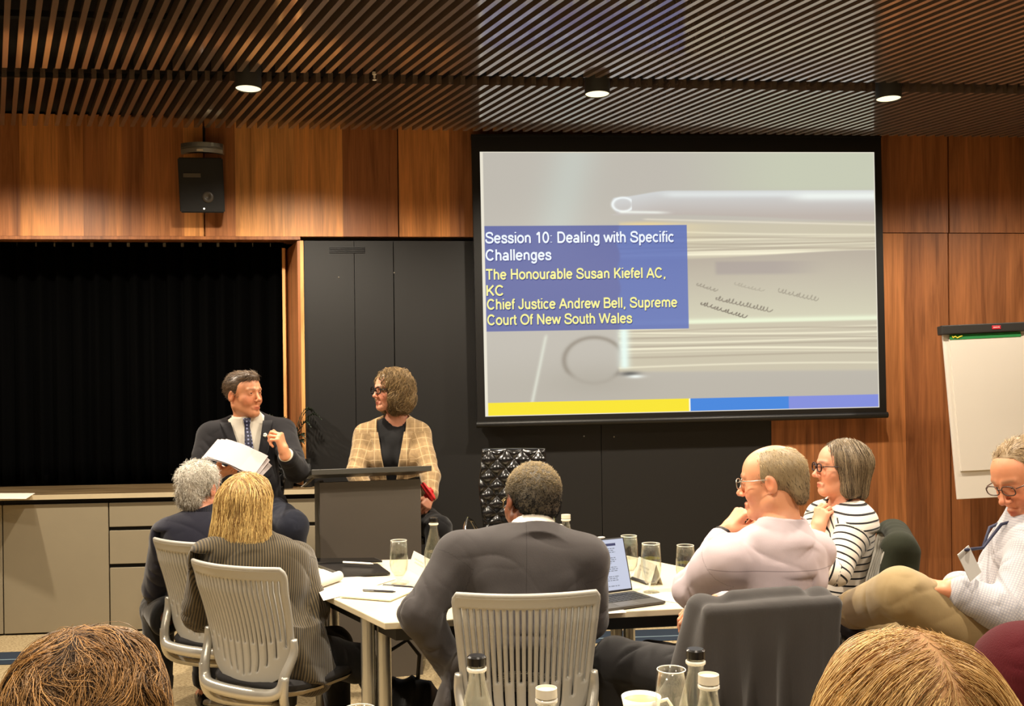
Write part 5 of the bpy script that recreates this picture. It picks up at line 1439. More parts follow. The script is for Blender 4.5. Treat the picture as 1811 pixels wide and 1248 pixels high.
    def garment(s, name, sh, mat, hres=0.006, label=None):
        s.carve(sh)
        V, F = sh.mesh(hres); o = mesh_obj(name, V, F, mat, s.root, attrs={'garment': s.gcoords(V)})
        if label: o['label'] = label
        return o
    def top(s, name, mat, g=.012, arm=(.068, .058, .046), cuff=.97, fold=.005, lam=.06, hem=-.10, neck_r=.066, neck_dz=.0, belly=0.0, bust=0.0, seed=1, tf=.004, extra=None, hres=.006, make=True, skirt=0.0, vopen=None, collar=None, label=None):
        sh = Shape(); s.torso(sh, g, belly, bust=bust)
        if skirt: sh.u(flat(s.tp(0, 0, .06), s.tp(0, -.01, hem - .01), .16 + g, .16 + g + skirt), .06)
        if tf:
            X, U, F, pel = s.X, s.U, s.F, s.J['pel']
            def dfn(Q):
                q = Q - pel; x, z = q @ X, q @ U
                w = np.exp(-((z - .12) / .14) ** 2)
                c1 = np.abs(np.sin(math.pi * (z + .45 * x + .05 * wob(Q, .30, seed)) / .17)); c2 = np.abs(np.sin(math.pi * (z - .6 * x + .06 * wob(Q, .26, seed + 2)) / .21))
                return tf * (.8 + w) * ((1 - 2 * np.sqrt(c1 + .004)) * (.25 + .75 * np.clip(wob(Q, .28, seed + 5) + .3, 0, 1)) + (1 - 2 * np.sqrt(c2 + .004)) * np.clip(wob(Q, .24, seed + 7), 0, 1)) + tf * .9 * wob(Q, .15, seed + 9)
            sh.dis(dfn)
        sh.cut(half(s.tp(0, 0, hem), -s.U), .008)
        s.arms(sh, *arm, fold=fold, lam=lam, cuff=cuff, seed=seed)
        if extra: extra(sh)
        nb = s.J['neck']; hb = s.h(0, -.022, -.055); nd = unit(hb - nb)
        if collar:
            r0, r1, lo_, hi_, th = collar
            sh.u(flat(nb - nd * .035, nb + nd * hi_, r0 + .012, r1 + th), .035); sh.u(flat(nb + nd * (hi_ - .036), nb + nd * hi_, r1 + th + .005, r1 + th + .001), .004); neck_r = r1 - th; neck_dz = max(neck_dz, .028)
        sh.sub(flat(nb + nd * (neck_dz - .005), nb + nd * (.20), neck_r, neck_r + .02), .004)
        if vopen:
            x0, zb, zt, wt = vopen                       # open front between button height zb and collar height zt
            def vf(q):
                x, y, z = q[:, 0] - x0, q[:, 1], q[:, 2]
                w = wt * np.clip((z - zb) / (zt - zb), -.5, 1.2)
                return np.maximum((np.abs(x) - w) * .9, np.maximum(-(y - .02), -(z - zb) * .6))
            sh.sub(local(s.J['pel'], np.stack([s.X, s.F, s.U], 1), vf), .004)
        if make: s.garment(name, sh, mat, hres, label)
        return sh
    def bottom(s, name, mat, ru=.098, rk=.076, ra=.062, fold=.006, hem=.92, seed=3, extra=None, hres=.007, label=None, g=0.008, kk=.05):
        sh = Shape(); J = s.J; R = np.stack([s.X, s.F, s.U], 1)
        sh.u(ell(s.tp(0, 0, .01), (.45 * s.W + g, .13 + g, .13 + g), R), .05)
        sh.cut(half(s.tp(0, 0, .12), s.U), .006)
        for q in 'lr':
            hp, K, An = J['h' + q], J['k' + q], J['a' + q]; E2 = K + (An - K) * hem
            sh.u(cap(hp, K, ru, rk, (fold, .11, seed, .9)), kk); sh.u(cap(K, K + (E2 - K) * .93, rk, ra, (fold * .8, .13, seed + 1, .1)), min(kk, .025)); sh.u(flat(K + (E2 - K) * .85, E2, ra + .004, ra), .01); seed += 1.7
        if extra: extra(sh)
        return s.garment(name, sh, mat, hres, label)
    def shoes(s, mat, name='shoe'):
        for q in 'lr':
            a = s.J['a' + q]; fd = s.J.get('f' + q, unit(A(s.F[0], s.F[1], -.05))); up = unit(A(0, 0, 1) - fd * fd[2])
            sh = Shape().u(cap(a - fd * .035 - up * .055, a + fd * .04 - up * .05, .040, .040), .02).u(cap(a + fd * .04 - up * .055, a + fd * .165 - up * .062, .040, .030), .03).u(cap(a - up * .05, a - up * .02, .042, .042), .02)
            sh.sub(flat(a - up * .03, a + up * .1, .036, .040), .004); sh.cut(half(a - up * .088, -up), .003)
            V, F = sh.mesh(.006); mesh_obj(name, V, F, mat, s.root)
    def patch(s, name, sh, pts, mat, off=.004, thick=.003):
        """cloth patch laid on the front of shape sh: pts is a grid of torso (x, z)"""
        pts = np.array(pts, float); n, m = pts.shape[:2]; fl = pts.reshape(-1, 2)
        y = np.full(len(fl), .34); base = s.J['pel'] + fl[:, :1] * s.X + fl[:, 1:2] * s.U
        for _ in range(60): y = y - .8 * np.clip(sh.ev(base + y[:, None] * s.F), -.02, .03)
        Pq = base + (y + off)[:, None] * s.F
        Fq = np.array([(i * m + j, i * m + j + 1, (i + 1) * m + j + 1, (i + 1) * m + j) for i in range(n - 1) for j in range(m - 1)])
        o = mesh_obj(name, Pq, Fq, mat, s.root, attrs={'garment': np.concatenate([fl, np.zeros((len(fl), 1))], 1)})
        md = o.modifiers.new('solid', 'SOLIDIFY'); md.thickness = thick; md.offset = 0
        return o
    def glasses(s, rim=(20, 18, 18), r=.0022, w=.027, hh=.019, metal=0.0, lens=True, name='glasses'):
        m = MB(); z = s.hs
        for sg in (-1, 1):
            pts = [s.h(sg * .033 + w * np.sign(math.cos(t)) * abs(math.cos(t)) ** .75, .107 - .10 * abs(sg * .033 + w * math.cos(t)) ** 1.5, .004 + hh * np.sign(math.sin(t)) * abs(math.sin(t)) ** .75) for t in np.linspace(0, 2 * math.pi, 28, endpoint=False)]
            m.tube(pts, r, 6, closed=True)
            m.tube([s.h(sg * .060, .100, .010), s.h(sg * .072, .088, .012), s.h(sg * .080, .04, .012), s.h(sg * .083, -.008, .014), s.h(sg * .083, -.026, -.004)], r * .85, 6)
        m.tube([s.h(-.010, .108, .008), s.h(0, .112, .010), s.h(.010, .108, .008)], r * .9, 6)
        key = 'frame_%d_%d_%d' % rim
        mt_ = bpy.data.materials.get(key) or plain(key, rim, 0.3, metal)
        rel = MB(); loc = np.array(s.root.location[:]); rel.v = [tuple(np.array(v) - loc) for v in m.v]; rel.f = m.f; rel.a = m.a
        return rel.build(name, mt_, s.root, smooth='all')
    # ---- hair
    def hair_shell(s, prims, line=None, extra=None):
        sh = Shape()
        for kind, a_, k in prims:
            if kind == 'e': sh.u(ell(s.h(*a_[0]), A(*a_[1]) * s.hs, s.HR), k)
            elif kind == 'c': sh.u(cap(s.h(*a_[0]), s.h(*a_[1]), a_[2] * s.hs, a_[3] * s.hs), k)
            elif kind == '-': sh.sub(ell(s.h(*a_[0]), A(*a_[1]) * s.hs, s.HR), k)
            elif kind == '-c': sh.sub(cap(s.h(*a_[0]), s.h(*a_[1]), a_[2] * s.hs, a_[3] * s.hs), k)
        if line:
            ys, zs = [p[0] for p in line], [p[1] for p in line]; z_ = s.hs
            sh.cut(local(s.J['head'], s.HR, lambda q: (np.interp(q[:, 1] / z_, ys, zs) * z_ - q[:, 2]) * .75), .006)
        if extra: extra(sh)
        return sh
    def hair(s, sh, mat, n=3000, steps=14, step=.012, r=.0008, comb=None, seed=1, start=None, jitter=.25, lift=(-.006, .004), curl=0.0, curl_n=3, shell_h=.006, shell_tone=.25, end=None, tone=(.1, 1.0), tonefn=None, name='hair', fly=0.0, clump=.15, ctone=.30):
        """strands that follow the hair volume sh, combed along comb(points, normals)"""
        V, F = sh.mesh(shell_h); r_ = np.random.default_rng(seed)
        keep = start(((V - s.J['head']) @ s.HR) / s.hs) if start else np.ones(len(V), bool)
        cand = V[keep]; p = cand[r_.integers(0, len(cand), n)] + r_.normal(size=(n, 3)) * shell_h * .5
        off = r_.uniform(lift[0], lift[1], n); p0_ = p.copy()
        jit = r_.normal(size=(n, 3)) * jitter
        pts = [p.copy()]; nr = sh.normal(p); ph = r_.uniform(0, 6.28, n); alive = np.ones(n)
        lens = r_.uniform(.75, 1.1, n)
        tang0 = None
        for i in range(steps):
            d = comb(p, nr) + clump * np.stack([wob(p0_, .022, 31), wob(p0_, .022, 32), wob(p0_, .022, 33)], 1) + jit * (0.4 + .6 * math.sin(i * .9))
            d = d - (d * nr).sum(1)[:, None] * nr; d = d / (np.linalg.norm(d, axis=1)[:, None] + 1e-6)
            if end is not None: alive = alive * (~end(((p - s.J['head']) @ s.HR) / s.hs))
            p = p + d * step * lens[:, None] * alive[:, None]
            dd = sh.ev(p) - off * (0.3 + .7 * min(1, i / 4)); nr = sh.normal(p)
            p = p - nr * np.clip(dd, -.02, .02)[:, None] * (.9 if fly == 0 else .9 * (1 - fly * (i / steps)))
            q = p.copy()
            if curl:
                side = np.cross(d, nr); a_ = ph + curl_n * 2 * math.pi * i / steps
                q = q + curl * min(1, i / 3) * (side * np.sin(a_)[:, None] + nr * (.6 + .6 * np.cos(a_))[:, None])
            pts.append(q)
        Pn = np.stack(pts, 1)                                         # n, steps+1, 3
        tone_ = np.clip(r_.uniform(tone[0], tone[1], n) + ctone * wob(p0_, .018, seed) + .15 * wob(p0_, .05, seed + 1), 0, 1)
        if tonefn is not None: tone_ = np.clip(tone_ + tonefn(((Pn[:, 0] - s.J['head']) @ s.HR) / s.hs), 0, 1)
        return s.strands(Pn, r, tone_, V, F, shell_tone, mat, name)
    def strands(s, Pn, r, tone_, V, F, shell_tone, mat, name):
        n, m = Pn.shape[:2]
        tg = np.gradient(Pn, axis=1); tg /= (np.linalg.norm(tg, axis=2, keepdims=True) + 1e-9)
        ce = s.h(0, -.01, .02); out = Pn - ce; out /= np.linalg.norm(out, axis=2, keepdims=True)
        sd = np.cross(tg, out); sd /= (np.linalg.norm(sd, axis=2, keepdims=True) + 1e-9); up = np.cross(sd, tg)
        w = np.concatenate([np.linspace(.6, 1, max(2, m // 3)), np.linspace(1, .15, m - max(2, m // 3))])[None, :, None] * r
        rng_ = [Pn + w * (sd * math.cos(a_) * 1.3 + up * math.sin(a_)) for a_ in (math.pi / 2, math.pi * 7 / 6, math.pi * 11 / 6)]
        VV = np.stack(rng_, 2).reshape(-1, 3)                         # n*m*3
        base = (np.arange(n)[:, None, None] * m + np.arange(m - 1)[None, :, None]) * 3
        k = np.arange(3)[None, None]; k2 = (k + 1) % 3
        FF = np.stack([base + k, base + k2, base + 3 + k2, base + 3 + k], -1).reshape(-1, 4)
        tn = np.concatenate([np.full(len(V), shell_tone), np.repeat(tone_, m * 3)])
        return mesh_obj(name, np.concatenate([V, VV]), np.concatenate([F, FF + len(V)]), mat, s.root, cols=np.repeat(tn[:, None], 3, 1))
    def short_hair(s, sh, mat, n=5000, L=.02, r=.0007, comb=None, seed=1, lift=.35, rnd=.35, steps=5, shell_h=.005, shell_tone=.2, tone=(0, 1), curl=0.0, tonefn=None, shell=True, keep=None):
        V, F = sh.mesh(shell_h); r_ = np.random.default_rng(seed)
        pool = np.arange(len(V))
        if keep is not None: pool = pool[keep(((V - s.J['head']) @ s.HR) / s.hs)]
        ids = pool[r_.integers(0, len(pool), n)]; p = V[ids] + r_.normal(size=(n, 3)) * shell_h * .4
        nr = sh.normal(p); c = comb(p, nr); c = c - (c * nr).sum(1)[:, None] * nr; c /= (np.linalg.norm(c, axis=1)[:, None] + 1e-6)
        d = c + nr * lift + r_.normal(size=(n, 3)) * rnd; d /= np.linalg.norm(d, axis=1)[:, None]
        ll = L * r_.uniform(.6, 1.15, n); ph = r_.uniform(0, 6.28, n); pts = []
        e1 = np.cross(d, nr); e1 /= (np.linalg.norm(e1, axis=1)[:, None] + 1e-6)
        for i in range(steps + 1):
            t = i / steps; q = p - nr * .003 + d * (ll * t)[:, None] - nr * (ll * lift * .6 * t * t)[:, None]
            if curl: q = q + curl * t * (e1 * np.sin(ph + 7 * t)[:, None] + nr * np.cos(ph + 7 * t)[:, None])
            pts.append(q)
        tone_ = r_.uniform(tone[0], tone[1], n)
        if tonefn is not None: tone_ = np.clip(tone_ + tonefn(((p - s.J['head']) @ s.HR) / s.hs), 0, 1)
        return s.strands(np.stack(pts, 1), r, tone_, V, F, shell_tone, mat, 'hair')
def eye_mat():
    nt = NT('eyeball'); nt.link(nt.attr('tint').outputs['Color'], nt.b.inputs['Base Color']); P(nt, Roughness=0.12); return nt.m
EYE = eye_mat()
# ================================================================== PEOPLE
N3 = lambda v: v / (np.linalg.norm(v, axis=1)[:, None] + 1e-9)
SUIT_NAVY = cloth('charcoal_navy_suit', (30, 28, 31), rgb2=(20, 19, 22), sheen=.1)
TROU_NAVY = cloth('navy_trousers', (32, 35, 48), rgb2=(20, 23, 34), sheen=.1)
SHIRT_W = cloth('white_shirt', (240, 232, 214), rgb2=(226, 218, 202), rough=.7)
BLACKCL = cloth('black_cloth', (20, 19, 20), rgb2=(12, 12, 13))
SHOE = plain('black_leather', (18, 16, 15), 0.3)
GREYSUIT = cloth('grey_suit', (64, 59, 57), rgb2=(42, 42, 48), sheen=.15, back=0.0)
down = A(0, 0, -1)

def lapels(f, sh, mat, zt, zb, wt, x0=0.0, width=.062, notch=.62):
    for sg in (-1, 1):
        rows = []
        for i in range(15):
            t = i / 14; z = zb + (zt - zb) * t; xin = x0 + sg * (wt * t + .001); w = width * (0.25 + 1.0 * t if t < notch else (0.80 if t < notch + .05 else 0.62 + .5 * (t - notch)))
            rows.append([(xin + sg * w * q, z) for q in np.linspace(-.03, 1, 6)])
        f.patch('lapel', sh, rows, mat, off=.010, thick=.006)

# ---------- man in the dark suit on the stool, talking
SHEAF = plain('printed_sheet', (176, 166, 164), 0.8)
def speaker_man():
    J = dict(head=at(431, 698, 5.22), face=A(.86, -.50, .02), up=A(-.06, 0, 1), neck=at(440, 744, 5.26), sr=at(374, 770, 5.19), sl=at(499, 763, 5.33), pel=at(440, 905, 5.27),
             er=at(352, 838, 5.08), wr=at(390, 834, 4.88), el=at(524, 832, 5.08), wl=at(505, 803, 4.90), kr=at(428, 930, 4.84), ar=at(440, 1065, 4.95), kl=at(517, 930, 4.93), al=at(512, 1068, 5.0), brow=(90, 70, 54))
    f = Fig('person', 'man in a dark suit and spotted tie talking on a stool, papers in hand', J, skin=(228, 160, 118))
    f.hand(J['wl'] + A(-.005, -.01, .012), A(-.22, -.25, .94), A(-.93, .25, -.1), -1, curls=[(72, 62, 30), (62, 72, 40), (72, 75, 45), (80, 78, 45)], thumb=(.95, .25, .30))
    f.hand(J['wr'], A(.75, -.55, .12), A(.1, .35, .95), 1, curl=(28, 30, 15))
    # shirt, jacket with open front, lapels, tie
    nb = J['neck']; nd = unit(f.h(0, -.022, -.055) - nb)
    ssh = f.top('shirt', SHIRT_W, g=.004, arm=(.052, .046, .036), cuff=1.0, fold=0, tf=0, hem=-.05, neck_r=.058, collar=(.064, .060, -.005, .044, .004), hres=.006)
    jk = f.top('jacket', SUIT_NAVY, g=.020, arm=(.074, .062, .047), cuff=.90, fold=.006, lam=.07, hem=-.17, neck_r=.066, belly=.03, tf=.004, skirt=.03, vopen=(.0, .14, .47, .085), hres=.006, seed=3)
    full = f.top('', None, g=.020, arm=(.074, .062, .047), hem=-.17, belly=.03, tf=0, make=False)
    lapels(f, full, SUIT_NAVY, .50, .14, .085)
    nt = NT('navy_spotted_tie'); vo = nt.node('ShaderNodeTexVoronoi'); vo.inputs['Scale'].default_value = 52; vo.inputs['Randomness'].default_value = 0.15; nt.link(nt.attr('garment').outputs['Vector'], vo.inputs['Vector'])
    nt.link(nt.mix(nt.math('LESS_THAN', vo.outputs['Distance'], 0.26), lin((26, 28, 58)), lin((150, 156, 196))), nt.b.inputs['Base Color']); P(nt, Roughness=.5)
    rows = []
    for i in range(18):
        t = i / 17; z = f.T + .020 - .40 * t; w = (.020 - .06 * t if t < .12 else .014 + .030 * (t - .12))
        rows.append([(.0 + w * q, z) for q in np.linspace(-1, 1, 5)])
    ssh.u(cap(nb - nd * .02, nb + nd * .05, .068), .03)
    f.patch('tie', ssh, rows, nt.m, off=.007, thick=.007)
    rows = [[(-.088 + .012 * math.cos(t) * q, .425 + .012 * math.sin(t) * q) for q in (0.05, .5, 1)] for t in np.linspace(0, 2 * math.pi, 9)]
    f.patch('lapel_pin', full, rows, plain('silver_pin', (220, 215, 200), .3, .6), off=.016, thick=.003)
    f.bottom('trousers', TROU_NAVY, ru=.100, rk=.078, ra=.06); f.shoes(SHOE)
    sh = f.hair_shell([('e', ((0, -.016, .043), (.084, .104, .087)), .01), ('e', ((0, .045, .095), (.055, .045, .026)), .03)],
                      line=[(-.13, -.075), (-.06, -.072), (-.03, -.05), (-.012, -.012), (.012, .0), (.028, -.02), (.034, .045), (.05, .068), (.075, .078), (.13, .085)])
    f.short_hair(sh, hair_mat('brown_grey_hair', (52, 38, 28), (150, 124, 96)), n=5200, L=.034, r=.0009, comb=lambda p, n: -f.hF * .75 + f.hU * -.35 + f.hX * .12, lift=.10, rnd=.14, tone=(0, .9), seed=4, curl=.002)
    f.finish(.0042)
    # the sheaf of papers in his right hand
    c = at(420, 811, 4.80); o = thing('paper_sheaf', 'sheaf of white papers held up by the man in the dark suit', 'papers', c)
    for k, (ang_, dz, dx, tl) in enumerate(((-24, 0, 0, 0), (-19, .006, -.012, .03), (-31, -.005, .016, -.03))):
        m = MB(); R_ = Matrix.Rotation(math.radians(-ang_), 3, 'Y') @ Matrix.Rotation(math.radians(28), 3, 'X')
        V = []; 
        for j in range(7):
            for i in range(9):
                u_, v_ = i / 8 - .5, j / 6 - .5; q = R_ @ Vector((u_ * .27 + dx, v_ * .19, .025 * (1 - (2 * u_) ** 2) * (1 if k != 1 else .6) + dz)); V.append(q[:])
        V += [(x, y, z - .0012) for x, y, z in V]
        Fq = [(j * 9 + i, j * 9 + i + 1, j * 9 + i + 10, j * 9 + i + 9) for j in range(6) for i in range(8)]; Fq += [tuple(q + 63 for q in g[::-1]) for g in Fq]
        m.add(V, Fq); m.build('sheet', SHEAF, o, smooth='all')
speaker_man()

# ---------- woman in the checked jacket behind the lectern
def speaker_woman():
    J = dict(head=at(691, 691, 5.78), face=A(-.80, -.60, .0), up=A(.03, 0, 1), neck=at(703, 744, 5.83), sr=at(646, 769, 5.82), sl=at(742, 767, 5.84), pel=at(700, 905, 5.86),
             er=at(629, 836, 5.68), wr=at(655, 882, 5.58), el=at(761, 842, 5.68), wl=at(760, 880, 5.58), kr=at(718, 940, 5.68), kl=at(775, 934, 5.46), ar=at(720, 1080, 5.66), al=at(768, 1085, 5.48), brow=(120, 96, 74))
    f = Fig('person', 'seated woman in a pale checked jacket and black glasses behind the lectern', J, skin=(226, 160, 128), hs=.97)
    f.hand(J['wl'], A(-.25, -.75, -.55), A(-.6, .5, -.5), -1, curl=(45, 50, 25), size=.9)
    f.hand(J['wr'], A(.5, -.6, -.5), A(.5, .5, -.6), 1, curl=(40, 40, 20), size=.9)
    bt = f.top('black_top', BLACKCL, g=.006, arm=(.05, .044, .034), cuff=.5, fold=0, tf=0, hem=-.10, neck_r=.068, neck_dz=-.012, bust=.02)
    pm = cloth('checked_jacket', (188, 156, 110), kind='plaid', rgb2=(134, 110, 78), per=.047, sheen=.3)
    kw = dict(g=.020, arm=(.066, .056, .047), hem=-.17, bust=.03)
    f.top('jacket', pm, cuff=.93, fold=.005, lam=.07, neck_r=.072, tf=.003, skirt=.05, vopen=(.012, .05, .44, .072), seed=8, **kw)
    full = f.top('', None, tf=0, make=False, **kw)
    lapels(f, full, pm, .50, .06, .078, x0=.012, width=.060)
    f.bottom('trousers', BLACKCL, ru=.094, rk=.072, ra=.055); f.shoes(SHOE)
    f.glasses((14, 12, 12), r=.0034, w=.0275, hh=.021)
    sh = f.hair_shell([('e', ((0, -.026, .040), (.095, .108, .100)), .01), ('e', ((.052, -.030, -.040), (.046, .070, .090)), .03), ('e', ((-.052, -.030, -.040), (.046, .070, .090)), .03), ('e', ((0, -.078, -.030), (.085, .054, .092)), .03),
                       ('-', ((0, .085, -.03), (.066, .085, .115)), .02)],
                      extra=lambda s_: s_.dis(lambda Q: .007 * wob(Q, .055, 3) + .004 * wob(Q, .03, 4)))
    f.hair(sh, hair_mat('tawny_hair', (62, 46, 30), (190, 158, 108)), n=7000, steps=14, step=.016, r=.0009, comb=lambda p, n: down + .5 * np.stack([wob(p, .07, 1), wob(p, .07, 2), wob(p, .07, 3)], 1) + .9 * np.sign((p - J['head']) @ f.hX - .015)[:, None] * f.hX * np.exp(-(((p - J['head']) @ f.hU - .12) / .04) ** 2)[:, None],
           start=lambda q: q[:, 2] > -.03, jitter=.30, lift=(-.014, .014), curl=.012, curl_n=2.0, fly=.35, seed=5, shell_tone=.2, tone=(.05, .95), clump=.5)
    f.finish(.0042)
    p = at(757, 869, 5.43); o = thing('red_cloth', 'folded bright red cloth held by the woman behind the lectern', 'cloth', p)
    sh = Shape().u(cap(p + A(-.025, 0, .035), p + A(.005, -.01, 0), .016, .020), .01).u(cap(p + A(.005, -.01, 0), p + A(.02, 0, -.03), .020, .022), .012).u(cap(p + A(-.01, .01, -.02), p + A(.02, 0, -.035), .014), .012)
    sh.dis(lambda Q: .003 * np.sin(Q @ A(260, 40, 180))); V, F = sh.mesh(.004); mesh_obj('fold', V, F, plain('red_fabric', (222, 40, 42), .6), o)
speaker_woman()

# ---------- grey-haired man in the navy jumper, back to us
def grey_man():
    J = dict(head=at(354, 864, 4.43), face=A(.30, .95, .0), up=A(-.02, 0, 1), neck=at(360, 915, 4.41), sl=at(296, 945, 4.33), sr=at(424, 948, 4.47), pel=at(352, 1102, 4.25),
             el=at(276, 1040, 4.45), wl=at(325, 1075, 4.68), er=at(448, 1040, 4.51), wr=at(425, 1065, 4.65))
    f = Fig('person', 'man with short silver hair and navy jumper, seen from behind', J, chair=CH_GM, skin=(214, 150, 118))
    f.hand(J['wl'], A(.5, .8, -.1), A(.2, 0, -1), -1); f.hand(J['wr'], A(.1, .9, -.1), A(0, 0, -1), 1)
    f.top('jumper', cloth('navy_knit', (22, 22, 38), rgb2=(13, 13, 24), sheen=.25), g=.016, arm=(.072, .060, .046), fold=.006, hem=-.10, neck_r=.064, tf=.004, seed=5)
    nb = J['neck']; nd = unit(f.h(0, -.022, -.055) - nb)
    sh = Shape().u(ring(nb - nd * .020, nb + nd * .046, .080, .070, .007), 0); V, F = sh.mesh(.004)
    q = V - nb; th = np.arctan2(q @ f.X, q @ f.F); 
    mesh_obj('ribbed_collar', V, F, cloth('navy_rib', (26, 26, 40), kind='rib', rgb2=(12, 12, 20), per=.0085, bump=.6), f.root, attrs={'garment': np.stack([th * .075, q @ nd, q[:, 0] * 0], 1)})
    f.bottom('trousers', BLACKCL); f.shoes(SHOE)
    sh = f.hair_shell([('e', ((0, -.018, .040), (.085, .108, .092)), .01), ('e', ((0, -.085, -.03), (.062, .030, .055)), .03)], line=[(-.14, -.085), (-.06, -.080), (-.035, -.06), (-.02, -.012), (.01, .0), (.02, -.02), (.034, .04), (.05, .068), (.13, .085)])
    f.short_hair(sh, hair_mat('silver_hair', (120, 110, 96), (232, 226, 212), rough=.5), n=7000, L=.030, r=.0009, comb=lambda p, n: down * .8 + f.hX * .4 + .5 * np.stack([wob(p, .05, 1), wob(p, .05, 2), wob(p, .05, 3)], 1), lift=.22, curl=.006, seed=6, shell_tone=.45, tonefn=lambda q: .25 * np.clip(q[:, 2] / .08, -1, 1))
    f.finish(.0045)
grey_man()

# ---------- blonde woman in the corduroy jacket
def cord_woman():
    J = dict(head=at(442, 889, 3.87), face=A(.30, .95, .03), up=A(0, 0, 1), neck=at(443, 966, 3.80), sl=at(370, 985, 3.75), sr=at(524, 990, 3.93), pel=at(470, 1152, 3.71),
             el=at(352, 1085, 3.87), wl=at(420, 1120, 4.04), er=at(551, 1078, 3.85), wr=at(548, 1096, 4.09), kr=at(632, 1172, 3.95), ar=at(668, 1196, 4.31), kl=at(590, 1140, 4.11), al=at(600, 1290, 4.25), fr=unit(A(.5, -.2, -.6)))
    f = Fig('person', 'woman with straight blonde hair in a brown corduroy jacket, seen from behind', J, chair=CH0, skin=(226, 164, 128), hs=.97)
    f.hand(J['wl'], A(.7, .6, -.2), A(0, 0, -1), -1, size=.9); f.hand(J['wr'], A(-.3, .9, -.1), A(0, 0, -1), 1, size=.9)
    cm = cloth('brown_corduroy', (92, 79, 54), kind='cord', rgb2=(30, 26, 17), per=.0098, sheen=.25, bump=.5)
    def ex(sh):
        sh.u(cap(f.tp(.135, -.05, .04), f.tp(.175, -.01, -.075), .085, .10, (.006, .05, 2, .5)), .05)
    f.top('jacket', cm, g=.022, arm=(.074, .064, .052), fold=.007, lam=.06, hem=-.13, neck_r=.066, tf=.005, skirt=.035, extra=ex, seed=7, collar=(.074, .070, -.01, .035, .006), hres=.0055)
    f.bottom('trousers', BLACKCL, ru=.098, rk=.074, ra=.052, hem=.86); f.shoes(SHOE)
    sh = f.hair_shell([('e', ((0, -.022, .040), (.088, .106, .090)), .01), ('c', ((.060, -.035, .02), (.090, -.085, -.155), .046, .042), .04), ('c', ((-.060, -.035, .02), (-.090, -.085, -.155), .046, .042), .04), ('c', ((0, -.075, .02), (0, -.135, -.185), .055, .036), .05), ('c', ((.045, -.07, .0), (.058, -.118, -.180), .05, .034), .04), ('c', ((-.045, -.07, .0), (-.058, -.118, -.180), .05, .034), .04),
                       ('-', ((0, .09, -.05), (.060, .085, .16)), .02)])
    part = lambda p: ((p - J['head']) @ f.hX - .008)
    f.hair(sh, hair_mat('blonde_hair', (122, 84, 36), (252, 220, 146), rough=.34), n=9000, steps=20, step=.0165, r=.0009, clump=.22,
           comb=lambda p, n: down + 1.1 * np.tanh(part(p) / .008)[:, None] * f.hX * np.exp(-(((p - J['head']) @ f.hU - .13) / .035) ** 2)[:, None] + .10 * wob(p, .09, 4)[:, None] * f.hX,
           start=lambda q: (q[:, 2] > -.02) & (q[:, 1] < .06), jitter=.16, lift=(-.010, .006), curl=.004, curl_n=1.2, seed=8, shell_tone=.12, tone=(.25, .75), ctone=.62)
    f.finish(.0045)
cord_woman()

# ---------- man in the grey suit, square from behind
def suit_man():
    J = dict(head=at(939, 890, 3.44), face=A(-.34, .90, -.22), up=A(.10, .25, 1), neck=at(944, 956, 3.34), sl=at(812, 985, 3.30), sr=at(1034, 990, 3.32), pel=at(925, 1212, 3.18),
             el=at(742, 1088, 3.20), wl=at(806, 1188, 3.32), er=at(1040, 1095, 3.40), wr=at(985, 1150, 3.58), brow=(30, 24, 20))
    f = Fig('person', 'broad man in a grey suit with cropped greying hair, seen from behind', J, chair=CH_NM, skin=(128, 78, 50), hs=1.09)
    f.hand(J['wl'], A(.6, .6, -.4), A(.3, 0, -1), -1, curl=(40, 40, 20)); f.hand(J['wr'], A(-.6, .7, -.2), A(0, 0, -1), 1, curl=(40, 40, 20))
    nb = J['neck']; nd = unit(f.h(0, -.022, -.055) - nb)
    sm_ = SHIRT_W
    f.top('shirt', sm_, g=.004, arm=(.052, .046, .036), fold=0, tf=0, hem=-.05, neck_r=.062, collar=(.080, .074, .0, .060, .005))
    def ex(sh):
        sh.u(cap(f.tp(-.17, .02, .02), f.tp(-.20, .06, -.09), .09, .10, (.006, .07, 2, .5)), .05)
        for sg in (-1, 1): sh.u(cap(J['neck'] + f.X * sg * .06 - f.U * .01, J['sl' if sg < 0 else 'sr'] + f.U * .008, .055, .066), .05)
    f.top('jacket', GREYSUIT, g=.024, arm=(.080, .068, .052), cuff=.95, fold=.007, lam=.075, hem=-.14, neck_r=.078, neck_dz=.004, tf=.0045, skirt=.03, extra=ex, collar=(.094, .089, -.03, .012, .006), seed=2, belly=.03, hres=.0055)
    f.bottom('trousers', cloth('navy_suit_trousers', (34, 40, 56), rgb2=(24, 28, 40)), ru=.105, rk=.08, ra=.062); f.shoes(SHOE)
    f.glasses((150, 130, 90), r=.0016, metal=.9)
    sh = f.hair_shell([('e', ((0, -.016, .040), (.087, .108, .093)), .01), ('e', ((0, -.080, -.015), (.068, .036, .06)), .03)], line=[(-.14, -.046), (-.06, -.046), (-.035, -.04), (-.02, -.012), (.01, .0), (.02, -.02), (.034, .04), (.05, .062), (.13, .08)])
    f.short_hair(sh, hair_mat('cropped_greying_hair', (18, 14, 11), (186, 164, 122), rough=.6), n=15000, L=.0150, r=.0008, comb=lambda p, n: np.stack([wob(p, .03, 1), wob(p, .03, 2), wob(p, .03, 3)], 1), lift=.9, curl=.0035, seed=9, shell_tone=.12, tone=(.10, .45), tonefn=lambda q: .50 * np.clip((q[:, 2] - .035) / .05, -1, 1))  # greying strands; paler toward the crown, overhead light put into the tone
    f.finish(.0045)
suit_man()

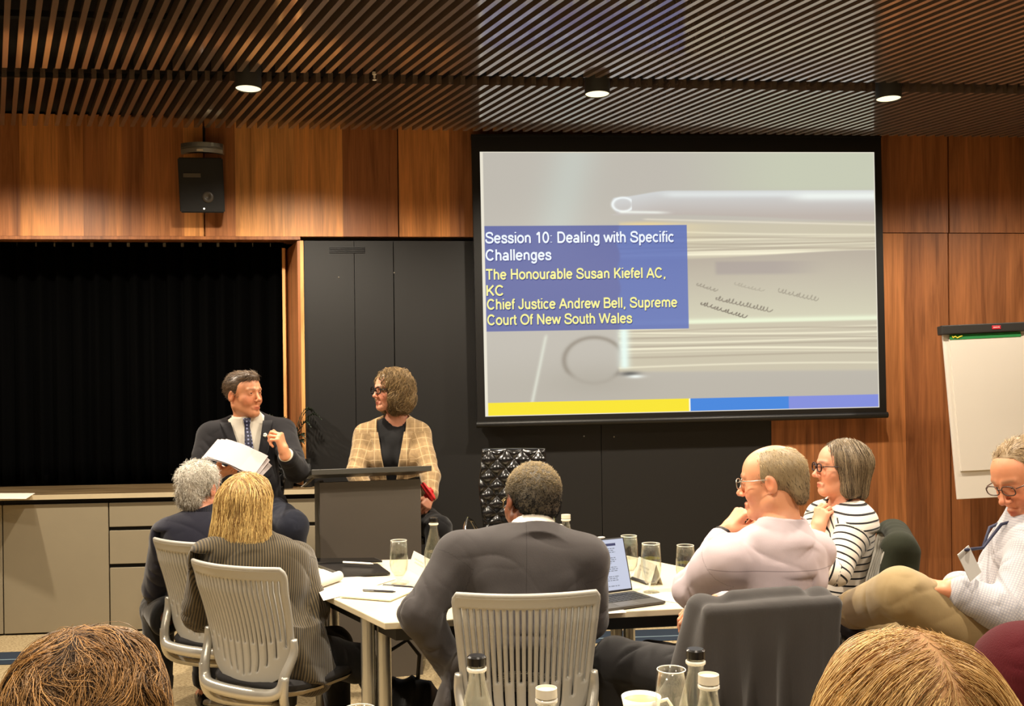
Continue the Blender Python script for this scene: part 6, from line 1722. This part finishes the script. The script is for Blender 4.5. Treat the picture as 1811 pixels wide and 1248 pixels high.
# ---------- man in the pale pink shirt, hand at his mouth
def pink_man():
    J = dict(head=at(1367, 852, 3.18), face=A(-.86, .48, -.10), up=A(.02, 0, 1), neck=at(1384, 938, 3.15), sl=at(1286, 980, 3.07), sr=at(1440, 972, 3.25), pel=at(1380, 1205, 3.12),
             el=at(1222, 1042, 3.25), wl=at(1283, 942, 3.36), er=at(1395, 1075, 3.45), wr=at(1256, 1068, 3.38), kl=at(1088, 1168, 3.36), al=at(1100, 1330, 3.46), kr=at(1150, 1172, 3.62), ar=at(1160, 1300, 3.62), hl=at(1335, 1215, 3.08), hr=at(1400, 1200, 3.22), brow=(120, 90, 70))
    f = Fig('person', 'balding man in a pale pink shirt resting his fist at his mouth', J, chair=CH_PM, deep=0.045, skin=(232, 166, 126))
    f.hand(J['wl'] + A(.004, 0, .006), A(.46, -.10, .60), A(.62, .30, -.58), -1, curls=[(68, 70, 40), (66, 75, 40), (70, 75, 40), (75, 75, 40)], thumb=(.8, .35, .45), size=1.02)
    f.hand(J['wr'], A(-.85, -.25, -.20), A(0, .2, -1), 1, curl=(38, 42, 22), size=1.0, spread=.05)
    pk = cloth('pale_pink_shirt', (204, 188, 192), rgb2=(188, 172, 180), rough=.75, sheen=.1, bump=.12, wrinkle=.45, seams=(.37,))
    def ex(sh):
        sh.u(cap(J['sl'] - f.U * .03, J['sl'] * .6 + J['el'] * .4, .066, .066), .04)
    f.top('shirt', pk, g=.006, arm=(.064, .059, .045), cuff=.93, fold=.009, lam=.085, hem=-.14, neck_r=.068, tf=.008, extra=ex, collar=(.076, .070, -.006, .032, .005), seed=4, belly=.02, hres=.0055)
    # yoke seam across the back of the shirt
    f.bottom('trousers', cloth('charcoal_trousers', (40, 38, 38), rgb2=(28, 27, 28)), ru=.10, rk=.078, ra=.06); f.shoes(SHOE)
    f.glasses((190, 184, 170), r=.0016, metal=.9, w=.026, hh=.017)
    w = J['el'] + (J['wl'] - J['el']) * .955; m = Shape().u(ring(w - unit(J['wl'] - J['el']) * .010, w + unit(J['wl'] - J['el']) * .010, .034, .033, .004), 0); V, F = m.mesh(.0035); mesh_obj('watch_strap', V, F, BLACK, f.root)
    bald = lambda q: (((q[:, 0]) / .052) ** 2 + ((q[:, 1] - .01) / .085) ** 2) > 1
    sh = f.hair_shell([('e', ((0, -.015, .034), (.081, .103, .087)), .01), ('e', ((0, -.085, -.03), (.060, .026, .05)), .03)], line=[(-.14, -.080), (-.06, -.075), (-.035, -.055), (-.02, -.012), (.012, .0), (.022, -.02), (.046, .0), (.055, .05), (.066, .088), (.078, .2), (.13, .3)],
                      extra=lambda s_: s_.sub(ell(f.h(0, .015, .135), A(.052, .085, .040) * f.hs, f.HR), .015))
    f.short_hair(sh, hair_mat('sandy_grey_hair', (84, 72, 58), (218, 190, 140), rough=.5), n=12000, L=.015, r=.0005, comb=lambda p, n: down * .9 - f.hF * .4, lift=.15, rnd=.2, seed=10, shell_tone=.35, tone=(0, .8), tonefn=lambda q: .3 * np.clip((q[:, 2] - .02) / .06, -1, 1))
    f.finish(.0042)
pink_man()

# ---------- woman in the striped top
def striped_woman():
    J = dict(head=at(1487, 828, 4.12), face=A(-.995, -.02, .03), up=A(.05, 0, 1), neck=at(1494, 893, 4.13), sl=at(1512, 932, 3.99), sr=at(1452, 912, 4.27), pel=at(1502, 1082, 4.12),
             el=at(1480, 1010, 3.90), wl=at(1402, 985, 3.92), er=at(1418, 992, 4.16), wr=at(1447, 936, 4.04), brow=(96, 80, 66))
    f = Fig('person', 'woman in a black and white striped top with a grey-brown bob', J, chair=CH_SW, deep=0.045, skin=(230, 166, 132), hs=.98)
    f.hand(J['wr'], A(.26, .10, .93), A(.62, .55, -.18), 1, curls=[(50, 55, 30), (55, 60, 30), (60, 60, 35), (65, 60, 35)], size=.95, thumb=(.7, .4, .5))
    f.hand(J['wl'], A(-.95, .2, .0), A(0, .3, -1), -1, size=.95)
    st = cloth('striped_jersey', (236, 226, 212), kind='stripe', rgb2=(22, 20, 24), per=.030, rough=.8, bump=.1)
    f.top('striped_top', st, g=.012, arm=(.062, .055, .040), cuff=.97, fold=.004, lam=.08, hem=-.03, neck_r=.074, neck_dz=-.014, tf=.003, bust=.025, seed=6, hres=.005)
    f.bottom('trousers', BLACKCL, ru=.10, rk=.076, ra=.056); f.shoes(SHOE)
    f.glasses((36, 14, 18), r=.0030, w=.026, hh=.017)
    nb = J['neck']; pts = [nb + f.X * (.075 * math.cos(t)) + f.F * (.075 * math.sin(t) + .0) + f.U * (.045 - .055 * max(0, math.sin(t))) for t in np.linspace(-math.pi * .5, math.pi * 1.5, 24)]
    m = MB(); loc = np.array(f.root.location[:]); m.tube([p - loc for p in pts], .0045, 6, closed=True)
    m.build('lanyard', BLACK, f.root, smooth='all')
    sh = f.hair_shell([('e', ((0, -.020, .040), (.090, .108, .092)), .01), ('c', ((.064, -.02, .02), (.066, -.015, -.085), .040, .036), .04), ('c', ((-.064, -.02, .02), (-.066, -.015, -.085), .040, .036), .04), ('c', ((0, -.07, .02), (0, -.070, -.095), .060, .050), .05),
                       ('-', ((0, .105, -.03), (.085, .085, .13)), .015), ('-c', ((0, -.01, -.18), (0, .06, -.2), .07, .07), .02)])
    f.hair(sh, hair_mat('grey_brown_bob', (70, 57, 42), (190, 168, 134), rough=.36), n=5200, steps=16, step=.0155, r=.0010,
           comb=lambda p, n: down + 1.0 * np.tanh(((p - J['head']) @ f.hX) / .01)[:, None] * f.hX * np.exp(-(((p - J['head']) @ f.hU - .13) / .035) ** 2)[:, None] - .15 * f.hF,
           start=lambda q: q[:, 2] > -.02, jitter=.09, lift=(-.006, .004), seed=11, shell_tone=.25, tone=(.05, .8))
    f.finish(.0042)
striped_woman()

# ---------- man with crossed khaki legs
def khaki_man():
    J = dict(head=at(1815, 846, 3.02), face=A(-.88, -.27, -.36), up=A(-.35, 0, 1), neck=at(1832, 912, 3.06), sl=at(1836, 968, 2.90), sr=at(1800, 952, 3.20), pel=at(1822, 1178, 3.02),
             el=at(1786, 1082, 2.80), wl=at(1690, 1044, 2.86), er=at(1742, 1050, 3.22), wr=at(1690, 1038, 3.04), kl=at(1594, 1048, 2.88), al=at(1500, 1082, 3.22), kr=at(1535, 1112, 3.28), ar=at(1508, 1300, 3.20), hl=at(1800, 1165, 2.95), hr=at(1810, 1190, 3.10), fl=unit(A(-.2, .5, .1)), brow=(120, 92, 66))
    f = Fig('person', 'man in glasses and a blue-grey shirt looking down, khaki legs crossed', J, skin=(222, 152, 112))
    f.hand(J['wl'], A(-.90, .1, .15), A(.1, .3, -1), -1, curl=(40, 45, 25)); f.hand(J['wr'], A(-.9, -.2, .1), A(.1, -.2, -1), 1, curl=(45, 45, 25))
    ck = cloth('pale_blue_check_shirt', (190, 186, 186), kind='check', rgb2=(132, 136, 154), per=.0075, rough=.75, bump=.12)
    f.top('shirt', ck, g=.020, arm=(.074, .064, .050), cuff=.94, fold=.009, lam=.06, hem=-.12, neck_r=.068, tf=.006, belly=.05, collar=(.078, .072, -.008, .040, .005), seed=9, hres=.0055)
    kh = cloth('khaki_cotton', (160, 138, 98), rgb2=(138, 116, 78), rough=.8, sheen=.15, bump=.15)
    f.bottom('trousers', kh, ru=.105, rk=.078, ra=.060, fold=.005, hem=.93, hres=.006, kk=.010, extra=lambda q: [q.sub(cap(at(1566, 1030, 2.80), at(1594, 1096, 2.79), .020, .014), .018), q.sub(cap(at(1592, 1044, 2.785), at(1618, 1086, 2.785), .012, .005), .014)]); f.shoes(SHOE)
    for q in 'l':
        a = J['a' + q]; m = Shape().u(cap(J['k' + q] * .12 + a * .88, a + J['fl'] * .02, .044, .042), 0); V, F = m.mesh(.006); mesh_obj('sock', V, F, plain('tan_sock', (176, 150, 116), .9), f.root)
    f.glasses((70, 48, 34), r=.0020, w=.026, hh=.015)
    # lanyard with a clear badge
    loc = np.array(f.root.location[:]); c0 = f.tp(-.06, .16, .36); c1_ = f.tp(-.05, .20, .20)
    m = MB(); m.tube([p - loc for p in (J['neck'] + f.X * -.07 + f.F * .03, f.tp(-.085, .115, .44), c0, at(1708, 972, 2.75))], .005, 6); m.tube([p - loc for p in (J['neck'] + f.X * .07 + f.F * .03, f.tp(.03, .13, .42), c0)], .005, 6); m.build('lanyard', plain('navy_lanyard', (34, 36, 62), .7), f.root, smooth='all')
    bc = at(1714, 996, 2.78); bx, by = unit(A(.62, .3, .35)), unit(A(-.42, 0, .9)); bz = np.cross(bx, by); m = MB()
    m.add([bc + bx * a_ * .026 + by * b_ * .043 + bz * c_ - loc for c_ in (0, .002) for a_, b_ in ((-1, -1), (1, -1), (1, 1), (-1, 1))], [(0, 3, 2, 1), (4, 5, 6, 7), (0, 1, 5, 4), (1, 2, 6, 5), (2, 3, 7, 6), (3, 0, 4, 7)]); bd = m.build('badge', plain('badge_white', (205, 203, 198), .3), f.root); bd['label'] = 'clear name badge with white card'
    sh = f.hair_shell([('e', ((0, -.016, .038), (.085, .106, .091)), .01)], line=[(-.14, -.075), (-.06, -.072), (-.035, -.055), (-.02, -.012), (.012, .0), (.024, -.03), (.036, .05), (.055, .085), (.075, .098), (.13, .12)])
    f.short_hair(sh, hair_mat('greying_brown_hair', (92, 70, 46), (214, 184, 136), rough=.5), n=9000, L=.034, r=.0006, comb=lambda p, n: down * .6 - f.hF * .9 + .35 * np.stack([wob(p, .06, 1), wob(p, .06, 2), wob(p, .06, 3)], 1), lift=.05, rnd=.14, seed=12, curl=.003, shell_tone=.35, tone=(.05, .9), keep=None)
    f.finish(.0042)
khaki_man()

# ---------- the three people nearest the camera (only heads or a shoulder reach into the frame)
def near(px, py, d, face, name_label, hs=1.0, skin=(224, 162, 128)):
    hd = at(px, py, d); fc = unit(A(*face)); x = unit(np.cross(fc, A(0, 0, 1)))
    nk = hd - A(0, 0, .165) - fc * .02; sh_ = nk - A(0, 0, .055); pel = nk - A(0, 0, .50) - fc * .03
    J = dict(head=hd, face=fc, neck=nk, sl=sh_ - x * .175, sr=sh_ + x * .175, pel=pel, el=sh_ - x * .22 - A(0, 0, .26), er=sh_ + x * .22 - A(0, 0, .26))
    J['wl'] = J['el'] + fc * .13 + x * .13 - A(0, 0, .13); J['wr'] = J['er'] + fc * .13 - x * .13 - A(0, 0, .13)
    f = Fig('person', name_label, J, skin=skin, hs=hs)
    f.hand(J['wl'], fc + x * .2, A(0, 0, -1), -1); f.hand(J['wr'], fc - x * .2, A(0, 0, -1), 1)
    return f
def brown_head():
    f = near(165, 1262, 1.50, (.12, 1, 0), 'tousled auburn-brown head of a person close to the camera, lower left'); J = f.J
    f.top('jumper', cloth('dark_green_knit', (52, 56, 48), rgb2=(36, 38, 32)), hem=-.1, hres=.008); f.bottom('trousers', BLACKCL, hres=.009); f.shoes(SHOE)
    sh = f.hair_shell([('e', ((0, -.020, .045), (.098, .112, .092)), .01), ('c', ((.070, -.03, .0), (.098, -.04, -.17), .050, .060), .05), ('c', ((-.070, -.03, .0), (-.098, -.04, -.17), .050, .060), .05), ('c', ((0, -.08, .0), (0, -.09, -.19), .060, .055), .05), ('-', ((0, .10, -.05), (.06, .085, .16)), .02)])
    f.hair(sh, hair_mat('auburn_hair', (32, 19, 11), (222, 168, 102), rough=.4), n=16000, steps=20, step=.016, r=.0005,
           comb=lambda p, n: down + 1.0 * np.tanh(((p - J['head']) @ f.hX) / .02)[:, None] * f.hX * np.exp(-(((p - J['head']) @ f.hU - .13) / .05) ** 2)[:, None] + .9 * np.stack([wob(p, .07, 1), wob(p, .07, 2), wob(p, .07, 3)], 1),
           start=lambda q: q[:, 2] > -.06, jitter=.38, lift=(-.012, .010), curl=.005, curl_n=2.2, seed=21, shell_tone=.02, tone=(.15, .62), ctone=.42, clump=.5, fly=.28, shell_h=.006)
    f.finish(.0055)
brown_head()
def blonde_head():
    f = near(1604, 1296, 1.25, (-.05, 1, 0), 'golden-blonde head with a parting, closest to the camera at lower right', hs=.98); J = f.J
    f.top('jumper', cloth('charcoal_knit', (50, 48, 50), rgb2=(32, 32, 34)), hem=-.1, hres=.008); f.bottom('trousers', BLACKCL, hres=.009); f.shoes(SHOE)
    sh = f.hair_shell([('e', ((0, -.020, .045), (.100, .112, .093)), .01), ('c', ((.072, -.03, .0), (.105, -.04, -.17), .056, .058), .05), ('c', ((-.072, -.03, .0), (-.105, -.04, -.17), .056, .058), .05), ('c', ((0, -.08, .0), (0, -.09, -.19), .060, .055), .05), ('-', ((0, .10, -.05), (.06, .085, .16)), .02)])
    f.hair(sh, hair_mat('golden_hair', (132, 86, 40), (250, 214, 144), rough=.36), n=13000, steps=20, step=.017, r=.0006,
           comb=lambda p, n: down + 1.5 * np.tanh(((p - J['head']) @ f.hX - .006) / .008)[:, None] * f.hX * np.exp(-(((p - J['head']) @ f.hU - .14) / .06) ** 2)[:, None] + .22 * np.stack([wob(p, .12, 1), wob(p, .12, 2), wob(p, .12, 3)], 1),
           start=lambda q: q[:, 2] > -.02, jitter=.16, lift=(-.010, .008), curl=.004, curl_n=1.0, seed=22, shell_tone=.1, tone=(.45, .95), ctone=.4, fly=.25, tonefn=lambda q: -.35 * np.exp(-((q[:, 0] - .01) / .04) ** 2))
    f.finish(.0055)
blonde_head()
def maroon_person():
    f = near(2010, 960, 1.98, (-.3, 1, 0), 'shoulder of a person in a maroon fuzzy jumper at the right frame edge'); J = f.J
    J['sl'] = at(1822, 1196, 1.96); J['el'] = at(1800, 1420, 1.98); J['wl'] = at(1800, 1480, 2.2)
    mm = cloth('maroon_wool', (78, 8, 18), rgb2=(46, 2, 8), sheen=.04, rough=.95, bump=.6)
    f.top('jumper', mm, g=.025, arm=(.112, .085, .06), hem=-.12, hres=.006, tf=.003); f.bottom('trousers', BLACKCL, hres=.009); f.shoes(SHOE)
    sh = f.hair_shell([('e', ((0, -.020, .042), (.088, .108, .092)), .01)], line=[(-.14, -.08), (-.04, -.06), (-.02, 0), (.02, 0), (.04, .05), (.13, .085)])
    f.short_hair(sh, bpy.data.materials['brown_grey_hair'], n=2500, L=.03, comb=lambda p, n: down - f.hF * .3, seed=23)
    f.finish(.006)
maroon_person()

# ================================================================== COATS ON CHAIRS, BAG
def coat(name, label, cat, sh, mat, h=.006, part='cloth', X=None):
    V, F = sh.mesh(h); c = V.mean(0); o = thing(name, label, cat, (c[0], c[1], 0))
    q = V - c; mesh_obj(part, V, F, mat, o, attrs={'garment': np.stack([q[:, 0], q[:, 2], q[:, 1]], 1)}); return o
def vfold(dirx, amp, lam, seed):
    def fn(Q):
        x = Q @ dirx; return amp * 1.3 * (2 * np.abs(np.sin(.5 * (2 * math.pi * x / lam + 1.6 * wob(Q * A(1, 1, .35), .22, seed)))) - 1) * np.clip((.90 - Q[:, 2]) / .25, 0, 1) + amp * .5 * wob(Q * A(1, 1, .5), .14, seed + 3) * np.clip((.96 - Q[:, 2]) / .15, .15, 1)
    return fn
cx_ = CH_PM.matrix_basis; cl = lambda x, y, z: np.array(cx_ @ Vector((x, y, z)))
Rm = np.array(cx_.to_3x3())
Rt = np.array(cx_.to_3x3() @ Matrix.Rotation(math.radians(9), 3, 'X'))
def seat_hole(M):
    R = np.array(M.to_3x3()); o = np.array(M.translation)
    def fn(q):
        x, y, z = q[:, 0], q[:, 1], q[:, 2]; v = np.clip((z - .435) / .465, 0, 1)
        ys = -.215 - .085 * v + .020 * np.sin(np.pi * np.minimum(1, v * 1.25)) + .055 * (x / .23) ** 2 - .010
        return np.maximum(ys - y, np.maximum(np.abs(x) - .225, z - (.905 - .02 * (x / .2) ** 2)))
    return local(o, R, fn)
sh = Shape()
sh.u(rbox(cl(0, -.310, .62), A(.225, .028, .300), Rt, .026), .03)
sh.u(cap(cl(-.19, -.290, .885), cl(.19, -.290, .885), .034), .03)
for x0, x1, z1, r1 in ((-.19, -.225, .40, .030), (-.10, -.13, .30, .034), (-.02, -.03, .28, .030), (.09, .12, .30, .034), (.19, .225, .38, .030)):
    sh.u(cap(cl(x0, -.325, .84), cl(x1, -.345, z1), .020, r1), .05)
sh.u(cap(cl(-.195, -.27, .885), cl(-.270, -.25, .62), .042, .050), .04).u(cap(cl(-.270, -.25, .62), cl(-.310, -.20, .40), .050, .046), .03)
sh.u(cap(cl(.195, -.27, .88), cl(.262, -.24, .66), .042, .048), .04).u(cap(cl(.262, -.24, .66), cl(.285, -.19, .42), .048, .044), .03)
sh.u(cap(cl(-.10, -.30, .918), cl(.10, -.30, .918), .020), .04)
sh.dis(vfold(np.array(cx_.to_3x3() @ Vector((1, 0, 0))), .009, .12, 3))
sh.sub(seat_hole(cx_), .006)
coat('suit_jacket', 'grey suit jacket draped over the chair of the man in the pink shirt', 'jacket', sh, cloth('grey_brown_suiting', (62, 58, 55), rgb2=(40, 41, 47), sheen=.2, wrinkle=.4))
cx2 = CH_SW.matrix_basis; c2_ = lambda x, y, z: np.array(cx2 @ Vector((x, y, z)))
sh = Shape()
sh.u(cap(c2_(-.19, -.295, .90), c2_(.19, -.295, .90), .040), .03)
for x0, z1 in ((-.19, .50), (-.10, .42), (0, .40), (.10, .42), (.19, .50)): sh.u(cap(c2_(x0, -.32, .89), c2_(x0 * 1.12, -.34, z1), .040, .046), .07)
for sg in (-1, 1): sh.u(cap(c2_(sg * .2, -.27, .88), c2_(sg * .25, -.22, .55), .042, .046), .04)
sh.dis(vfold(np.array(cx2.to_3x3() @ Vector((1, 0, 0))), .006, .12, 8))
sh.u(rbox(c2_(0, -.315, .66), A(.215, .030, .240), np.array(cx2.to_3x3() @ Matrix.Rotation(math.radians(9), 3, 'X')), .028), .03)
sh.sub(seat_hole(cx2), .006)
coat('green_jacket', 'dark green jacket hung on the chair of the woman in stripes', 'jacket', sh, cloth('dark_green_cloth', (38, 41, 26), rgb2=(22, 25, 15), sheen=.05))
p = at(722, 1215, 4.15); p[2] = 0
sh = Shape().u(ell(p + A(-.02, 0, .14), (.20, .11, .15)), .05).u(ell(p + A(.12, .02, .10), (.13, .10, .11)), .06).u(cap(p + A(-.12, 0, .26), p + A(.05, 0, .26), .03), .06)
sh.cut(half(p + A(0, 0, .001), A(0, 0, -1)), .01); sh.dis(vfold(A(1, 0, 0), .006, .09, 5))
V, F = sh.mesh(.008); o = thing('handbag', 'slumped black bag on the carpet under the table, by the steel posts', 'bag', p); mesh_obj('bag_body', V, F, plain('black_soft_leather', (16, 15, 15), .5), o)
m_ = MB(); m_.tube([(-.10, 0, .27), (-.08, -.01, .42), (0, -.015, .47), (.05, 0, .40), (.04, 0, .27)], .009, 8); m_.build('strap', BLACK, o, smooth=True)
